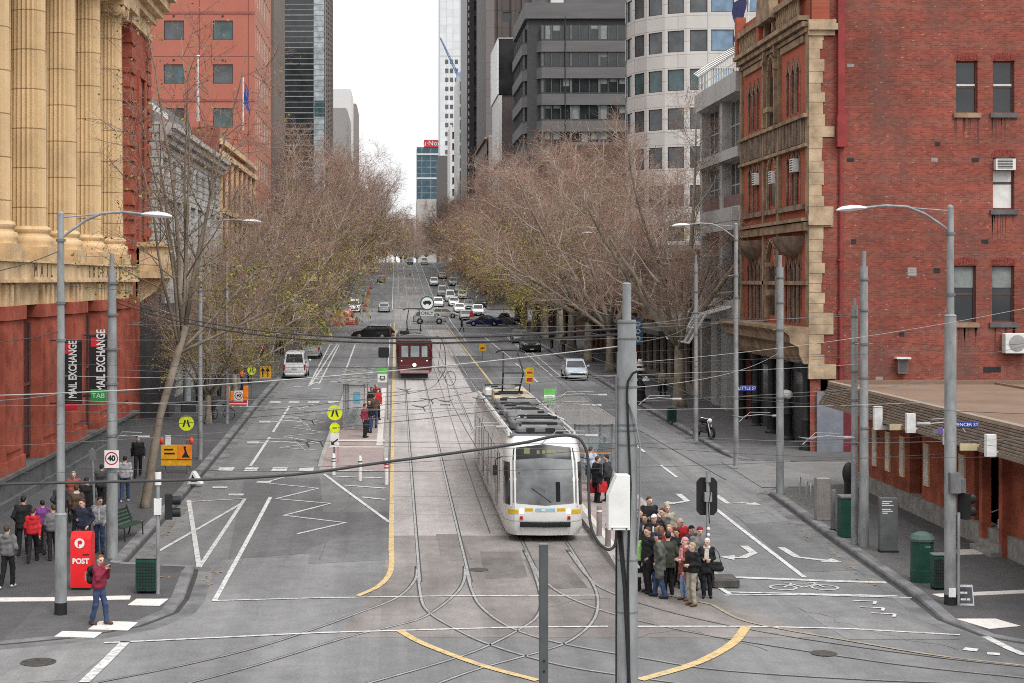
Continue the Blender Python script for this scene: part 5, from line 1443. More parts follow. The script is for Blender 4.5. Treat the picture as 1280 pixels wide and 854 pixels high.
def car(kind,paint,px,py,rz,label,off=(0,0)):
 key=(kind,paint.name);p=gnd(px,py)
 if key not in _carproto:t=_carproto[key]=make_car(kind,paint,label)
 else:t=again(_carproto[key],(0,0,0),0,label)
 k=KINDC[kind];f=Vector((-math.sin(rz),math.cos(rz),0))
 c=p.copy()
 if abs(f.y)>.7:c=p+Vector((0,k['L']/2,0))
 else:c=p+Vector((0,k['W']/2,0))
 sl=(gz(c.y+2)-gz(c.y-2))/4
 t.location=(c.x,c.y,gz(c.y));
 e=math.atan(sl);t.rotation_euler=(e if f.y>.5 else(-e if f.y<-.5 else 0),e*(f.x if abs(f.x)>.5 else 0)*0,rz)
 return t
AW,TO=0.,math.pi
car('van',P_WHITE,368,474,AW,'white van seen from behind at the left kerb, nearest vehicle on the left')
car('van',P_SILVER,388,449,AW,'silver van seen from behind, just ahead of the white van')
c=car('wagon',P_BLACK,466,424,R(72),'black wagon with a white roof turning across the tracks at the cross street')
q=MB();q.box(-.66,.66,-1.7,.3,1.515,1.56,0,.02);q.build('roof_cover',P_WHITE,c,smooth=0);q=MB();q.box(-.5,.5,-.2,.1,1.56,1.68,0,.03);q.build('light_bar',P_SILVER,c,smooth=0)
car('wagon',P_SILVER,480,391,AW,'silver car seen from behind driving away past the cross street')
car('hatch',P_GREY,476.5,353.5,AW,'grey car seen from behind high up the hill in the left lane')
car('van',P_WHITE,443,391,TO,'white van among the red barriers on the left past the cross street')
car('suv',P_SILVER,537,405.5,R(-90),'silver off-road wagon crossing from the side street, seen side on')
car('hatch',P_CREAM,556,398,R(-90),'pale gold car partly hidden behind the silver off-road wagon')
car('sedan',P_BLUE,605,408,R(90),'dark blue sedan crossing from the right at the cross street')
car('ute',P_GREY,633,407,R(90),'dark grey utility truck behind the blue sedan')
for i,(px,py,kd,pt,lb)in enumerate(((583,401,'sedan',P_SILVER,'silver white sedan first in the queue waiting at the cross street'),(575,391.5,'sedan',P_WHITE,'white sedan second in the queue waiting at the cross street'),(568,383.5,'wagon',P_WHITE,'white wagon third in the queue waiting at the cross street'),(563,377.5,'van',P_WHITE,'white van fourth in the queue at the cross street'),(553,371,'van',P_CREAM,'pale van in the inner lane behind the queue'),(543,358,'suv',P_WHITE,'white fronted wagon coming down the hill in the inner lane'),(548,384,'wagon',P_WHITE,'white taxi in the lane beside the queue'),(598,395.5,'ute',P_WHITE,'white utility truck parked on the right past the cross street'),(586,387,'hatch',P_GREY,'small grey car parked on the right behind the white utility truck'),(578.5,374,'sedan',P_WHITE,'white car parked on the right under the orange leaves'),(567,358,'suv',P_SILVER,'silver wagon parked on the right high up the hill'),(575,367,'wagon',P_SILVER,'silver estate car parked on the right above the white one'),(602,385,'van',P_BLACK,'black truck-like van parked behind the white utility truck'),(665,441,'suv',P_BLACK,'black off-road wagon coming towards the station under the right-hand trees'),(652,430,'sedan',P_GREY,'dark grey sedan behind the black off-road wagon'),(722,476.5,'hatch',P_ICE,'pale blue silver car coming towards the station along the right kerb'),(530.5,331,'van',P_WHITE,'white van at the crest of the hill'),(512,331,'suv',P_GREY,'dark car on the tracks at the crest of the hill'),(553.5,349,'sedan',P_GREY,'dark car high up the hill by the right trees'))):
 car(kd,pt,px,py,TO,lb)
TW=carpaint('tram_white',(.60,.595,.575),.35);TG=carpaint('tram_grey',(.44,.435,.43),.35);ROOFG=mat('tram_roof_grey',(.13,.13,.135),.7,var=.25,scale=1.2);POD=mat('tram_pod',(.30,.30,.295),.6,var=.2,scale=1.);PODT=mat('tram_pod_tan',(.40,.33,.24),.6,var=.2,scale=1.)
TGL=glass('tram_glass',(.095,.10,.103),.05,spec=.9,var=.5,scale=1.1)  # base colour greyed to stand in for sky reflection and the bright cab
tr=thing('tram','white modern tram with a big curved windscreen approaching on the right track','tram',(XT2,52.0,gz(52)+.02));LT=22.
def prof_w(z):return float(np.interp(z,[.22,.5,.9,2.6,2.95,3.2,3.36],[1.22,1.31,1.325,1.31,1.27,1.2,1.1]))
def nose_y(z):return float(np.interp(z,[.22,.6,1.15,2.0,2.75,3.1,3.36],[.10,0.,.03,.22,.52,.74,1.05]))
def outl(u,z):
 """cab outline: u in -1..1, from left side round the nose to the right side"""
 w=prof_w(z);y0=nose_y(z);s_=1 if u>0 else-1;a=abs(u)
 tab=[0,.5,.62,.75,.87,1.0];xs_=[0,.74,.86,.955,.99,1.];yy=[0,.10,.24,.52,.95,1.9]
 return Vector((s_*w*float(np.interp(a,tab,xs_)),y0+float(np.interp(a,tab,yy))*(1-.25*max(0,z-2.6)),z))
def patch(name,u0,u1,z0,z1,m,off=.006,nu=8,nz=5,par=tr,z0b=None,z1b=None):
 mb=MB();g=[]
 for j in range(nz+1):
  row=[]
  for i in range(nu+1):
   u=u0+(u1-u0)*i/nu;t_=i/nu
   zz0=z0+((z0b if z0b is not None else z0)-z0)*abs(2*t_-1);zz1=z1+((z1b if z1b is not None else z1)-z1)*abs(2*t_-1)
   z=zz0+(zz1-zz0)*j/nz;p=outl(u,z);e=.02
   n=(outl(min(1,u+e),z)-outl(max(-1,u-e),z)).cross(outl(u,z+e)-outl(u,z-e)).normalized()
   row.append(p+n*off)
  g.append(row)
 mb.loft(g,closed=False,cap=False);return mb.build(name,m,par,smooth=30)
us=[-1,-.93,-.87,-.81,-.75,-.68,-.62,-.56,-.5,-.25,0,.25,.5,.56,.62,.68,.75,.81,.87,.93,1]
zs=[.22,.35,.5,.9,1.15,1.6,2.0,2.4,2.75,3.0,3.2,3.36]
mb=MB();mb.loft([[outl(u,z)for u in us]+[Vector((outl(1,z).x,2.6,z)),Vector((outl(-1,z).x,2.6,z))]for z in zs]);mb.build('cab',TW,tr,smooth=35)
patch('windscreen',-.535,.535,1.2,2.70,TGL,.012,14,8,z0b=1.27,z1b=2.62)
dsp=patch('destination_display',-.535,.535,2.705,3.12,mat('display_black',(.012,.012,.012),.25),.013,12,4,z0b=2.625,z1b=3.0)
LED=emit('led_yellow_green',(.09,.10,.015),.06)
for i,(u,w_)in enumerate(((-.34,.10),(-.12,.05),(-.03,.05),(.06,.06),(.15,.05),(.27,.05))):patch('led_text',u,u+w_,2.82,3.0 if i==0 else 2.93,LED,.017,3,2,dsp)
for s_ in(-1,1):
 a,b=sorted((s_*.60,s_*.86));patch('corner_window',a,b,1.2,2.55,TGL,.012,6,6)
 a,b=sorted((s_*.545,s_*.59));patch('pillar',a,b,1.15,2.8,TW,.03,2,6)
 a,b=sorted((s_*.36,s_*.42));patch('headlight',a,b,.93,1.08,emit('tram_lamp',(1,.95,.85),1.6),.02,4,4)
 a,b=sorted((s_*.37,s_*.42));patch('marker_light',a,b,.74,.85,LAMP_R,.02,4,4)
 TY=mat('tram_yellow',(.55,.34,.02),.5)
 a,b=sorted((s_*.20,s_*.335));patch('yellow_stripe',a,b,1.02,1.11,TY,.012,4,1)
 a,b=sorted((s_*.44,s_*.66));patch('yellow_stripe',a,b,.92,1.06,TY,.012,6,1)
patch('logo_panel',-.16,.16,1.0,1.11,mat('tram_logo_blue',(.25,.42,.5),.5),.013,6,1)
lg=patch('logo_mark',-.06,.0,1.02,1.09,BLIND,.017,3,1)
patch('bumper',-.42,.42,.52,.66,TRIM,.07,10,2);patch('bumper_edge',-.42,.42,.66,.67,TRIM,.069,10,1)
patch('skirt_line',-.98,.98,.685,.70,mat('tram_seam',(.3,.3,.3),.6),.008,30,1)
patch('skirt_seam',-.42,-.415,.24,.52,mat('tram_seam',(.3,.3,.3),.6),.008,1,3);patch('skirt_seam',.415,.42,.24,.52,mat('tram_seam',(.3,.3,.3),.6),.008,1,3)
mb=MB();mb.box(.12,.5,.62,.66,1.32,1.95,0,.05);mb.v=[(x,outl(0.2,z).y-.016,z)for x,y,z in mb.v];mb.build('driver_seat',TRIM,tr,smooth=0)
mb=MB();mb.tube([outl(.1,1.3)+Vector((0,-.03,0)),outl(-.22,1.75)+Vector((0,-.04,0))],.014,5);mb.build('wiper',TRIM,tr)
for s_ in(-1,1):
 mb=MB();a=outl(s_*.9,2.62);mb.tube([a,a+Vector((s_*.22,-.25,-.05)),a+Vector((s_*.24,-.28,-.3))],.02,6);mb.obox(a+Vector((s_*.25,-.28,-.42)),(.16,.1,.34));mb.build('wing_mirror',TRIM,tr)
def sect(y):return[(-prof_w(z),y,z)for z in zs]+[(prof_w(z),y,z)for z in zs[::-1]]
for(ya,yb)in((2.6,7.0),(7.35,13.6),(13.95,18.4)):
 mb=MB();mb.loft([sect(ya),sect(yb)]);mb.build('body',TG,tr,smooth=35)
mb=MB();mb.loft([sect(18.75),sect(20.6),[(x*.93,21.6,z)for x,_,z in sect(0)],[(x*.75,22.0,z)for x,_,z in sect(0)]]);mb.build('rear_cab',TW,tr,smooth=35)
mb=MB()
for y in(7.0,13.6,18.4):mb.loft([[(x*.9,y,.4+(z-.4)*.95)for x,_,z in sect(0)],[(x*.9,y+.35,.4+(z-.4)*.95)for x,_,z in sect(0)]])
mb.build('gangway',TRIM,tr,smooth=0)
def sidep(name,s_,y0,y1,z0,z1,m,off=.006,par=tr):
 mb=MB();g=[[Vector((s_*(prof_w(z)+off),y,z))for z in np.linspace(z0,z1,5)]for y in((y0,y1)if s_<0 else(y1,y0))];mb.loft(g,closed=False,cap=False)
 mb.f=[f[::-1]for f in mb.f]if False else mb.f;return mb.build(name,m,par,smooth=30)
TS=glass('tram_side_glass',(.10,.105,.105),.15)
for s_ in(-1,1):
 for(y0,y1,door)in((2.7,3.5,0),(3.7,5.1,1),(5.3,6.8,0),(7.6,9.0,0),(9.2,10.6,1),(10.8,12.0,0),(12.2,13.4,1),(14.2,15.6,0),(15.8,17.2,1),(17.3,18.3,0),(18.9,20.2,0)):
  if door:
   d_=sidep('door',s_,y0,y1,.4,2.65,TG,.012);ym=(y0+y1)/2
   for a,b in((y0+.1,ym-.06),(ym+.06,y1-.1)):sidep('door_glass',s_,a,b,.65,2.5,TS,.018,d_)
   sidep('red_sticker',s_,y0-.14,y0-.03,1.5,1.8,LAMP_R,.02)
  else:sidep('side_window',s_,y0,y1,1.25,2.6,TS,.008)
mb=MB()
for s_ in(-1,1):mb.box(s_*1.06,s_*1.13,1.3,21.2,3.34,3.5)
mb.build('roof_fairing',TW,tr,smooth=0)
mb=MB();mb.box(-1.05,1.05,1.2,21.2,3.3,3.38);mb.build('roof',ROOFG,tr,smooth=0)
rr_=random.Random(4);y=1.9;i=0
for y0,y1,w_,h_,m_ in((1.7,2.7,.8,.22,ROOFG),(2.9,4.4,.9,.32,ROOFG),(4.6,5.1,.5,.2,TW),(5.3,7.0,.82,.35,ROOFG),(7.5,8.6,.78,.30,POD),(8.9,10.4,.85,.32,ROOFG),(10.7,11.4,.6,.25,ROOFG),(11.7,13.3,.85,.3,ROOFG),(14.0,15.3,.8,.36,PODT),(15.8,17.1,.72,.5,PODT),(17.4,18.2,.6,.2,ROOFG),(18.8,20.6,.9,.36,TW)):
 mb=MB();mb.box(-w_,w_,y0,y1,3.385,3.385+h_,0,.06)
 pd=mb.build('roof_pod',m_,tr,smooth=0)
 nk=max(2,int((y1-y0)/.3));ml,md_=MB(),MB()
 for k in range(nk):
  ya=y0+(y1-y0)*(k+.15)/nk;x0_,x1_=sorted((rr_.uniform(-.95,-.3)*w_,rr_.uniform(.2,.95)*w_));(ml if k%3==0 else md_).box(x0_,x1_,ya,ya+.12,3.38+h_,3.4+h_+rr_.uniform(.01,.1))
 ml.build('pod_bars',POD,pd,smooth=0);md_.build('pod_slots',TRIM,pd,smooth=0)
 mb=MB();mb.box(-w_*.6,-w_*.25,y0-.008,y0,3.45,3.35+h_);mb.box(w_*.2,w_*.6,y0-.008,y0,3.45,3.35+h_);mb.build('pod_vent',TRIM,pd,smooth=0)
mb=MB()
for s_ in(-1,1):
 for(y0,y1)in((1.6,6.9),(7.5,13.5),(14,18.3)):mb.tube([(s_*.98,y0,3.42),(s_*.98,y1,3.42)],.03,5)
mb.tube([(-.7,4.5,3.62),(-.2,5.3,3.7)],.04,5);mb.tube([(.5,4.2,3.85),(.95,3.4,3.72)],.035,5);mb.build('roof_cable',TW,tr)
mb=MB();yb=14.6
for s_ in(-1,1):mb.tube([(s_*.35,yb+1.2,3.75),(s_*.42,yb-.5,4.7),(s_*.3,yb+1.1,5.45)],.035,6)
mb.tube([(-.62,yb+1.1,5.48),(-.45,yb+1.1,5.56),(.45,yb+1.1,5.56),(.62,yb+1.1,5.48)],.04,6);mb.tube([(-.42,yb-.5,4.7),(.42,yb-.5,4.7)],.03,6);mb.box(-.5,.5,yb+.9,yb+1.5,3.7,3.85);mb.build('pantograph',TRIM,tr)
mb=MB()
for y in(2.2,4.2,9.5,11.5,16,18):
 for s_ in(-.75,.75):mb.tube([(s_-.05,y,.33),(s_+.05,y,.33)],.3,14)
mb.box(-1.0,1.0,1.2,21,.2,.4);mb.build('wheels',TRIM,tr)
MAR=carpaint('tram_maroon',(.085,.013,.016),.4);MARD=carpaint('tram_maroon_dark',(.055,.01,.012),.4);TROOF=mat('old_tram_roof',(.15,.145,.145),.7,var=.2,scale=1.)
ot=thing('old_tram','old maroon tram with one lit headlamp on the left track','tram',(XT1,119.0,gz(119)+.02));ot.rotation_euler=(math.atan((gz(127)-gz(121))/6),0,0)
def osec(y,k=1.,z1=3.0):return[(-1.27*k,y,.55),(1.27*k,y,.55),(1.35*k,y,.8),(1.35*k,y,2.75),(1.2*k,y,z1),(-1.2*k,y,z1),(-1.35*k,y,2.75),(-1.35*k,y,.8)]
mb=MB();mb.loft([osec(0,.82),osec(.25,.93),osec(.9,1.),osec(13.3,1.),osec(14,.88)]);mb.build('body',MAR,ot,smooth=35)
mb=MB();mb.loft([[(x*.95,y,z)for x,z in((-1.25,2.98),(1.25,2.98),(1.2,3.15),(.8,3.32),(0,3.4),(-.8,3.32),(-1.2,3.15))]for y in(.05,.4,13.4,13.9)]);mb.box(-.5,.5,2,12,3.3,3.55,0,.08);mb.build('roof',TROOF,ot,smooth=40)
for x0,x1 in((-1.0,-.42),(-.32,.40),(.5,1.0)):
 mb=MB();yv=-.012;mb.quad((x0,yv,1.72),(x1,yv,1.72),(x1,yv,2.6),(x0,yv,2.6));
 w_=mb.build('windscreen',GL_LIGHT,ot,smooth=0)
 mb=MB()
 for x in(x0,x1):mb.box(x-.035,x+.035,-.03,.0,1.7,2.6)
 mb.box(x0,x1,-.03,.0,1.68,1.74);mb.box(x0,x1,-.03,.0,2.57,2.64);mb.build('window_frame',MARD,w_,smooth=0)
mb=MB();mb.tube([(0,-.10,1.15),(0,.03,1.15)],[.15,.12],14);hl=mb.build('headlight',CHROME,ot);mb=MB();mb.tube([(0,-.115,1.15),(0,-.101,1.15)],.13,14);mb.build('lens',emit('old_lamp',(1,.93,.8),3.),hl)
for x in(-.95,.93):
 mb=MB();mb.ball((x,.02,1.45),.055,8);mb.build('marker_light',emit('old_marker',(1,.9,.8),1.),ot)
mb=MB();mb.box(-1.1,1.1,-.12,.3,.5,.72,0,.05);mb.build('bumper',mat('old_bumper',(.3,.2,.18),.6),ot,smooth=0)
mb=MB();mb.box(-1.0,1.0,.1,13.8,.12,.55);mb.build('undercarriage',TRIM,ot,smooth=0)
mb=MB();mb.box(-.8,.8,-.01,.1,2.68,2.9);mb.build('destination_box',MARD,ot,smooth=0)
for s_ in(-1,1):
 for k in range(9):
  mb=MB();mb.box(s_*1.352,s_*1.36,1.2+k*1.35,2.3+k*1.35,1.65,2.6);mb.build('side_window',GL_DARK,ot,smooth=0)
mb=MB();y=3.2
for s_ in(-.5,.5):mb.tube([(s_,y+.9,3.5),(s_*1.1,y-.6,4.3),(s_*.8,y+.8,5.1)],.04,6)
mb.tube([(-.85,y+.8,5.1),(-.6,y+.8,5.2),(.6,y+.8,5.2),(.85,y+.8,5.1)],.05,6);mb.box(-.6,.6,y+.6,y+1.2,3.45,3.6);mb.box(-1.1,-.4,1.2,2.2,3.35,3.6);mb.build('pantograph',TRIM,ot)
def motorcycle(loc,rz,label):
 t=thing('motorcycle',label,'motorcycle',loc,rz);r_=.31
 for y in(.72,-.72):
  mb=MB();mb.lathe([(r_-.09,-.06),(r_,-.05),(r_,.05),(r_-.09,.06)],18,cap=False);w_=mb.build('wheel',TYRE,t,(0,y,r_));w_.rotation_euler=(0,R(90),0)
  mb=MB();mb.lathe([(.2,-.02),(.2,.02)],12);mb.build('rim',RIM,w_)
 mb=MB();mb.loft([[(x*w_,y,z+zz)for x,zz in((-1,0),(0,-.14),(1,0),(.7,.12),(-.7,.12))]for y,z,w_ in((.35,.82,.05),(.15,.9,.15),(-.1,.88,.13),(-.2,.82,.1))]);mb.build('fuel_tank',P_BLACK,t)
 mb=MB();mb.loft([[(x*w_,y,z+zz)for x,zz in((-1,0),(1,0),(.8,.08),(-.8,.08))]for y,z,w_ in((-.15,.78,.1),(-.45,.8,.16),(-.8,.86,.13),(-.95,.92,.06))]);mb.build('seat',TRIM,t)
 mb=MB();mb.box(-.14,.14,-.3,.3,.28,.68,0,.06);mb.tube([(.16,-.1,.35),(.2,-.9,.4)],.05,8);mb.build('engine',mat('engine_metal',(.12,.12,.125),.4,.6),t)
 mb=MB()
 for s_ in(-1,1):mb.tube([(s_*.07,.72,.31),(s_*.08,.45,.95)],.03,6)
 mb.tube([(-.38,.32,1.08),(-.15,.42,1.02),(.15,.42,1.02),(.38,.32,1.08)],.02,6);mb.build('fork',RIM,t)
 mb=MB();mb.ball((0,.58,.92),.12,10);mb.build('headlight',LAMP,t)
 mb=MB();mb.box(-.1,.1,-.98,-.92,.72,.8);mb.build('tail_light',LAMP_R,t,smooth=0)
 return t
p=gnd(880,551);motorcycle((p.x,p.y,gz(p.y)+.14),R(200),'black motorcycle parked on the right footpath beside the pole')
def bicycle(loc,rz,label,group=None):
 t=thing('bicycle',label,'bicycle',loc,rz,group)
 for y in(.5,-.5):
  mb=MB();mb.tube([(0,.33*math.cos(a),.33*math.sin(a))for a in np.linspace(0,2*math.pi,17)],.022,5,cap=False)
  for k in range(6):mb.tube([(0,0,0),(0,.32*math.cos(k),.32*math.sin(k))],.004,3)
  mb.build('wheel',TYRE,t,(0,y,.34))
 mb=MB()
 for a,b in(((-.5,.34),(-.12,.32)),((-.12,.32),(-.2,.82)),((-.5,.34),(-.18,.72)),((-.12,.32),(.34,.72)),((-.18,.74),(.34,.76)),((.5,.34),(.32,.88))):mb.tube([(0,a[0],a[1]),(0,b[0],b[1])],.02,6)
 mb.build('frame',mat('bike_paint',(.25,.26,.28),.4),t)
 mb=MB();mb.tube([(-.24,.22,.98),(-.2,.32,.94),(.2,.32,.94),(.24,.22,.98)],.014,5);mb.build('handlebar',TRIM,t)
 mb=MB();mb.box(-.07,.07,-.33,-.08,.84,.9,0,.03);mb.build('saddle',TRIM,t)
 return t
p=gnd(268,528);bicycle((p.x+.35,p.y,gz(p.y)+.14),R(80),'bicycle wheeled by a person on the left footpath')
p=gnd(1013,640)
def cloth(name,c,c2=None,sc=6.,rough=.85):return mat('cloth_'+name,c,rough,0,.22,sc,c2=c2,bump=.25,bscale=14)
SKINS=[mat('skin_light',(.52,.33,.26),.55,var=.06),mat('skin_tan',(.40,.24,.165),.55,var=.06),mat('skin_brown',(.20,.11,.075),.55,var=.06)]
EYE=mat('eye_dark',(.03,.025,.025),.4);LIP=mat('lip',(.33,.13,.11),.6)
C=dict(black=cloth('black',(.016,.016,.018)),navy=cloth('navy',(.022,.026,.045)),red=cloth('red',(.47,.025,.03)),grey=cloth('grey',(.15,.145,.145)),lgrey=cloth('lgrey',(.34,.34,.35)),maroon=cloth('maroon',(.20,.022,.045)),brick=cloth('brick',(.26,.075,.06)),purple=cloth('purple',(.17,.05,.2)),green=cloth('green',(.045,.048,.036)),parka=cloth('parka',(.088,.09,.078)),jeans=cloth('jeans',(.045,.07,.14),(.025,.04,.085)),ljeans=cloth('ljeans',(.23,.31,.43),(.15,.2,.3)),beige=cloth('beige',(.30,.265,.21)),brown=cloth('brown',(.10,.065,.045)),white=cloth('white',(.60,.60,.59)),char=cloth('char',(.045,.045,.048)),blueshirt=cloth('blueshirt',(.45,.5,.62)),hivis=cloth('hivis',(.75,.17,.02)),cream=cloth('cream',(.5,.47,.4)),lime=cloth('lime',(.28,.5,.16)),pattern=cloth('pattern',(.12,.11,.11),(.03,.03,.032),22),pink=cloth('pink',(.5,.24,.24)),shoe=cloth('shoe',(.025,.022,.02)),wshoe=cloth('wshoe',(.5,.5,.5)),bshoe=cloth('bshoe',(.10,.055,.03)))
HAIR=dict(black=mat('hair_black',(.018,.015,.014),.6,var=.3,scale=20),brown=mat('hair_brown',(.065,.037,.022),.6,var=.3,scale=20),ginger=mat('hair_ginger',(.16,.075,.035),.6,var=.3,scale=20),blond=mat('hair_blond',(.36,.26,.15),.6,var=.25,scale=20),white=mat('hair_white',(.62,.61,.58),.7,var=.15,scale=20),grey=mat('hair_grey',(.24,.235,.225),.7,var=.2,scale=20))
def smin(a,b,k):
 h=np.clip(.5+.5*(b-a)/k,0,1);return b+(a-b)*h-k*h*(1-h)
def surf(prims,h,k=.03,cuts=()):
 """smooth union of tapered capsules ('c', a, b, ra, rb) and ellipsoids ('e', c, r) as a closed mesh (surface nets)"""
 lo=np.full(3,1e9);hi=-lo
 for p in prims:
  if p[0]=='c':
   for q,r_ in((p[1],p[3]),(p[2],p[4])):lo=np.minimum(lo,np.array(q)-r_);hi=np.maximum(hi,np.array(q)+r_)
  else:lo=np.minimum(lo,np.array(p[1])-np.array(p[2]));hi=np.maximum(hi,np.array(p[1])+np.array(p[2]))
 lo-=h*2.5;hi+=h*2.5
 n=np.ceil((hi-lo)/h).astype(int)+1
 ax=[lo[i]+h*np.arange(n[i])for i in range(3)]
 D=np.full(n,9.,np.float32)
 for p in prims:
  if p[0]=='c':a,b=np.array(p[1],float),np.array(p[2],float);m_=max(p[3],p[4]);l2,h2=np.minimum(a,b)-m_-.09,np.maximum(a,b)+m_+.09
  else:a=np.array(p[1],float);l2,h2=a-np.array(p[2])-.09,a+np.array(p[2])+.09
  s_=tuple(slice(max(0,int((l2[i]-lo[i])/h)),min(n[i],int((h2[i]-lo[i])/h)+2))for i in range(3))
  X,Y,Z=np.meshgrid(ax[0][s_[0]],ax[1][s_[1]],ax[2][s_[2]],indexing='ij')
  if p[0]=='c':
   ba=b-a;L2=ba.dot(ba)+1e-9
   t=np.clip(((X-a[0])*ba[0]+(Y-a[1])*ba[1]+(Z-a[2])*ba[2])/L2,0,1)
   d=np.sqrt((X-a[0]-t*ba[0])**2+(Y-a[1]-t*ba[1])**2+(Z-a[2]-t*ba[2])**2)-(p[3]+(p[4]-p[3])*t)
  else:
   r_=p[2];q=np.sqrt(((X-a[0])/r_[0])**2+((Y-a[1])/r_[1])**2+((Z-a[2])/r_[2])**2);d=(q-1)*min(r_)
  D[s_]=smin(D[s_],d,k)
 if cuts:
  X,Y,Z=np.meshgrid(*ax,indexing='ij')
  for f in cuts:D=np.maximum(D,f(X,Y,Z))
 ins=D<0
 c=np.zeros(tuple(n-1),int)
 for i in(0,1):
  for j in(0,1):
   for l in(0,1):c+=ins[i:n[0]-1+i,j:n[1]-1+j,l:n[2]-1+l]
 act=(c>0)&(c<8);idx=-np.ones(act.shape,int);cells=np.argwhere(act);idx[act]=np.arange(len(cells))
 acc=np.zeros((len(cells),3));cnt=np.zeros(len(cells));o=cells
 for axis in range(3):
  oth=[i for i in range(3)if i!=axis]
  for u in(0,1):
   for v in(0,1):
    a=o.copy();a[:,oth[0]]+=u;a[:,oth[1]]+=v;b=a.copy();b[:,axis]+=1
    da,db=D[tuple(a.T)],D[tuple(b.T)];m_=(da<0)!=(db<0)
    t=np.where(m_,da/(da-db+1e-12),0);pt=a.astype(float);pt[:,axis]+=t
    acc[m_]+=pt[m_];cnt[m_]+=1
 V=lo+h*acc/cnt[:,None];F=[]
 for axis in range(3):
  u,v=[(1,2),(2,0),(0,1)][axis]
  sl_a=[slice(None)]*3;sl_b=[slice(None)]*3;sl_a[axis]=slice(0,-1);sl_b[axis]=slice(1,None)
  ia,ib=ins[tuple(sl_a)],ins[tuple(sl_b)];e=np.argwhere(ia!=ib)
  e=e[(e[:,u]>0)&(e[:,v]>0)&(e[:,u]<n[u]-1)&(e[:,v]<n[v]-1)]
  q=[]
  for du,dv in((-1,-1),(0,-1),(0,0),(-1,0)):
   w_=e.copy();w_[:,u]+=du;w_[:,v]+=dv;q.append(idx[tuple(w_.T)])
  q=np.stack(q,1);fl=~ia[tuple(e.T)];q[fl]=q[fl][:,::-1];F.append(q[(q>=0).all(1)])
 return V,np.concatenate(F)
def sm_obj(name,V,F,m,parent=None,mats=None,mi=None):
 me=mesh_np(name,V,F,m)
 if mats:
  for x in mats:me.materials.append(x)
  me.polygons.foreach_set('material_index',mi.astype(np.int32))
 me.polygons.foreach_set('use_smooth',[True]*len(me.polygons));me.update()
 o=bpy.data.objects.new(name,me);COL.objects.link(o)
 if parent is not None:o.parent=parent
 return o
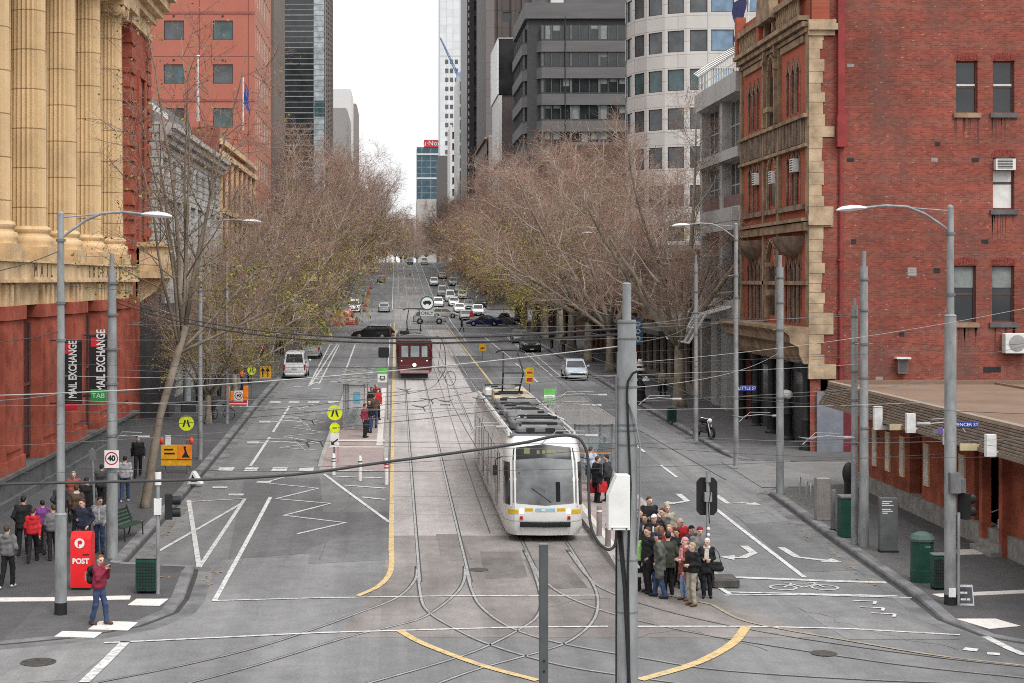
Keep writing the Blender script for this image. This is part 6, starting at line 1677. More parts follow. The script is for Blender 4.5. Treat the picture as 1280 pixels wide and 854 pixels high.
def person(px,py,rz,label,top='black',leg='black',hair='brown',H=1.72,skin=0,pose='stand',arms='down',hem=.88,shoe='shoe',hat=None,long=False,scarf=None,female=False,lod=.018,group=None,lift=0.,bald=False,inner=None,pos=None,shirt=None,hood=None,wide=1.):
 s_=H/1.72;w_=(.88 if female else 1.)*wide;hh=lod
 rp=random.Random(int(px)*7919+int(py))
 if arms=='down' and pose!='walk':arms=(rp.choice(('down','down','pocket','bent')),rp.choice(('down','down','pocket')))
 yaw,lean,sway,ph=rp.uniform(-.6,.6),rp.uniform(-.01,.07),rp.uniform(-.045,.045),rp.random()*6
 def warp(V,fold=0):
  V=V.copy();z=V[:,2]
  if fold:
   f=1+fold*(np.sin(31*z+9*V[:,0]+ph)*np.sin(17*V[:,1]+11*z+ph));V[:,0]*=f;V[:,1]*=f
  t=np.clip((z-1.44)/.08,0,1)*yaw;c,s=np.cos(t),np.sin(t);x,y=V[:,0]*c-V[:,1]*s,V[:,0]*s+V[:,1]*c
  V[:,0]=x+sway*np.sin(np.clip(z/1.7,0,1)*3.1);V[:,1]=y-lean*np.clip(z-.9,0,1)-.25*max(0,lean)*np.clip(z-1.45,0,.3)
  return V
 st={'stand':.02,'walk':.30,'step':.16}[pose];a=rp.choice((-1,1))
 hx,sx=.088*w_,.178*w_
 fl={}
 for sd in(-1,1):
  fy=-st*sd*a;up=.05 if(pose=='walk' and fy>0)else 0
  hip=(sd*hx,0,.91);ank=(sd*(hx+.015),fy,.085+up);kn=(sd*(hx+.01),fy*.5-.04-(.05 if pose=='walk' else 0),.49)
  fl[sd]=(hip,kn,ank)
 ar={}
 for sd in(-1,1):
  sh=(sd*sx,.01,1.405);mode=arms if isinstance(arms,str)else arms[0 if sd<0 else 1]
  if mode=='down':el=(sd*(sx+.07),.04+.06*st*sd*a,1.13);wr=(sd*(sx+.08),-.05+.55*st*sd*a,.88)
  elif mode=='bent':el=(sd*(sx+.06),.05,1.14);wr=(sd*(sx-.06),-.2,1.13)
  elif mode=='cross':el=(sd*(sx+.06),.0,1.13);wr=(-sd*.03,-.2,1.17)
  elif mode=='up':el=(sd*(sx+.05),-.1,1.16);wr=(sd*.07,-.22,1.38)
  elif mode=='face':el=(sd*(sx+.05),-.14,1.2);wr=(sd*.06,-.16,1.46)
  elif mode=='pocket':el=(sd*(sx+.10),.09,1.14);wr=(sd*(sx+.0),-.08,.95)
  elif mode=='back':el=(sd*(sx+.06),.1,1.13);wr=(sd*.05,.14,.98)
  ar[sd]=(sh,el,wr)
 hd=(0,-.015,1.6)
 body=[('e',hd,(.073,.093,.115)),('c',(0,-.02,1.54),(0,-.055,1.53),.06,.045),('c',(0,-.105,1.605),(0,-.125,1.575),.010,.018),('c',(0,.02,1.38),(0,0,1.53),.066,.054),('e',(-.076,.0,1.59),(.014,.024,.033)),('e',(.076,.0,1.59),(.014,.024,.033)),('c',(-.035,-.085,1.625),(.035,-.085,1.625),.02,.02)]
 body+=[('c',(-.08,0,1.3),(.08,0,1.3),.10,.10),('c',(0,0,1.3),(0,0,.95),.11,.11)]
 for sd in(-1,1):
  (hip,kn,ank),(sh,el,wr)=fl[sd],ar[sd]
  body+=[('c',hip,kn,.075,.052),('c',kn,ank,.05,.035),('c',sh,el,.046,.038),('c',el,wr,.038,.026),('c',(sd*.08,0,1.33),sh,.07,.045)]
  d=np.array(wr)-np.array(el);d/=np.linalg.norm(d);wr2=np.array(wr)+d*.055
  body.append(('c',wr,tuple(wr2),.027,.033))
 V,F=surf(body,hh,.025);V0=V.copy()
 fc=V[F].mean(1);mi=np.zeros(len(F),int)
 if lod<.02:
  for ex in(-.033,.033):mi[(np.abs(fc[:,0]-ex)<.017)&(np.abs(fc[:,2]-1.604)<.012)&(fc[:,1]<-.07)]=1
  mi[(np.abs(fc[:,0])<.027)&(np.abs(fc[:,2]-1.533)<.011)&(fc[:,1]<-.07)]=2
 if lod<.022:
  fv,ff=[],[]
  for sd in(-1,1):
   sh,el,wr=[np.array(q)for q in ar[sd]];d=(wr-el);d/=np.linalg.norm(d);side=np.cross(d,np.array([sd*1.,0,0.3]));side/=np.linalg.norm(side);nrm=np.cross(side,d);base=wr+d*.075
   for f,(off,ln,cr)in enumerate(((-.028,.055,.25),(-.01,.07,.3),(.009,.068,.32),(.026,.05,.36),(-.04,.045,.0))):
    b0=base+side*off-(d*.035 if f==4 else 0);d1=d+(-side*.9 if f==4 else side*off*3)-nrm*sd*cr*.4;d1/=np.linalg.norm(d1);d2=d1-nrm*sd*cr;d2/=np.linalg.norm(d2)
    q=MB();q.tube([b0-d1*.015,b0+d1*ln*.5,b0+d1*ln*.5+d2*ln*.5],[.010,.009,.0065],5);o_=len(V)+len(fv);fv+=q.v;ff+=[[i+o_ for i in fa]for fa in q.f if len(fa)==4]
  nf=len(ff);V=np.concatenate([V,np.array(fv)]);F=np.concatenate([F,np.array(ff)]);mi=np.concatenate([mi,np.zeros(nf,int)])
 root=sm_obj('person',warp(V),F,SKINS[skin],None,[EYE,LIP],mi)
 tag(root,label,'person',group)
 J=[('c',(-.085*w_,.005,1.3),(.085*w_,.005,1.3),.13,.13),('c',(-.07*w_,0,1.1),(.07*w_,0,1.1),.127,.127),('c',(-.075*w_,0,.98),(.075*w_,0,.98),.14,.14),('c',(0,.01,1.3),(0,.015,1.44),.12,.068)]
 for sd in(-1,1):J.append(('c',(sd*.075*w_,0,1.3),(sd*.075*w_,0,1.0),.126,.132))
 if hem<.8:
  for sd in(-1,1):J.append(('c',(sd*.07,0,.95),(sd*.085,fl[sd][1][1]*.5,hem-.12),.145,.155))
 for sd in(-1,1):
  sh,el,wr=ar[sd];J+=[('c',(sd*.1,.005,1.36),sh,.085,.072),('c',sh,el,.072,.06),('c',el,tuple(np.array(el)+(np.array(wr)-np.array(el))*.96),.06,.046)]
 if hood:J.append(('e',(0,.09,1.42),(.11,.075,.075)))
 hz=[lambda X,Y,Z:np.where((np.abs(X)<.165*max(w_,.9))&(Z<hem+.05),hem-Z,hem-.35-Z)]
 V,F=surf(J,hh*1.05,.035,hz);sm_obj('jacket' if hem>.8 else 'coat',warp(V,.045),F,C[top],root)
 T=[('c',(-.07*w_,0,.94),(.07*w_,0,.94),.122,.122)]
 for sd in(-1,1):
  hip,kn,ank=fl[sd];T+=[('c',hip,kn,.094,.072),('c',kn,tuple(np.array(ank)+np.array((0,0,-.03))),.072,.062)]
 V,F=surf(T,hh*1.05,.022,[lambda X,Y,Z:.05-Z]);sm_obj('trousers',warp(V,.05),F,C[leg],root)
 Sh=[]
 for sd in(-1,1):
  ank=fl[sd][2];z=ank[2]-.045;Sh+=[('c',(ank[0],ank[1]+.05,z),(ank[0]+sd*.02,ank[1]-.14,z-.008),.044,.038)]
 V,F=surf(Sh,min(hh,.02),.01);sm_obj('shoes',warp(V),F,C[shoe],root)
 if not bald and hat is None:
  Hh=[('e',(0,.0,1.628),(.084,.103,.106))]
  if long:Hh+=[('c',(0,.05,1.6),(0,.07,1.44),.085,.07)]
  V,F=surf(Hh,min(hh,.018),.03,[lambda X,Y,Z:np.minimum(-.03-Y,1.655-Z)*-1*0+np.minimum((-.035-Y),(1.66-Z))if False else np.where(Y<-.03+np.clip((Z-1.6)*-.4,-.02,.05),1.665-Z,(1.40 if long else 1.545)-Z)])
  sm_obj('hair',warp(V),F,HAIR[hair],root)
 if bald:
  V,F=surf([('e',(0,.02,1.6),(.08,.095,.08))],hh,.02,[lambda X,Y,Z:np.maximum(.0-Y,Z-1.64)]);sm_obj('hair',warp(V),F,HAIR[hair],root)
 if hat:
  Hh=[('e',(0,0,1.64),(.088,.106,.098))]
  if hat[0]=='cap':Hh.append(('e',(0,-.1,1.655),(.07,.09,.014)))
  V,F=surf(Hh,min(hh,.018),.015,[lambda X,Y,Z:1.63-Z]);sm_obj('hat',warp(V),F,C[hat[1]],root)
  V,F=surf([('e',(0,.015,1.6),(.081,.098,.09))],hh,.02,[lambda X,Y,Z:np.where(Y<.0,1.7-Z,1.54-Z)]);sm_obj('hair',warp(V),F,HAIR[hair],root)
 if scarf:
  mbs=[('c',(-.05,-.02,1.45),(.05,-.02,1.45),.06,.06),('c',(-.05,.05,1.46),(.05,.05,1.46),.055,.055),('c',(.03,-.13,1.4),(.035,-.155,1.05),.035,.04),('c',(-.03,-.13,1.4),(-.04,-.155,1.15),.035,.04)]
  V,F=surf(mbs,min(hh,.018),.02);sm_obj('scarf',warp(V),F,C[scarf],root)
 if inner:
  V,F=surf([('c',(0,-.115,1.36),(0,-.128,1.02),.035,.028)],min(hh,.018),.02);sm_obj('shirt',warp(V),F,C[inner],root)
 p=pos if pos is not None else gnd(px,py)
 root.location=(p.x,p.y,gz(p.y)+lift);root.rotation_euler=(0,0,rz);root.scale=(s_,s_,s_)
 root['hand']=0;del root['hand']
 root_info[root.name]=({k_:[tuple(warp(np.array([q]))[0])for q in v_]for k_,v_ in ar.items()},s_)
 return root
root_info={}
def at_hand(o,sd,drop=.1):
 ar,s_=root_info[o.name];q=np.array(ar[sd][2])+np.array((0,-.01,-drop));v=Matrix.Rotation(o.rotation_euler[2],3,'Z')@Vector(q*s_)
 return Vector(o.location)+v
def at_body(o,q):
 s_=o.scale[0];return Vector(o.location)+Matrix.Rotation(o.rotation_euler[2],3,'Z')@(Vector(q)*s_)
def bag(o,sd,m,size,label,name='shopping_bag',cat='bag',top=False):
 p=at_hand(o,sd,.07);W,D_,H=size
 t=thing(name,label,cat,(p.x,p.y,p.z-H-.08),o.rotation_euler[2]+R(80))
 mb=MB();mb.loft([[(-W/2*k,-D_/2*k2,z),(W/2*k,-D_/2*k2,z),(W/2*k,D_/2*k2,z),(-W/2*k,D_/2*k2,z)]for z,k,k2 in((0,.85,.8),(H*.15,1,1.1),(H*.7,1.02,1.0),(H,.92,.5))]);mb.build('bag_body',m,t,smooth=50)
 mb=MB();mb.tube([(-W*.25,0,H-.02),(-W*.12,0,H+.1),(W*.12,0,H+.1),(W*.25,0,H-.02)],.012,6);mb.build('handle',m,t)
 return t
PL,PR='pedestrians on the left footpath','people waiting at the right tram stop'
F0,AWY=0.,math.pi
fp_=.14
wo_=person(124,783,R(65),'person in a maroon jacket and jeans holding a camera at the left corner','maroon','jeans','ginger',1.72,pose='step',arms='up',shoe='bshoe',female=True,lod=.015,lift=.05)
q=at_body(wo_,(0,.2,1.22));bp=thing('backpack','black backpack with a grey stripe worn over the maroon jacket','backpack',(q.x,q.y,q.z-.25),R(65))
V,F=surf([('c',(-.08,0,.12),(.08,0,.12),.1,.1),('c',(-.08,0,.38),(.08,0,.38),.095,.095),('c',(0,.07,.15),(0,.07,.22),.07,.07)],.02,.03);sm_obj('bag_body',V,F,C['black'],bp)
mb=MB();mb.box(-.1,.1,.135,.16,.1,.3);mb.build('pocket',C['lgrey'],bp,smooth=0)
mb=MB()
for s_ in(-1,1):mb.tube([(s_*.1,-.05,.44),(s_*.12,-.2,.42),(s_*.13,-.34,.3),(s_*.13,-.3,.1),(s_*.11,-.06,.05)],.02,5)
mb.build('strap',C['char'],bp)
q=at_body(wo_,(0,-.27,1.46));cm_=thing('camera','small pale camera held up by the person in the maroon jacket','camera',q,R(65))
mb=MB();mb.box(-.06,.06,-.02,.02,-.035,.035,0,.008);mb.build('camera_body',C['lgrey'],cm_);mb=MB();mb.tube([(0,-.02,0),(0,-.06,0)],.024,12);mb.build('lens',TRIM,cm_)
A_=AWY
LFT=[(8,735,R(170),'person in a grey hooded top and black trousers walking away at the left edge',dict(top='grey',leg='black',hair='brown',pose='step',hood=1,shoe='wshoe')),(41,703,R(185),'person in a bright red jacket walking away from the camera',dict(top='red',leg='black',hair='brown',pose='walk',hood=1,H=1.62,female=True,hem=.8)),(29,694,R(185),'person in a long black jacket left of the red jacket',dict(top='black',leg='black',hair='black',pose='step',hem=.78,H=1.8)),(53,692,R(180),'person in a purple jacket half hidden by the red jacket',dict(top='purple',leg='char',hair='black',pose='step',female=True,H=1.65)),(67,700,R(190),'person in a grey brown coat beside the near lamp post',dict(top='grey',leg='black',hair='brown',pose='step',female=True,H=1.66,arms=('bent','down'))),(103,697,R(-5),'person in a navy jumper facing the camera behind the red post box',dict(top='navy',leg='char',hair='brown',pose='stand',arms='down',H=1.78)),(125,691,R(5),'person in a pale vest with dark sleeves and jeans near the tram pole',dict(top='lgrey',leg='jeans',hair='brown',pose='step',arms='pocket',inner='white')),(95,672,R(180),'person in a brown coat with a pale fur collar seen from behind',dict(top='brown',leg='black',hair='brown',pose='stand',H=1.72,scarf='cream',female=True)),(108,664,R(175),'person in a black coat ahead of the fur collar',dict(top='black',leg='black',hair='black',pose='step',H=1.8,hem=.7)),(92,652,R(10),'person in a dark maroon coat facing the camera by the plinth',dict(top='brick',leg='black',hair='blond',pose='step',H=1.75,hem=.75)),(127,640,R(180),'person in dark clothes behind the speed sign',dict(top='char',leg='black',hair='black',pose='step')),(76,668,R(180),'person in charcoal clothes by the plinth, hidden behind the lamp post',dict(top='char',leg='char',hair='brown',pose='step')),(156,627,R(180),'person in a grey hooded vest and blue jeans walking away by the big tree',dict(top='lgrey',leg='jeans',hair='black',pose='step',shoe='wshoe',hood=1,skin=1)),(172,596,R(10),'person in black with a round badge bag left of the big tree',dict(top='black',leg='black',hair='black',pose='walk')),(265,527,R(-10),'person pushing a bicycle on the left footpath',dict(top='grey',leg='char',hair='brown',pose='walk',arms='bent')),(258,500,A_,'person in black beyond the bicycle on the left footpath',dict(top='black',leg='black',hair='brown',pose='walk')),(274,496,F0,'person in a blue top beyond the bicycle',dict(top='jeans',leg='char',hair='brown',pose='walk')),(247,505,F0,'person in dark grey near the pale column on the left footpath',dict(top='char',leg='char',hair='brown',pose='walk')),(302,487,R(90),'worker in an orange vest behind the red and white barrier',dict(top='hivis',leg='navy',hair='brown',pose='stand',hat=('cap','white'))),(312,480,A_,'person in black past the barrier on the left footpath',dict(top='black',leg='black',hair='black',pose='walk')),(327,452,F0,'person in maroon far along the left footpath',dict(top='maroon',leg='black',hair='brown',pose='walk')),(352,445,A_,'person in black far along the left footpath beside the vans',dict(top='black',leg='black',hair='brown',pose='walk')),(402,404,R(60),'worker in orange among the barriers past the cross street',dict(top='hivis',leg='char',hair='brown',pose='stand')),(441,404,R(-60),'worker in an orange vest standing by the left lane past the cross street',dict(top='hivis',leg='hivis',hair='brown',pose='stand')),(424,402,R(20),'worker in orange and navy between the barriers past the cross street',dict(top='hivis',leg='navy',hair='brown',pose='stand'))]
lp_=[]
for px,py,rz,lb,kw in LFT:
 D_=gnd(px,py).y
 lod=.018 if D_<58 else(.022 if D_<80 else .04)
 p=gnd(px,py)
 z=hL(p.y)if p.y<46 else .14
 if px>395:z=0
 d=p.y*(CH-z-gz(p.y))/(CH-gz(p.y));pos=Vector(((px-CX)*d/FPX,d,0))
 lp_.append(person(px,py,rz,lb,lod=lod,group=PL,lift=z,pos=pos,**kw))
RGT=[(884,747,R(-8),'elderly person with white hair in a black coat carrying a black handbag',dict(top='black',leg='black',hair='white',arms=('bent','bent'),hem=.72,H=1.6,scarf='cream',female=True),.016),(866,757,R(-60),'person with grey blond hair in a short black coat and beige trousers',dict(top='black',leg='beige',hair='blond',arms=('down','bent'),H=1.66,hem=.82,shoe='bshoe'),.016),(857,750,R(-65),'person in a brick red coat, pale jeans and a pink scarf',dict(top='brick',leg='ljeans',hair='grey',hem=.72,arms=('bent','bent'),scarf='pink',hat=('beanie','pink'),female=True,H=1.68,shoe='bshoe'),.016),(836,743,R(190),'person in a dark green jacket seen from behind',dict(top='green',leg='black',hair='black',H=1.7,hem=.75),.016),(825,747,R(-110),'person in a grey green parka and blue jeans',dict(top='parka',leg='jeans',hair='brown',H=1.75,hem=.74,pose='step',arms='pocket',hat=('cap','navy')),.016),(811,741,R(-70),'person in a black suit coat looking left beside the big pole',dict(top='black',leg='black',hair='brown',H=1.8,hem=.78,arms=('down','pocket')),.016),(849,726,R(10),'balding person in a bright red jacket in the waiting group',dict(top='red',leg='black',hair='grey',bald=True,H=1.82),.018),(874,737,R(20),'person with a dark beret and beard in a grey coat',dict(top='grey',leg='char',hair='brown',hat=('beanie','maroon'),H=1.74,hem=.75,wide=1.05),.018),(864,731,R(40),'person in a black beanie behind the brick red coat',dict(top='char',leg='black',hair='black',hat=('beanie','black'),H=1.66),.018),(846,734,R(-20),'dark haired person in black in the middle of the waiting group',dict(top='black',leg='black',hair='black',skin=1,H=1.64,long=True,female=True),.018),(837,729,R(-30),'person in a pink hooded top with fair hair in the group',dict(top='pink',leg='char',hair='blond',H=1.66,long=True,female=True),.018),(829,707,R(-35),'person in a patterned dark top with a hand to the mouth',dict(top='pattern',leg='black',hair='brown',H=1.78,arms=('down','face')),.018),(834,700,R(0),'fair haired person half hidden behind the patterned top',dict(top='beige',leg='jeans',hair='blond',H=1.72,long=True,female=True),.018),(811,696,R(10),'tall person in a black jumper looking down at the back of the group',dict(top='black',leg='black',hair='brown',H=1.84,arms=('bent','bent')),.018),(818,716,R(-15),'person in a black jacket and a cap with a white peak',dict(top='black',leg='black',hair='black',H=1.74,hat=('cap','white'),inner='white'),.018),(806,712,R(-30),'person in a white top and open dark jacket beside the big pole',dict(top='char',leg='black',hair='black',H=1.68,inner='white',long=True,female=True,skin=1),.018),(800,706,R(-30),'person in black almost hidden by the big pole',dict(top='black',leg='black',hair='black',H=1.74),.02),(795,738,R(-40),'person in a lime shirt and dark jacket behind the shopping bag',dict(top='lime',leg='black',hair='brown',H=1.62,female=True),.02),(826,733,R(160),'person with brown hair in a maroon top inside the group',dict(top='maroon',leg='black',hair='ginger',H=1.68,long=True,female=True),.018),(821,727,R(20),'person in a navy coat inside the group near the white peaked cap',dict(top='navy',leg='jeans',hair='black',H=1.66,skin=1),.018)]
rp_={}
ZP=.22
def plat_r(y):return float(np.interp(y,[45.5,48.5],[.012,ZP]))
for px,py,rz,lb,kw,lod in RGT:
 p=gnd(px,py);z=plat_r(p.y)+.01;d=p.y*(CH-z)/CH
 rp_[(px,py)]=person(px,py,rz,lb,lod=lod,group=PR,lift=plat_r(d)+.006,pos=Vector(((px-CX)*d/FPX,d,0)),**kw)
o=rp_[(884,747)];q=at_body(o,(.27,-.08,.78));hb=thing('handbag','black leather handbag on the arm of the white haired person','handbag',q,R(-10))
V,F=surf([('c',(-.1,0,.08),(.1,0,.08),.09,.09),('c',(-.09,0,.2),(.09,0,.2),.06,.06)],.018,.03);sm_obj('bag_body',V,F,C['black'],hb)
mb=MB();mb.tube([(-.1,0,.25),(-.08,0,.45),(-.02,.02,.6),(.06,0,.45),(.1,0,.25)],.012,6);mb.build('strap',C['black'],hb)
o=rp_[(811,741)];bag(o,-1,C['white'],(.42,.16,.38),'black and white shopping bag held beside the black suit coat')
sb=[x for x in COL.objects if x.name.startswith('shopping_bag')][-1]
mb=MB();mb.box(-.22,.22,-.11,.11,.13,.25,0,.01);mb.build('printed_band',C['black'],sb,smooth=0)
OTH=[(738,613,R(150),'person in a pale blue shirt sitting height at the right shelter',dict(top='blueshirt',leg='char',hair='brown',pose='stand'),ZP),(756,598,A_,'person in a dark jacket standing behind the right shelter glass',dict(top='char',leg='ljeans',hair='ginger',pose='stand'),ZP),(746,628,R(120),'person in a black jacket with red bags at the right shelter',dict(top='black',leg='black',hair='brown',pose='stand',hem=.75),ZP),(759,626,R(-120),'person in dark clothes at the right end of the shelter',dict(top='char',leg='black',hair='black',pose='stand'),ZP),(829,495,A_,'person in a beige jacket carrying bags on the right footpath',dict(top='beige',leg='black',hair='grey',pose='walk'),.14),(577,415,R(90),'person in dark clothes striding across the cross street',dict(top='char',leg='char',hair='black',pose='walk'),0),(650,391,F0,'person in black on the far right footpath, leftmost of the strollers',dict(top='black',leg='black',hair='black',pose='walk'),.14),(657,389,A_,'person in grey on the far right footpath past the cross street',dict(top='lgrey',leg='char',hair='brown',pose='walk'),.14),(664,391,F0,'person in navy on the far right footpath past the cross street',dict(top='navy',leg='jeans',hair='brown',pose='walk'),.14),(672,388,A_,'person in charcoal on the far right footpath past the cross street',dict(top='char',leg='black',hair='brown',pose='walk'),.14),(679,390,F0,'person in maroon on the far right footpath past the cross street',dict(top='maroon',leg='black',hair='brown',pose='walk'),.14),(690,436,F0,'person in black on the right footpath near the dark car',dict(top='black',leg='black',hair='brown',pose='walk'),.14),(704,441,A_,'person in brown on the right footpath near the dark car',dict(top='brown',leg='black',hair='brown',pose='walk'),.14),(456,546,R(60),'person in a dark maroon coat inside the left tram shelter',dict(top='maroon',leg='black',hair='brown',pose='stand'),.2),(462,540,R(-30),'person in black seated height inside the left tram shelter',dict(top='black',leg='jeans',hair='brown',pose='stand',female=True),.2),(467,534,R(170),'person in a brown coat and jeans at the edge of the left platform',dict(top='brown',leg='jeans',hair='brown',pose='stand',H=1.8),.2),(472,524,R(20),'person in a red jacket at the back of the left platform',dict(top='red',leg='black',hair='brown',pose='stand'),.2),(464,521,R(40),'person in a dark green coat at the back of the left shelter',dict(top='green',leg='black',hair='black',pose='stand'),.2),(470,516,R(0),'person in maroon with fair hair farthest along the left platform',dict(top='maroon',leg='char',hair='blond',pose='stand',long=True),.2)]
op_={}
for px,py,rz,lb,kw,z in OTH:
 p=gnd(px,py);d=p.y*(CH-z-gz(p.y))/(CH-gz(p.y))
 op_[px]=person(px,py,rz,lb,lod=.022 if d<75 else(.03 if d<150 else .045),lift=z,pos=Vector(((px-CX)*d/FPX,d,0)),group='passengers and walkers farther along',**kw)
bag(op_[829],-1,C['jeans'],(.36,.18,.36),'blue shopping bag carried on the right footpath in the left hand');bag(op_[829],1,C['char'],(.36,.18,.36),'dark shopping bag carried on the right footpath')
bag(op_[746],-1,C['red'],(.34,.16,.4),'red shopping bag at the right shelter');bag(op_[746],1,C['red'],(.34,.16,.4),'second red shopping bag at the right shelter, nearer the glass')
GALV=mat('galvanised_steel',(.25,.257,.26),.6,.15,var=.22,scale=3.5,stretch=(1,1,.35),bump=.1);GALVD=mat('galvanised_dark',(.15,.153,.155),.6,.15,var=.2,scale=3.5,stretch=(1,1,.35))
PBLK=mat('painted_black',(.02,.02,.021),.5);LUM=mat('luminaire',(.55,.55,.54),.4);GREENB=mat('bin_green',(.014,.055,.04),.5,var=.15);WPAINT=mat('white_paint',(.66,.66,.64),.5,var=.06)
YSIGN=mat('sign_yellow',(.62,.72,.02),.5);OSIGN=mat('sign_orange',(.78,.22,.015),.5);AMBER=mat('sign_amber',(.72,.36,.02),.5);SRED=mat('sign_ring_red',(.42,.02,.03),.5);GSIGN=mat('sign_green',(.13,.42,.10),.5);BSIGN=mat('sign_blue',(.02,.035,.22),.5)
def foot(px,py,z=.14):
 p=gnd(px,py);d=p.y*(CH-z-gz(p.y))/(CH-gz(p.y));return Vector(((px-CX)*d/FPX,d,gz(d)+z))
def lamp(px,py,pytop,arm_px,label,side,z=.14,sleeve=None,base=None):
 b=base or foot(px,py,z);D=b.y;m_=D/FPX;top=zat(pytop,D)-b.z
 t=thing('street_lamp',label,'street lamp',b,0,'street lamps');sx=side
 mb=MB();mb.tube([(0,0,0),(0,0,top-3.2),(0,0,top)],[.115,.1,.085],12);mb.ball((0,0,top),.09,10);mb.build('pole',GALV,t)
 if sleeve:
  mb=MB();mb.tube([(0,0,.3),(0,0,sleeve)],[.155,.15],14);mb.tube([(0,0,sleeve),(0,0,sleeve+.05)],[.16,.12],14);mb.build('sleeve',GALV,t)
  mb=MB();mb.tube([(0,0,0),(0,0,.31)],.16,14);mb.build('base_band',PBLK,t)
 L_=arm_px*m_
 mb=MB();mb.tube([(0,0,top-.62),(sx*L_*.12,0,top-.42),(sx*L_*.3,0,top-.15),(sx*L_*.5,0,top+.03),(sx*L_*.75,0,top+.06),(sx*L_,0,top)],.035,8)
 mb.tube([(0,0,top-.08),(sx*L_*.45,0,top)],.02,6);mb.build('arm',GALV,t)
 mb=MB();mb.loft([[(sx*(L_+x),y*w_,top+zz+z_*w_)for y,z_ in((-.13,0),(-.09,.07),(0,.09),(.09,.07),(.13,0),(.08,-.06),(-.08,-.06))]for x,w_,zz in((-.06,.35,0),(.1,.8,-.005),(.35,1.05,-.02),(.58,.85,-.04),(.72,.3,-.06))]);mb.build('lamp_head',LUM,t)
 for zz in(top-.7,top-2.3,top-3.25):mb=MB();mb.tube([(0,0,zz),(0,0,zz+.07)],.125,12);mb.build('clamp',GALVD,t)
 return t
lamp(76,768,268,104,'tall lamp post with a black base band on the left corner, nearest left lamp',1,.05,2.55)
lamp(1188,758,260,108,'tall lamp post with traffic signals in front of the low timber building, nearest right lamp',-1,.05,7.6)
lamp(920,582,281,60,'lamp post on the footpath before the gothic front, second on the right',-1,.14)
lamp(0,0,276,56,'lamp post partly hidden by the leaning tree, second on the left',1,.14,base=Vector((-8.9,73,gz(73)+.14)))
lamp(0,0,291,42,'lamp post reaching out from the right-hand trees, third on the right',-1,.14,base=Vector((15.8,110,gz(110)+.14)))
def trampole(px,py,pycol,pytop,d0,d1,label,z=.14,m=GALV):
 b=foot(px,py,z);D=b.y;t=thing('tram_pole',label,'pole',b,0,'tram wire poles');zc,zt=zat(pycol,D)-b.z,zat(pytop,D)-b.z
 mb=MB();mb.tube([(0,0,0),(0,0,zc*.5),(0,0,zc)],[d0/2,d0/2*.88,d1/2],14);mb.build('pole',m,t)
 mb=MB();mb.tube([(0,0,zc),(0,0,zt)],d1*.28,10);mb.build('top_pin',m,t)
 for q in(.95,.84,.72,.6,.42):
  mb=MB();mb.tube([(0,0,zc*q),(0,0,zc*q+.06)],d0/2+.012,14)
  if q==.72:mb.tube([(-.28,0,zc*.72+.03),(.28,0,zc*.72+.03)],.02,6)
  mb.build('clamp',GALVD,t)
 return t
tpB=trampole(140,697,337,317,.36,.25,'thick tram pole carrying a speed sign on the left footpath')
trampole(1080,683,333,314,.30,.24,'taller of two tram poles standing close together on the right')
trampole(1068,680,382,373,.22,.2,'shorter of two tram poles standing close together on the right')
trampole(975,617,334,319,.31,.27,'tram pole at the lane corner in front of the gothic building')
trampole(870,551,330,319,.24,.2,'tram pole beside the parked motorcycle')
trampole(283.5,529,330,318,.22,.18,'slim tram pole beside the bicycle on the left footpath')
trampole(234,506,385,362,.5,.42,'thick pale column-like pole behind the big tree on the left footpath')
trampole(341,461,388,378,.22,.18,'tram pole near the white van on the left footpath')
trampole(697,441,360,352,.2,.18,'tram pole under the right-hand trees near the dark cars')
D=22.;b=Vector((xat(783.5,D),D,0));bp=thing('tram_pole','big near grey pole with a white equipment box and black cables','pole',b,0,'tram wire poles')
z0,z1,z2=zat(440,D),zat(400,D),zat(355,D)
mb=MB();mb.tube([(0,0,0),(0,0,5),(0,0,z0)],[.158,.148,.137],20);mb.tube([(0,0,z0),(0,0,z1)],.127,20);mb.build('pole',GALV,bp)
mb=MB();mb.tube([(0,0,z1),(0,0,z2)],.06,14);mb.tube([(0,0,z2),(0,0,z2+.02)],[.064,.03],14);mb.build('top_pin',GALV,bp)
for py in(404,424,484,531,538,556,700,765):z=zat(py,D);mb=MB();mb.tube([(0,0,z),(0,0,z+.022)],.153 if py>440 else .136,20);mb.build('clamp',GALVD,bp)
mb=MB()
mb.tube([(.015,-.17,0),(.02,-.165,2.5),(-.01,-.165,4.6),(.03,-.16,5.8),(-.01,-.158,zat(520,D)),(-.02,-.155,zat(490,D)),(-.01,-.17,zat(476,D)),(.05,-.2,zat(466,D)),(.11,-.22,zat(463,D))],.017,6)
mb.tube([(-.13,-.1,5.2),(-.06,-.17,4.4),(.0,-.17,3.2),(.04,-.17,0)],.022,6);mb.tube([(-.1,-.12,5.25),(-.02,-.17,4.2),(.05,-.165,2.0),(.06,-.165,0)],.016,6);mb.tube([(-.15,-.02,0),(-.15,-.04,5.0)],.014,6);mb.build('black_cable',PBLK,bp)
mb=MB();mb.tube([(.0,-.16,zat(500,D)),(.09,-.16,zat(525,D)),(.16,-.12,zat(555,D)),(.165,-.1,zat(610,D)),(.15,-.1,zat(650,D)),(.12,-.1,zat(690,D))],.014,6);mb.build('grey_conduit',GALV,bp)
mb=MB();mb.tube([(-.15,-.06,zat(650,D)),(-.155,-.06,zat(470,D))],.014,8);mb.build('conduit',GALVD,bp)
bz0,bz1=zat(657,D),zat(590,D)
mb=MB();x0,x1=xat(755.5,D)-b.x,xat(782,D)-b.x
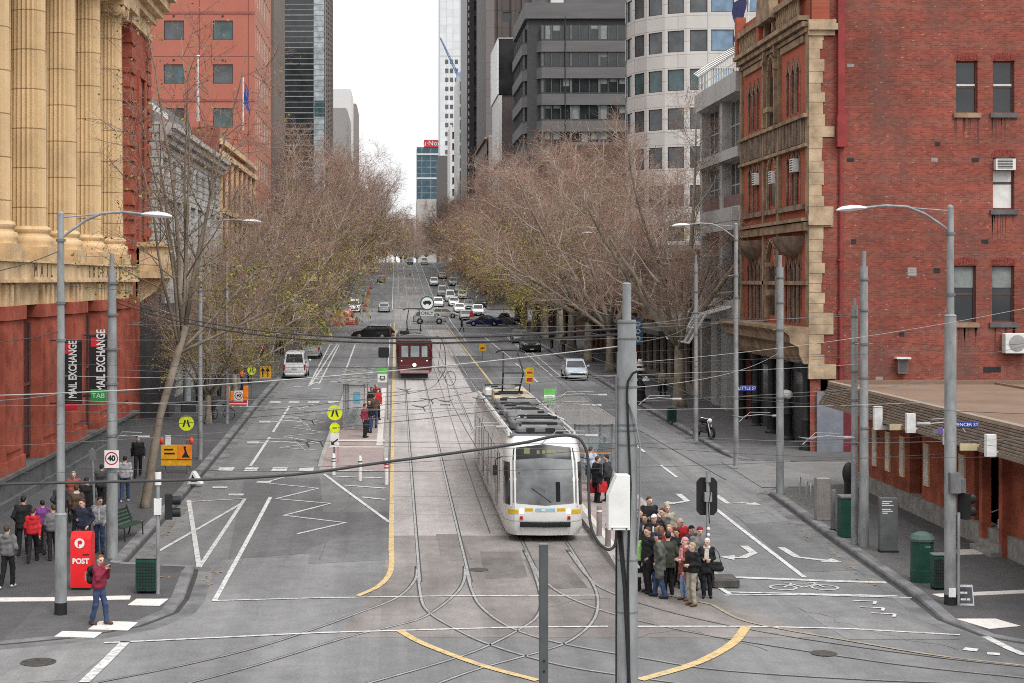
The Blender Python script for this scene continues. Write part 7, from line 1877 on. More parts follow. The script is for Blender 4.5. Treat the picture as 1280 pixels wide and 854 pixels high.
mb.prism([(x0,-.42,bz0),(x1,-.42,bz0),(x1,-.42,bz1),(x0+.12,-.42,bz1),(x0,-.42,bz1-.28)],(0,.26,0));mb.box(x0+.03,x1-.02,-.43,-.419,bz0+.03,bz0+.05)
bx_=mb.build('equipment_box',WPAINT,bp,smooth=0)
md=bx_.modifiers.new('bevel','BEVEL');md.width=.03;md.segments=3;md.limit_method='ANGLE'
mb=MB();mb.ball((x0+.05,-.43,bz0+.02),.012,6);mb.ball((x1-.05,-.43,bz0+.02),.012,6);mb.build('screw',PBLK,bx_)
D=18.;po=thing('square_post','plain dark grey square post standing in the foreground','post',(xat(679.5,D),D,0))
mb=MB();z=zat(681,D);mb.box(-.048,.048,-.048,.048,0,z,0,.006);mb.build('post',mat('post_grey',(.075,.082,.084),.6,var=.12,scale=3),po,smooth=0)
mb=MB();mb.box(-.05,.05,-.05,.05,z,z+.01);mb.build('cap',GALVD,po,smooth=0);mb=MB();mb.tube([(0,-.05,zat(825,D)),(0,-.056,zat(825,D))],.014,8);mb.tube([(0,-.05,zat(838,D)),(0,-.056,zat(838,D))],.014,8);mb.build('bolt',PBLK,po)
def signal(par,x,y,z,rz=0.,n=3):
 q=MB();q.obox((x,y,z),(.26,.2,.34*n),rz);h=q.build('signal_head',PBLK,par,smooth=0)
 q=MB()
 for k in range(n):
  c=Vector((x,y,z+(k-(n-1)/2)*.33));f=Matrix.Rotation(rz,3,'Z')@Vector((0,-.1,0));q.tube([c+f,c+f*3.2],[.12,.125],12,cap=False)
 q.build('visor',PBLK,h);return h
b=foot(197.5,743,.1);t=thing('traffic_signal','slim signal post with a white top beside the left green bin','traffic signal',b)
zt=zat(590,b.y)-b.z
mb=MB();mb.tube([(0,0,0),(0,0,zt)],.055,10);mb.build('pole',GALV,t);mb=MB();mb.tube([(0,0,zt-.35),(0,0,zt)],.09,10);mb.box(-.1,.1,-.08,.08,zt-1.15,zt-.72);mb.build('terminal_box',WPAINT,t);signal(t,.27,.1,zt-.95,R(100),2)
b=foot(885,737,.02);t=thing('traffic_signal','traffic signal seen from behind with a wide black backing board at the tram stop','traffic signal',b);zt=zat(588,b.y)-b.z
mb=MB();mb.tube([(0,0,0),(0,0,zt-.3)],.055,10);mb.build('pole',GALV,t)
m_=b.y/FPX;zb_=zat(645,b.y)-b.z;zc=zat(598,b.y)-b.z
mb=MB();w_=13*m_
mb.prism([(-w_+.1,.14,zb_),(w_-.1,.14,zb_),(w_,.14,zb_+.12),(w_,.14,zc-.12),(w_-.1,.14,zc),(-w_+.1,.14,zc),(-w_,.14,zc-.12),(-w_,.14,zb_+.12)],(0,.05,0));mb.build('backing_board',PBLK,t,smooth=0)
signal(t,0,.25,(zb_+zc)/2,R(180),3)
mb=MB();mb.box(-.1,.1,-.07,.1,zb_+.4,zb_+.65);mb.tube([(0,-.02,zc-.1),(0,-.02,zt)],.07,10);mb.build('terminal_box',GALV,t);mb=MB();mb.tube([(.02,-.06,zc-.1),(.06,-.09,zb_+.7),(0,-.06,zb_+.3),(.03,-.06,zb_-.2)],.012,5);mb.build('cable',PBLK,t)
mb=MB()
for k in range(3):mb.ball((0,-.055,zb_-.35-k*.17),.05,8,sq=(1,.4,1))
mb.build('reflector',WPAINT,t)
b=foot(1188,758,.05);t=thing('signal_cluster','pair of black signals and boxes strapped to the nearest right lamp post','traffic signal',(b.x,b.y,2.3))
m_=b.y/FPX;signal(t,.33,-.1,zat(632,b.y)-2.3,R(120),2);mb=MB();mb.box(-.1,.17,-.3,-.12,zat(615,b.y)-2.3,zat(590,b.y)-2.3);mb.box(.12,.34,-.2,-.02,zat(615,b.y)-2.3,zat(598,b.y)-2.3);mb.build('terminal_box',GALVD,t,smooth=0)
mb=MB();mb.tube([(.16,-.14,-2.2),(.17,-.14,zat(640,b.y)-2.3)],.04,8);mb.build('side_post',GALV,t);mb=MB();mb.box(-.1,.08,-.18,-.16,zat(745,b.y)-2.3,zat(735,b.y)-2.3+.03);mb.build('notice',WPAINT,t,smooth=0)
def namesign(px0,px1,py0,py1,D,txt,label,m=BSIGN):
 x0,x1,zt,zb_=xat(px0,D),xat(px1,D),zat(py0,D),zat(py1,D);t=thing('street_name_sign',label,'sign',((x0+x1)/2,D,zb_))
 mb=MB();mb.box((x0-x1)/2,(x1-x0)/2,-.015,.015,0,zt-zb_,0,.01);mb.build('panel',m,t,smooth=0)
 if txt:text_mesh(txt,'lettering',WPAINT,t,(0,-.02,(zt-zb_)/2),(zt-zb_)*.75,(R(90),0,0),.003)
 mb=MB();mb.box((x0-x1)/2-.12,(x0-x1)/2,-.02,.02,.02,.14);mb.build('bracket',GALVD,t,smooth=0)
b=foot(1188,758,.05);namesign(1190,1223,527,535,b.y,'SPENCER ST','blue street name sign with white letters on the nearest right lamp post');namesign(1172,1179,534,543,b.y,None,'small purple sign on the left of the nearest right lamp post',mat('sign_purple',(.12,.08,.25),.5))
b=foot(920,582);namesign(924,944,482,489,b.y,'LITTLE ST','small blue street name sign on the lamp post before the gothic front')
def disc(par,name,c,r_,m,th=.012,n=24):
 mb=MB();mb.tube([(c[0],c[1],c[2]),(c[0],c[1]+th,c[2])],r_,n);return mb.build(name,m,par)
def walker(par,c,s_):
 """black walking legs on the yellow disc"""
 mb=MB();y=c[1]-.006
 for sd in(-1,1):mb.prism([(c[0]+sd*.07*s_,y,c[2]+.45*s_),(c[0]+sd*.25*s_,y,c[2]+.4*s_),(c[0]+sd*.48*s_,y,c[2]-.42*s_),(c[0]+sd*.58*s_,y,c[2]-.5*s_),(c[0]+sd*.3*s_,y,c[2]-.5*s_),(c[0]+sd*.08*s_,y,c[2]+.12*s_)],(0,.004,0))
 return mb.build('walking_legs',PBLK,par,smooth=0)
def pedsign(px,py,rpx,basepx,label,z=.14):
 b=foot(*basepx,z);t=thing('pedestrian_sign',label,'sign',b);m_=b.y/FPX;zc=zat(py,b.y)-b.z;x=xat(px,b.y)-b.x
 mb=MB();mb.tube([(0,.03,0),(0,.03,zc+rpx*m_)],.035,8);mb.build('post',GALVD,t);d_=disc(t,'disc',(x,-.02,zc),rpx*m_,YSIGN);walker(d_,(x,-.02,zc),rpx*m_);return t,zc,m_,x
t,zc,m_,x=pedsign(233,529,9.5,(234,592),'round yellow walking legs sign under a dark signal on the left kerb')
mb=MB();mb.obox((.05,.05,zc+.68),(.62,.3,.5),R(15));h=mb.build('signal_hood',PBLK,t,smooth=0)
pedsign(314.5,463,5.5,(315,505),'small round yellow walking legs sign far along the left footpath')
t,zc,m_,x=pedsign(418.5,516,9.5,(418,577),'round yellow walking legs sign over a keep left panel on the tram stop island',.12)
d2=disc(t,'second_disc',(x,-.02,zat(535,t.location.y)-t.location.z),6.5*m_,YSIGN);zz=zat(535,t.location.y)-t.location.z
mb=MB();mb.box(x-.1,x+.1,-.028,-.022,zz-.02,zz+.02);mb.build('symbol',PBLK,d2,smooth=0)
z1,z0=zat(541,t.location.y)-t.location.z,zat(559,t.location.y)-t.location.z;mb=MB();mb.box(x-5.5*m_,x+5.5*m_,-.02,-.005,z0,z1);pn=mb.build('arrow_panel',WPAINT,t,smooth=0)
mb=MB();zc2=z0+.22;mb.prism([(x-.16,-.024,zc2-.12),(x-.16,-.024,zc2+.06),(x-.1,-.024,zc2+.0),(x+.12,-.024,zc2+.17),(x+.16,-.024,zc2+.12),(x-.05,-.024,zc2-.05),(x+.02,-.024,zc2-.12)],(0,.003,0));mb.build('arrow',PBLK,pn,smooth=0)
mb=MB();mb.box(x-.09,x-.05,.0,.04,.1,z0+.1);mb.box(x+.12,x+.17,.0,.04,.0,z1);mb.build('pink_frame',mat('frame_pink',(.5,.2,.22),.6),t,smooth=0)
def speed40(par,x,y,zc,w_):
 mb=MB();mb.box(x-w_/2,x+w_/2,y-.012,y,zc-w_*.62,zc+w_*.62,0,.01);p_=mb.build('sign_panel',WPAINT,par,smooth=0)
 mb=MB();n=28;vs=[]
 for i in range(n):
  a=2*math.pi*i/n
  for r_ in(w_*.46,w_*.37):vs.append((x+r_*math.cos(a),y-.014,zc+.02+r_*math.sin(a)))
 mb.add(vs,[(2*i,2*i+1,(2*i+3)%(2*n),(2*i+2)%(2*n))for i in range(n)]);mb.build('red_ring',SRED,p_,smooth=0)
 text_mesh('40','lettering',PBLK,p_,(x,y-.016,zc+.02),w_*.52,(R(90),0,0),.002,bold=.012);return p_
D=tpB.location.y-.25;t=thing('speed_sign','white square speed limit sign with 40 in a red ring on the thick tram pole','sign',(xat(139.5,D),D,zat(586,D)))
speed40(t,0,0,12*D/FPX,18*D/FPX);mb=MB();mb.box(-.06,.06,.0,.12,.2,.26);mb.build('bracket',GALVD,t,smooth=0)
b=foot(120,690);t=thing('sign_post','thin leaning pale post beside the thick tram pole','post',b);mb=MB();mb.tube([(0,0,0),(-.12,0,zat(560,b.y)-b.z)],.035,8);mb.build('post',GALV,t);mb=MB();mb.box(-.2,.02,-.04,-.02,zat(575,b.y)-b.z,zat(562,b.y)-b.z);mb.build('panel',GALVD,t,smooth=0)
b=foot(220.5,592);t=thing('road_work_sign','orange road work board with two red lamps on the left footpath','sign',b);m_=b.y/FPX;zz=lambda py:zat(py,b.y)-b.z
mb=MB();w_=19*m_;mb.box(-w_,w_,-.03,.0,zz(582),zz(556));mb.build('board',AMBER,t,smooth=0);mb=MB();mb.box(w_*.05,w_*.96,-.036,-.031,zz(574),zz(557));mb.build('orange_panel',OSIGN,t,smooth=0)
mb=MB();mb.box(-w_,w_,-.036,-.031,zz(575.2),zz(574.2));mb.box(-w_*.8,-w_*.2,-.036,-.031,zz(563),zz(561));mb.box(-w_*.8,-w_*.1,-.036,-.031,zz(568),zz(566))
mb.prism([(w_*.35,-.037,zz(572)),(w_*.55,-.037,zz(565)),(w_*.5,-.037,zz(561)),(w_*.62,-.037,zz(561)),(w_*.75,-.037,zz(568)),(w_*.9,-.037,zz(572))],(0,.002,0));mb.tube([(w_*.56,-.037,zz(559.5)),(w_*.56,-.032,zz(559.5))],.06,10);mb.build('pictogram',PBLK,t,smooth=0)
mb=MB()
for s_ in(-1,1):mb.box(s_*w_*.8-.02,s_*w_*.8+.02,-.0,.04,0,zz(556));mb.tube([(s_*w_*.8,.02,0),(s_*w_*.8,.6,0.02)],.02,5);mb.tube([(s_*w_*.8,.6,.02),(s_*w_*.8,.02,.7)],.015,5)
mb.build('stand',GALVD,t)
for s_ in(-1,1):
 mb=MB();mb.ball((s_*(w_-.02),-.02,zz(551)),.13,10,sq=(.8,.6,1.3));mb.build('red_lamp',mat('beacon_red',(.7,.06,.03),.4),t)
mb=MB();mb.box(-w_*.72,-w_*.35,-.05,-.036,zz(557),zz(544));mb.build('white_notice',WPAINT,t,smooth=0)
b=foot(240,605);t=thing('folded_sign','small white folded sign lying by the left kerb below the road work board','sign',b);mb=MB();mb.prism([(-.2,0,0),(.35,0,0),(.0,0,.55)],(.1,.3,0));mb.build('board',WPAINT,t,smooth=0);mb=MB();mb.prism([(-.05,-.01,.1),(.2,-.01,.1),(.0,-.01,.4)],(0,.005,0));mb.build('mark',PBLK,t,smooth=0)
b=foot(332,480);t=thing('road_work_sign','small orange lane sign with black arrows far along the left kerb','sign',b);zz=lambda py:zat(py,b.y)-b.z;w_=7*b.y/FPX
mb=MB();mb.box(-w_,w_,-.03,0,zz(473),zz(458));mb.build('board',AMBER,t,smooth=0);mb=MB()
for s_ in(-.5,.4):mb.box(s_*w_-.05,s_*w_+.05,-.036,-.031,zz(471),zz(463));mb.prism([(s_*w_-.18,-.036,zz(464)),(s_*w_+.18,-.036,zz(464)),(s_*w_,-.036,zz(459.5))],(0,.004,0))
mb.build('arrow',PBLK,t,smooth=0);mb=MB();mb.box(-w_*.8,-w_*.7,0,.03,0,zz(473));mb.box(w_*.7,w_*.8,0,.03,0,zz(473));mb.build('leg',GALVD,t,smooth=0)
b=foot(296,508);t=thing('work_barrier','red and white work barrier with a 40 sign and orange bags on the left footpath','barrier',b);zz=lambda py:zat(py,b.y)-b.z;m_=b.y/FPX
mb=MB();mb.box(-13*m_,13*m_,-.04,.04,zz(504),zz(500));mb.box(-13*m_,13*m_,-.04,.04,zz(507),zz(505.5));mb.build('rail',mat('barrier_red',(.5,.04,.04),.5),t,smooth=0)
mb=MB()
for q in(-13,-5,5,13):mb.box(q*m_-.04,q*m_+.04,-.03,.03,0,zz(492))
mb.box(-13*m_,13*m_,-.035,.035,zz(505.4),zz(504.1));mb.build('leg',WPAINT,t,smooth=0);speed40(t,2.5*m_,-.06,zz(495),11*m_)
for q in(-12,11):
 mb=MB();mb.box(q*m_-.16,q*m_+.16,-.05,.05,zz(500),zz(482),0,.04);mb.build('orange_bag',OSIGN,t)
mb=MB();mb.box(-8.5*m_,-3.5*m_,-.05,.05,zz(501),zz(489),0,.05);mb.build('orange_drum',OSIGN,t)
def barrier(px,py,rz,label,w_=1.8):
 b=foot(px,py,0);t=thing('work_barrier',label,'barrier',b,rz,'work barriers past the cross street')
 mb=MB();mb.box(-w_/2,w_/2,-.06,.06,.55,.95,0,.03);mb.box(-w_/2,w_/2,-.2,.2,0,.45,0,.06);mb.build('barrier_body',mat('barrier_red2',(.55,.08,.05),.5),t,smooth=0)
 mb=MB();mb.box(-w_/4,w_/4,-.065,.065,.6,.9);mb.build('white_band',WPAINT,t,smooth=0)
for i,(px,py,rz)in enumerate(((425,398,0),(433,396,.3),(408,402,.1),(456,390,1.5),(457.5,382,1.5),(459,375,1.5),(461,368,1.5),(463.5,361,1.5),(440,406,.4),(420,407,.2))):barrier(px,py,rz,f'red plastic work barrier, {ORD[i]} of the run left of the lane past the cross street')
def cone(px,py,label):
 b=foot(px,py,0);t=thing('traffic_cone',label,'traffic cone',b);mb=MB();mb.lathe([(.17,.03),(.03,.7)],14);mb.build('cone_body',OSIGN,t);mb=MB();mb.box(-.2,.2,-.2,.2,0,.035);mb.build('base',PBLK,t,smooth=0);mb=MB();mb.lathe([(.125,.3),(.088,.48)],14,cap=False);mb.build('white_band',WPAINT,t)
cone(411,425,'orange traffic cone at the left of the cross street');cone(414,424,'orange traffic cone right beside another at the cross street');cone(591,402,'orange traffic cone before the white utility truck')
b=foot(590,403,0);t=thing('work_sign','tall red work marker between the waiting cars and the blue sedan','sign',b);mb=MB();mb.prism([(-.5,0,0),(.5,0,0),(.1,0,1.6),(-.25,0,1.6)],(0,.3,0));mb.build('marker_body',mat('marker_red',(.6,.06,.04),.5),t,smooth=0);mb=MB();mb.box(-.3,.35,-.01,-.004,.5,.7);mb.build('white_band',WPAINT,t,smooth=0)
b=foot(103.5,735,.13);m_=b.y/FPX;t=thing('post_box','tall red street posting box with a rounded top and white emblem','post box',b)
PR_=mat('post_red',(.60,.015,.018),.4,var=.05);w_=12.6*m_;zz=lambda py:zat(py,b.y)-b.z;H=zz(664)
mb=MB();out=[(-.34,.12),(.34,.12),(.34,H-.22)]+[(.34*math.cos(a),H-.22+.22*math.sin(a))for a in np.linspace(.2,math.pi/2,6)]+[(-.34,H-.05)]
pr=[(-w_,-.30,.06),(-w_,.30,.06),(-w_,.30,H-.12)]+[(-w_,.30*math.cos(a),H-.12+.12*math.sin(a))for a in np.linspace(.2,math.pi/2,5)]+[(-w_,-.30*math.cos(a),H-.2+.2*math.sin(a))for a in np.linspace(math.pi/2-.2,.1,5)]
mb.prism(pr,(2*w_,0,0));mb.build('body',PR_,t,smooth=30)
mb=MB();mb.box(-w_+.03,w_-.03,-.27,.27,0,.07);mb.build('base',PBLK,t,smooth=0)
d_=disc(t,'emblem',(-.03,-.312,zz(677)),6.2*m_,WPAINT,.012);mb=MB();c=(-.03,zz(677));mb.tube([(c[0]+.02,-.316,c[1]+.025),(c[0]+.02,-.312,c[1]+.025)],.055,14);mb.box(c[0]-.045,c[0]-.015,-.317,-.312,c[1]-.1,c[1]+.07);mb.build('emblem_mark',PR_,d_,smooth=0)
text_mesh('POST','lettering',WPAINT,t,(0,-.305,zz(699.5)),.2,(R(90),0,0),.003,squash=.95,bold=.008);mb=MB();mb.box(w_*.2,w_*.85,-.306,-.301,zz(692),zz(690.5));mb.build('slot',PBLK,t,smooth=0)
def binbox(px,py,wpx,hpx,label,dz=.13,grid=True,D_=None):
 b=foot(px,py,dz);m_=b.y/FPX;w_,h_=wpx*m_/2,hpx*m_;t=thing('litter_bin',label,'bin',b)
 mb=MB();mb.box(-w_,w_,-w_*.9,w_*.9,.05,h_-.05,0,.03);mb.build('casing',GREENB,t,smooth=0);mb=MB();mb.box(-w_*1.03,w_*1.03,-w_*.95,w_*.95,h_-.05,h_,0,.015);mb.build('lid',GALVD,t,smooth=0)
 mb=MB()
 for k in range(7):x=-w_*.82+k*w_*1.64/6;mb.box(x-.008,x+.008,-w_*.9-.012,-w_*.9,.12,h_-.14)
 for k in range(9):z=.14+k*(h_-.3)/8;mb.box(-w_*.86,w_*.86,-w_*.9-.018,-w_*.9-.0125,z-.008,z+.008)
 mb.build('mesh_front',PBLK,t,smooth=0)
 mb=MB()
 for s_ in(-1,1):mb.box(s_*w_*.8-.03,s_*w_*.8+.03,-.1,.1,0,.06)
 mb.build('foot',PBLK,t,smooth=0)
binbox(184,740,26,45,'green mesh litter bin on the left corner beside the signal post');binbox(1173,737,17,45,'dark green litter bin close beside the nearest right lamp post');binbox(839.5,527,11,19,'small dark green bin at the foot of the first right tree',.14)
b=foot(157,672);t=thing('bench','dark green slatted bench seen end on at the left kerb','bench',b,R(75));GR2=mat('bench_green',(.02,.05,.03),.6)
mb=MB()
for k in range(4):mb.box(-.8,.8,-.32+k*.11,-.24+k*.11,.42,.45)
mb.build('seat',GR2,t,smooth=0);mb=MB()
for k in range(4):mb.box(-.8,.8,.12+k*.05,.15+k*.05,.5+k*.11,.58+k*.11)
mb.build('backrest',GR2,t,smooth=0)
for s_ in(-.7,.7):
 mb=MB();mb.tube([(s_,-.3,0),(s_,-.28,.42),(s_,.1,.42),(s_,.3,.98)],.025,6);mb.tube([(s_,.22,0),(s_,.1,.42)],.025,6);mb.build('leg',PBLK,t)
b=foot(1152.5,728,.13);t=thing('utility_cabinet','tall dark green rounded service cabinet with a domed lid on the right footpath','cabinet',b);zz=lambda py:zat(py,b.y)-b.z;w_=13.2*b.y/FPX
mb=MB()
def rsq(w_,z,e=.16):return[(sx*(w_-(e if k else 0)),sy*(w_*.85-(0 if k else e)),z)for sx,sy,ks in((-1,-1,(0,1)),(1,-1,(1,0)),(1,1,(0,1)),(-1,1,(1,0)))for k in ks]
mb.loft([rsq(w_*1.02,0),rsq(w_*1.02,.35),rsq(w_,.36),rsq(w_,zz(676))]);mb.build('casing',GREENB,t,smooth=20)
mb=MB();mb.loft([rsq(w_*1.12,zz(676)),rsq(w_*1.14,zz(673)),rsq(w_*.9,zz(668),.14),rsq(w_*.45,zz(665),.07)]);mb.build('lid',mat('lid_green',(.06,.10,.085),.6),t,smooth=20)
mb=MB();mb.box(w_*.0,w_*.55,-w_*.86,-w_*.85,zz(683),zz(681));mb.build('label_plate',GALVD,t,smooth=0)
b=foot(1110,690,.14);t=thing('information_pillar','grey flat information pillar with white text lines on the right footpath','pillar',b);zz=lambda py:zat(py,b.y)-b.z;w_=11*b.y/FPX
mb=MB();mb.box(-w_,w_,-.12,.12,.05,zz(622),0,.01);mb.build('body',mat('pillar_grey',(.10,.105,.105),.5),t,smooth=0);mb=MB()
for k,l_ in enumerate((.7,.5,.8,0,.6,.75,.4)):
 if l_:mb.box(-w_*.8,-w_*.8+w_*1.6*l_,-.125,-.121,zz(626+k*2.4)-.025,zz(626+k*2.4))
mb.build('text_lines',WPAINT,t,smooth=0);mb=MB();mb.box(-w_*1.05,w_*1.05,-.14,.14,0,.06);mb.build('base',PBLK,t,smooth=0)
b=foot(1028,650,.14);t=thing('service_cabinet','brushed steel narrow cabinet beside the bicycle hoops','cabinet',b);zz=lambda py:zat(py,b.y)-b.z;w_=8.6*b.y/FPX
mb=MB();mb.box(-w_,w_,-.2,.2,0,zz(597),0,.015);mb.build('casing',mat('brushed_steel',(.27,.25,.235),.45,.3,var=.12),t,smooth=0);mb=MB();mb.box(-w_*.8,w_*.8,-.206,-.201,.15,zz(602));mb.build('door',mat('brushed_steel',(.27,.25,.235)),t,smooth=0)
for i,(px,py,hpx)in enumerate(((1042,662,50),(1048,664,44))):
 b=foot(px,py,.14);t=thing('steel_bollard',('taller' if i==0 else 'shorter')+' grey round bollard between the steel and green cabinets','bollard',b,0,'grey bollards');h_=hpx*b.y/FPX
 mb=MB();mb.lathe([(.1,0),(.1,h_-.03),(.08,h_)],14);mb.build('post',GALVD,t);mb=MB();mb.lathe([(.14,0),(.14,.03)],14);mb.build('base',PBLK,t)
b=foot(1058,671,.14);t=thing('utility_cabinet','green cabinet with a pale top standing behind the paired poles','cabinet',b);zz=lambda py:zat(py,b.y)-b.z;w_=9*b.y/FPX
mb=MB();mb.box(-w_,w_,-.25,.25,0,zz(622),0,.02);mb.build('casing',GREENB,t,smooth=0);mb=MB();mb.box(-w_*1.05,w_*1.05,-.28,.28,zz(622),zz(619),0,.01);mb.build('top',GALVD,t,smooth=0)
b=foot(1061,640,.14);t=thing('parking_machine','black rounded ticket machine behind the paired poles','machine',b);zz=lambda py:zat(py,b.y)-b.z
mb=MB();mb.box(-.15,.15,-.12,.12,0,zz(600),0,.03);mb.build('stand',PBLK,t,smooth=0);mb=MB();mb.ball((0,0,zz(592)),.3,14,sq=(.8,.6,1.4));mb.build('head',PBLK,t)
for i,(px,py)in enumerate(((1000,624),(1014,634),(1008,630))):
 b=foot(px,py,.14);t=thing('bicycle_hoop',f'stainless bicycle hoop on the right footpath, {ORD[i]} from the lane corner','bicycle hoop',b,R(70),'bicycle hoops');mb=MB()
 mb.tube([(-.22,0,0),(-.22,0,.65)]+[(-.22*math.cos(a),0,.65+.22*math.sin(a))for a in np.linspace(.3,math.pi-.3,7)]+[(.22,0,.65),(.22,0,0)],.026,8);mb.build('hoop',GALV,t)
 mb=MB();mb.lathe([(.06,0),(.06,.015)],10,(-.22,0,0));mb.lathe([(.06,0),(.06,.015)],10,(.22,0,0));mb.build('foot_plate',GALVD,t)
b=foot(1205,755,.1);t=thing('sandwich_board','small dark A-frame board with white lettering leaning by the nearest right lamp post','sign',b,R(-8));zz=lambda py:zat(py,b.y)-b.z;w_=10*b.y/FPX;h_=zz(731)
for s_ in(-1,1):
 mb=MB();mb.prism([(-w_,s_*.25,0),(w_,s_*.25,0),(w_,s_*.04,h_),(-w_,s_*.04,h_)],(0,.015,0));p_=mb.build('board',mat('board_frame',(.4,.4,.4),.5),t,smooth=0)
 mb=MB();k=s_*.25;mb.prism([(-w_*.85,k*.9-.012,.06),(w_*.85,k*.9-.012,.06),(w_*.85,s_*.06-.012,h_-.05),(-w_*.85,s_*.06-.012,h_-.05)],(0,.006,0));mb.build('slate',mat('board_dark',(.06,.06,.075),.6),p_,smooth=0)
mb=MB()
for k,(l0,l_)in enumerate(((0,.2),(.26,.5),(.58,.85),(0,.3),(.36,.6),(0,.25),(.3,.42),(.5,.8))):
 kk=(0,0,0,1,1,2,2,2)[k];mb.box(-w_*.7+1.4*w_*l0,-w_*.7+1.4*w_*l_,-.27+.07*(2-kk)-.06,-.262+.07*(2-kk)-.06,.15+(2-kk)*.16,.2+(2-kk)*.16)
mb.build('lettering',WPAINT,t,smooth=0)
b=foot(800,503,.14);t=thing('heritage_lamp','ornate dark heritage lamp with white shades beyond the big near pole','street lamp',b);zz=lambda py:zat(py,b.y)-b.z
mb=MB();mb.lathe([(.36,0),(.36,.5),(.3,.55),(.34,1.1),(.22,1.2),(.14,1.4),(.12,zz(462)),(.06,zz(448)),(.02,zz(442))],14);mb.build('column',PBLK,t)
for s_ in(-1,1):
 mb=MB();mb.tube([(0,0,zz(472)),(s_*.28,0,zz(470)),(s_*.36,0,zz(472))],.03,6);mb.build('arm',PBLK,t);mb=MB();mb.lathe([(.26,0),(.22,.1),(.1,.24),(.03,.3)],14,(s_*.36,-.05,zz(476)));mb.build('shade',WPAINT,t)
for py in(463,457.5,452):mb=MB();mb.lathe([(.3-(463-py)*.014,0),(.28-(463-py)*.014,.12),(.1,.15)],14,(0,0,zz(py)));mb.build('white_tier',WPAINT,t)
t=thing('banner','tall blue street banner with white rings behind the big near pole','banner',(xat(797,104),104,zat(431,104)));h_=zat(398,104)-zat(431,104)
mb=MB();mb.box(-.26,.3,-.02,.02,0,h_);mb.build('cloth',mat('banner_blue',(.03,.12,.26),.7),t,smooth=0)
mb=MB()
for k in range(3):
 zc=h_*(.78-.27*k);vs=[]
 for i in range(16):
  a=2*math.pi*i/16
  for r_ in(.17,.10):vs.append((.02+r_*math.cos(a),-.024,zc+r_*math.sin(a)))
 mb.add(vs,[(2*i,2*i+1,(2*i+3)%32,(2*i+2)%32)for i in range(16)])
mb.build('ring_mark',WPAINT,t,smooth=0);mb=MB();mb.tube([(.3,0,-.1),(.3,0,h_+.1)],.03,6);mb.build('bracket',GALVD,t)
sheet('tram_platform',-3.35,-.42,70,112,lambda y:float(np.interp(y,[70,75,110,112],[.012,.19,.19,.02])),M_PLAT,3,1.)
sheet('tram_platform',6.62,9.25,45.5,100,lambda y:float(np.interp(y,[45.5,48.5,98,100],[.012,ZP,ZP,.02])),M_PLAT,3,1.)
mb=MB()
for x,y0,y1,hf in((-.42,71,112,.19),(-3.35,71,112,.19),(6.62,46,100,ZP),(9.25,46,100,ZP)):
 st=ys(y0,y1,1.5)
 for a,c in zip(st,st[1:]):
  ha,hc=[min(hf,hf*max(0.,(q-(y0-1))/4))+.012 for q in(a,c)]
  for s0,s1 in((-.1,.1),):mb.add([(x+s0,a,gz(a)),(x+s1,a,gz(a)),(x+s1,c,gz(c)),(x+s0,c,gz(c)),(x+s0,a,gz(a)+ha),(x+s1,a,gz(a)+ha),(x+s1,c,gz(c)+hc),(x+s0,c,gz(c)+hc)],[(4,5,6,7),(0,3,7,4),(1,5,6,2),(0,4,5,1)])
struct(mb.build('platform_edge',mat('platform_edge',(.30,.285,.27),.8,var=.15),smooth=0))
mb=MB()
def plline(x0,x1,y0,y1,h_):
 st=ys(y0,y1,1.5)
 for a,c in zip(st,st[1:]):mb.quad((x0,a,gz(a)+h_),(x1,a,gz(a)+h_),(x1,c,gz(c)+h_),(x0,c,gz(c)+h_))
plline(-.92,-.62,78,110,.197);plline(-3.2,-.5,77,77.4,.197);plline(-3.2,-.5,79.6,80.2,.197);plline(6.75,6.95,50,98,ZP+.007)
struct(mb.build('platform_tactile',mat('tactile_pale',(.52,.49,.45),.7,var=.1),smooth=0))
mb=MB();mb.box(8.85,9.6,44.55,45.45,0,.26,0,.04);struct(mb.build('refuge_kerb',mat('nib_dark',(.085,.08,.075),.8,var=.2),smooth=0))
for i,(px,py,hpx)in enumerate(((417,594,27),(450,601,31),(483,606,33))):
 b=foot(px,py,.01);h_=hpx*b.y/FPX;t=thing('bollard',('white banded bollard under the walking legs sign','white banded bollard in the middle of the platform end','white banded bollard beside the yellow line')[i],'bollard',b,0,'bollards at the left platform end')
 mb=MB();mb.lathe([(.085,0),(.085,h_*.93),(.05,h_)],14);mb.build('post',WPAINT,t);mb=MB();mb.lathe([(.09,h_*.74),(.09,h_*.8)],14,cap=False);mb.lathe([(.09,h_*.62),(.09,h_*.67)],14,cap=False);mb.build('dark_band',SRED if i==2 else GALVD,t)
for i,(px,py,hpx)in enumerate(((749,670,38),(760,683,30))):
 b=Vector((xat(px,52-i*2),52-i*2,ZP));b=foot(px,py,ZP);h_=hpx*b.y/FPX;t=thing('platform_bollard',('taller' if i==0 else 'shorter')+' dull brown bollard at the right platform beside the near pole','bollard',b,0,'bollards at the right platform')
 mb=MB();mb.lathe([(.09,0),(.085,h_*.95),(.05,h_)],12);mb.build('post',mat('bollard_brown',(.2,.17,.165),.6),t);mb=MB();mb.lathe([(.095,h_*.8),(.095,h_*.86)],12,cap=False);mb.build('band',WPAINT,t)
SG=see_glass('shelter_glass',(.3,.36,.38),.22);SGR=see_glass('shelter_roof_panel',(.33,.34,.34),.6)
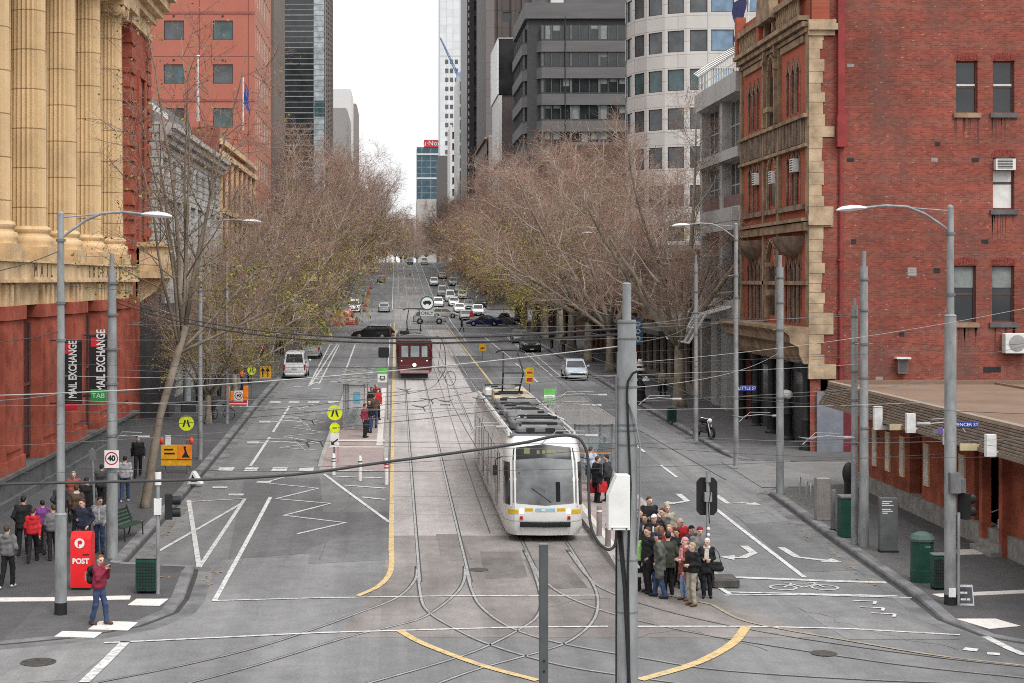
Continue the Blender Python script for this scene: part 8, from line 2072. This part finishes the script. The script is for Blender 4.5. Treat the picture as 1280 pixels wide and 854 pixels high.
def shelter(x0,x1,y0,y1,lift,label,poster,end):
 g=gz(y0)+lift;t=thing('tram_shelter',label,'shelter',(x0,y0,g));w_,L_=x1-x0,y1-y0;dz=gz(y1)-gz(y0);H=2.45
 def zf(y):return dz*y/L_
 for x in(0,w_):
  for y in(0,L_/3,2*L_/3,L_):
   if x==end[0]and 0<y<L_:continue
   mb=MB();mb.box(x-.035,x+.035,y-.035,y+.035,zf(y),zf(y)+H);mb.build('post',GALV,t,smooth=0)
 mb=MB();e=.35
 mb.add([(-e,-e,H),(w_+e,-e,H),(w_+e,L_+e,H+dz),(-e,L_+e,H+dz),(-e,-e,H+.05),(w_+e,-e,H+.05),(w_+e,L_+e,H+dz+.05),(-e,L_+e,H+dz+.05)],[(0,3,2,1),(4,5,6,7),(0,1,5,4),(1,2,6,5),(2,3,7,6),(3,0,4,7)]);mb.build('roof',SGR,t,smooth=0)
 for k in range(5 if poster else 0):y=-e+(L_+2*e)*k/4;z=H+.08+zf(min(max(y,0),L_));mb=MB();mb.tube([(-e,y,z),(w_/2,y,z+.12),(w_+e,y,z)],.03,5);mb.build('roof_rib',GALV,t)
 mb=MB();mb.box(0.04,w_-.04,-.008,.008,.15,H-.1);mb.build('end_glass',SG,t,smooth=0);mb=MB()
 for z in(.12,H-.1):mb.box(0,w_,-.03,.03,z-.03,z+.03)
 mb.build('end_frame',GALV,t,smooth=0)
 xb=w_-end[0];mb=MB()
 for k in range(3):mb.box(xb-.008,xb+.008,L_*k/3+.06,L_*(k+1)/3-.06,.2+zf(L_*k/3),H-.1);
 mb.build('back_glass',SG,t,smooth=0)
 mb=MB();xs_=.45 if xb==0 else w_-.45;mb.box(xs_-.18,xs_+.18,L_*.3,L_*.9,.43+zf(L_*.6),.48+zf(L_*.6));mb.box(xs_-.05,xs_+.05,L_*.4,L_*.45,0,.44+zf(L_*.5));mb.box(xs_-.05,xs_+.05,L_*.75,L_*.8,0,.44+zf(L_*.6));mb.build('bench',GALVD,t,smooth=0)
 if poster:mb=MB();mb.box(w_*.45,w_*.8,-.03,-.012,1.4,2.0,0,.02);mb.build('blue_sign',mat('sign_sky',(.10,.36,.50),.5),t,smooth=0)
 else:mb=MB();mb.box(.05,w_-.05,-.016,-.009,1.22,1.27);mb.build('orange_strip',OSIGN,t,smooth=0)
shelter(-2.72,-1.62,84.5,93.5,.19,'glass tram shelter with a blue sign on the left platform',True,(1.1,0));shelter(7.25,8.75,64.5,76,ZP,'glass tram shelter with an orange strip on the right platform',False,(0,0))
def stopsign(px0,px1,py0,py1,base,label,z,big=True):
 b=foot(*base,z);t=thing('tram_stop_sign',label,'sign',b);zz=lambda py:zat(py,b.y)-b.z;m_=b.y/FPX;x0,x1=xat(px0,b.y)-b.x,xat(px1,b.y)-b.x
 mb=MB();mb.tube([(x1+.03,.03,0),(x1+.03,.03,zz(py0)+.1)],.04,8);mb.build('post',GALV,t);ym=py0+(py1-py0)*.42
 mb=MB();mb.box(x0,x1,-.02,.02,zz(ym),zz(py0));mb.build('green_panel',GSIGN,t,smooth=0);mb=MB();mb.box(x0,x1,-.02,.02,zz(py1),zz(ym)-.004);w_=mb.build('white_panel',WPAINT,t,smooth=0)
 mb=MB();xc=(x0+x1)/2;r_=(x1-x0)*.26;zc=(zz(py1)+zz(ym))/2
 mb.box(xc-r_,xc+r_,-.026,-.021,zc-r_*.9,zc+r_*.9);q=mb.build('tram_symbol',PBLK,w_,smooth=0);mb=MB();mb.box(xc-r_*.6,xc+r_*.6,-.03,-.0265,zc-r_*.1,zc+r_*.6);mb.build('symbol_window',WPAINT,q,smooth=0);return t,zz
t,zz=stopsign(472,484,460,478,(483,524),'green and white tram stop sign with a dark signal above on the left platform',.19);
mb=MB();mb.box(-.45,.15,-.1,.1,zz(447),zz(434),0,.05);mb.build('signal_box',PBLK,t,smooth=0);mb=MB();mb.tube([(.06,.03,zz(462)),(.0,.03,zz(427))],.04,8);mb.build('upper_post',GALV,t)
stopsign(680,694,486,504,(695,560),'green and white tram stop sign on the right platform',ZP)
b=foot(662,505,.02);t=thing('lane_sign','narrow yellow and red lane sign beyond the white tram','sign',b);zz=lambda py:zat(py,b.y)-b.z;w_=5*b.y/FPX
mb=MB();mb.box(-w_,w_,-.02,.02,zz(480),zz(459));mb.build('panel',mat('lane_yellow',(.6,.42,.03),.5),t,smooth=0);mb=MB();mb.box(-w_*.7,w_*.7,-.026,-.021,zz(477),zz(472));mb.box(-w_*.7,w_*.7,-.026,-.021,zz(467),zz(465));mb.build('mark',SRED,t,smooth=0);mb=MB();mb.tube([(0,.03,0),(0,.03,zz(460))],.03,6);mb.build('post',GALVD,t)
b=foot(603,450,.02);t=thing('lane_sign','tiny amber lane sign beside the right lane lines near the cross street','sign',b);zz=lambda py:zat(py,b.y)-b.z
mb=MB();mb.box(-.3,.3,-.02,.02,zz(439),zz(430));mb.build('panel',AMBER,t,smooth=0);mb=MB();mb.tube([(0,.03,0),(0,.03,zz(430))],.03,6);mb.build('post',GALVD,t);mb=MB();mb.box(-.18,.18,-.026,-.021,zz(436),zz(434.5));mb.build('mark',PBLK,t,smooth=0)
D=95.;t=thing('hanging_sign','round white tram only sign hanging over the tracks','sign',(xat(534,D),D,zat(379,D)));r_=9.2*D/FPX
disc(t,'white_disc',(0,0,0),r_,WPAINT);mb=MB();vs=[]
for i in range(28):
 a=2*math.pi*i/28
 for q in(r_*.98,r_*.8):vs.append((q*math.cos(a),-.006,q*math.sin(a)))
mb.add(vs,[(2*i,2*i+1,(2*i+3)%56,(2*i+2)%56)for i in range(28)]);TEAL=mat('sign_teal',(.02,.10,.10),.5);mb.build('ring',TEAL,t,smooth=0)
mb=MB();mb.box(-r_*.55,r_*.55,-.01,-.004,-r_*.1,r_*.22);mb.box(-r_*.35,r_*.35,-.01,-.004,r_*.22,r_*.34);mb.box(-r_*.4,-r_*.2,-.01,-.004,-r_*.25,-r_*.1);mb.box(r_*.2,r_*.4,-.01,-.004,-r_*.25,-r_*.1);mb.build('tram_symbol',PBLK,t,smooth=0)
mb=MB();mb.box(-r_*.95,r_*.95,0,.01,-r_*1.75,-r_*1.02);pn=mb.build('only_panel',mat('only_grey',(.45,.46,.45),.5),t,smooth=0);text_mesh('ONLY','lettering',PBLK,pn,(0,-.006,-r_*1.38),r_*.62,(R(90),0,0),.002,bold=.004)
WD=mat('wire_dark',(.05,.05,.052),.6);WL=mat('wire_grey',(.15,.15,.15),.6);WW=mat('wire_pale',(.34,.34,.33),.6)
def wire(a,b,sag,r_,m,label,group='overhead wires across the junction',n=16,name='overhead_wire'):
 a,b=Vector(a),Vector(b);pts=[a.lerp(b,i/n)-Vector((0,0,sag*4*(i/n)*(1-i/n)))for i in range(n+1)]
 c=(a+b)/2;mb=MB();mb.tube([p-c for p in pts],r_,5);o=mb.build(name,m,None,c);return tag(o,label,'wire',group)
P_=lambda px,py,D:at(px,py,D)
pa,pb,ph,pi_,pj,pk,pl,pc=41.0,49.3,42.0,51.0,63.6,72.,83.,22.
def pole_pt(px,py,D):return at(px,py,D)
mb=MB();pts=[P_(-90,611,23),P_(0,605.5,22.8),P_(320,597,22.4),P_(480,578,22.2),P_(640,556,22),P_(690,546,21.9),P_(715,545,21.85),P_(728,553,21.8),P_(735,575,21.78),P_(736,620,21.75),P_(738,655,21.7),P_(747,677,21.7),P_(760,687,21.75),P_(769,680,21.85),P_(771,655,21.9)]
pp=[pts[0]]
for i in range(len(pts)-1):
 a,b_,c,d=pts[max(0,i-1)],pts[i],pts[i+1],pts[min(len(pts)-1,i+2)]
 for k in range(1,6):q=k/5;pp.append(.5*((2*b_)+(c-a)*q+(2*a-5*b_+4*c-d)*q*q+(3*b_-3*c+d-a)*q**3))
mb.tube(pp,.021,7);tag(mb.build('power_cable',WD,None),'thick black cable crossing low and looping up into the white box','cable',None)
for i,(y0,y1)in enumerate(((372,411),(377,418))):wire(P_(142,y0,pb),P_(773,y1,pc),.55,.017,WD,('upper' if i==0 else 'lower')+' of two black cables from the thick tram pole to the big near pole','twin black cables')
wire(P_(-60,496,24),P_(774,433,22),.12,.009,WW,'pale cable running from the left edge up to the big near pole',None)
wire(P_(-60,508,24),P_(772,470,22),.1,.005,WL,'grey cable just below the pale one, up to the big near pole',None)
wire(P_(-40,502,41),P_(78,492,pa),.05,.012,WL,'short grey wire from the left edge to the nearest left lamp',None)
wire(P_(-40,345,38),P_(78,312,pa),.1,.012,WD,'thin dark wire rising to the top of the nearest left lamp',None)
wire(P_(-40,428,38),P_(78,413,pa),.1,.012,WD,'thin dark wire reaching the nearest left lamp at banner height',None)
LBW,GRW='thin grey overhead wire strung across the junction between the tram poles','overhead wires across the junction'
SP=[((78,350,pa),(142,352,pb)),((78,357,pa),(975,398,pj)),((78,425,pa),(1068,392,pi_)),((78,455,pa),(1186,437,ph)),((78,470,pa),(1080,455,pi_)),((142,405,pb),(1080,394,pi_)),((142,445,pb),(975,430,pj)),((142,462,pb),(919,470,pk)),((142,490,pb),(975,498,pj)),((78,500,pa),(1186,502,ph)),((78,515,pa),(1186,478,ph)),((78,540,pa),(1186,545,ph)),((142,545,pb),(1080,556,pi_)),((78,585,pa),(1186,567,ph)),((283,420,88),(870,420,pl)),((283,440,88),(870,470,pl)),((283,455,88),(919,452,pk)),((341,420,135),(697,415,150)),((341,430,135),(697,425,150)),((919,495,pk),(1186,470,ph)),((975,452,pj),(1320,400,52)),((1080,420,pi_),(1320,425,46)),((1186,440,ph),(1330,412,40)),((1186,545,ph),(1330,548,42)),((774,455,pc),(1330,375,26)),((774,540,pc),(1330,545,24)),((774,556,pc),(1330,567,24)),((774,487,pc),(-60,560,24)),((774,560,pc),(-60,590,24)),((774,486,pc),(975,440,pj)),((774,430,pc),(870,398,pl)),((774,424,pc),(697,395,150)),((774,407,pc),(919,372,pk))]
for i,(a,b)in enumerate(SP):
 D_=(a[2]+b[2])/2;wire(P_(*a),P_(*b),.25 if D_>35 else .12,.006 if D_>35 else .0032,(WL,WD,WL,WD,WW)[i%5],LBW,GRW)
for xt,nm in((XT1,'left'),(XT2,'right')):
 for zz_,r_,w2 in((5.6,.008,'lower contact'),(6.7,.006,'upper carrier')):
  prev=None;mb=MB();pts=[Vector((xt+.1*math.sin(y*.3),y,gz(y)+zz_+(0 if zz_<6 else .0)))for y in np.arange(24,400,8.)];mb.tube(pts,r_,5);tag(mb.build('contact_wire',WD),f'{w2} wire running along above the {nm} tram track','wire','contact wires')
for i,px in enumerate((((521,708),(495,748),(390,788),(230,832),(-40,880)),((581,708),(566,746),(484,785),(320,832),(120,880)),((655,688),(676,748),(650,787),(540,832),(380,880)),((709,688),(765,742),(940,788),(1170,822),(1400,845)))):
 g=smooth_line([gnd(*q).xy for q in px],6);mb=MB();mb.tube([(q.x+.7,q.y,5.6)for q in g],.007,5);tag(mb.build('contact_wire',WD),f'curved contact wire over the junction, {ORD[i]} from the left','wire','contact wires')
def pull(px,py,D,L_,dirx,label):
 t=thing('pull_off_arm',label,'wire fitting',at(px,py,D),0,'pull-off arms');mb=MB();s_=dirx
 mb.tube([(0,0,0),(s_*L_*.5,0,.05),(s_*L_*.85,0,.0),(s_*L_,0,-.22)],.017,6);mb.build('arm',WW,t);mb=MB();mb.tube([(s_*L_*.2,.3,.1),(s_*L_*.7,.3,.12),(s_*L_*.85,.3,-.12)],.013,6);mb.build('second_arm',WW,t);mb=MB();mb.tube([(-.3,0,.0),(.05,0,0)],.05,7);mb.build('insulator',WW,t)
PU=((322,554,47,1.4,1),(336,528,50,1.3,1),(757,494,60,2.0,-1),(750,507,58,1.8,-1),(745,545,44,1.5,-1),(975,520,63,1.6,-1),(1066,547,51,1.6,-1),(420,478,85,1.6,1),(560,505,60,1.2,1),(632,534,50,1.1,-1),(850,499,62,1.6,-1),(185,546,49,1.2,-1),(1160,530,43,1.,1))
for i,a in enumerate(PU):pull(*a,'pale curved pull-off arm holding the tram wires over the street')
for i,(px,py,D)in enumerate(((535,499,62),(556,501,62),(505,487,70),(385,524,50),(378,551,47),(525,508,60),(1010,548,50),(925,521,62),(395,550,46),(600,498,62))):
 t=thing('wire_insulator','small dark insulator clamped on the tram wires','wire fitting',at(px,py,D),0,'wire insulators');mb=MB();mb.tube([(-.3,0,.04),(-.1,0,0),(.12,0,-.03),(.32,0,.05)],[.012,.034,.034,.012],6);mb.build('body',GALVD,t);mb=MB();mb.tube([(.12,0,-.03),(.2,0,-.2)],.02,5);mb.build('clip',WD,t)
mb=MB();D=70.;loop=[(545,420),(552,424),(556,436),(557,452),(556,464),(550,473),(547,477)];mb.tube([at(a,b,D)for a,b in loop],.02,6)
mb.tube([at(563+6.5*math.cos(a),473+9*math.sin(a),D)for a in np.linspace(0,2*math.pi,15)],.014,5);mb.tube([at(551,430,D),at(548,455,D),at(549,470,D),at(552,462,D),at(555,472,D),at(558,478,D)],.012,5);tag(mb.build('feeder_cable',WD),'black feeder cable hanging in loops beside the old tram','cable')
def patchpoly(px,off,m,name):
 p=G2(*px);mb=MB();a,b,c,d=p;n=8;g=[]
 for j in range(n+1):
  t=j/n;l=a.lerp(d,t);r=b.lerp(c,t);g.append([(q.x,q.y,gz(q.y)+off)for q in(l,l.lerp(r,.5),r)])
 mb.loft(g,closed=False,cap=False);return struct(mb.build(name,m,smooth=60))
A_D=asphalt('asphalt_patch_dark',(.14,.14,.143),.1,.9);A_L=asphalt('asphalt_patch_pale',(.20,.198,.196),.1,.8);A_B=asphalt('concrete_patch',(.17,.155,.147),.1,1.,True,3.)
for i,(px,m)in enumerate(((((305,600),(400,597),(408,690),(285,700)),A_D),(((398,640),(486,640),(487,700),(385,705)),A_D),(((800,560),(850,556),(960,640),(905,648)),A_L),(((930,655),(1010,650),(1100,712),(1000,716)),A_D),(((60,815),(150,808),(90,850),(-20,858)),A_L),(((565,445),(600,445),(640,490),(590,490)),A_D),(((1010,770),(1130,775),(1200,800),(1060,800)),A_L))):
 patchpoly(px,.004+i*.0004,m,'asphalt_patch')
for i,px in enumerate((((655,700),(705,700),(735,735),(672,738)),((545,668),(575,668),(590,700),(552,702)),((600,690),(650,690),(660,722),(606,724)))):
 patchpoly(px,.0065+i*.0003,A_B,'concrete_patch')
mb=MB();TAR=mat('tar_seam',(.115,.115,.117),.7)
rs_=random.Random(12)
for px in(((300,705),(330,640),(352,590)),((400,700),(430,640),(440,610)),((820,560),(900,628),(985,700)),((1000,760),(1090,790),(1200,812)),((780,800),(860,790),(960,815)),((560,430),(600,470),(640,500)),((660,770),(720,752),(760,748))):
 pts=smooth_line(G2(*px),7);pts=[p+Vector((rs_.uniform(-.12,.12),rs_.uniform(-.15,.15)))for p in pts];ribbon(mb,pts,rs_.uniform(.018,.035),.0085)
struct(mb.build('tar_seams',TAR,smooth=0))
mb=MB();rl=random.Random(3)
for k in range(420):
 side=rl.random()<.5;y=45+90*rl.random()**1.5;x=(KL(y)+.35+abs(rl.gauss(0,.25)))if side else(KR2(y)-.4-abs(rl.gauss(0,.3))if y>74 else KR(y)-.4-abs(rl.gauss(0,.3)))
 if rl.random()<.35:x=KL(y)-abs(rl.gauss(0,1.2))-.4 if side else(KR2(y)if y>74 else KR(y))+.4+abs(rl.gauss(0,1.2));z=.146
 else:z=.014
 a=rl.random()*6.28;s_=rl.uniform(.03,.07);z+=gz(y)
 if 64<y<75 and not side:continue
 mb.quad((x+s_*math.cos(a),y+s_*math.sin(a),z),(x-s_*math.sin(a),y+s_*math.cos(a),z+.01),(x-s_*math.cos(a),y-s_*math.sin(a),z),(x+s_*math.sin(a),y-s_*math.cos(a),z+.012))
o=mb.build('fallen_leaves',LEAF_O,smooth=0);o['kind']='stuff';o['label']='scattered dry leaves in the gutters'
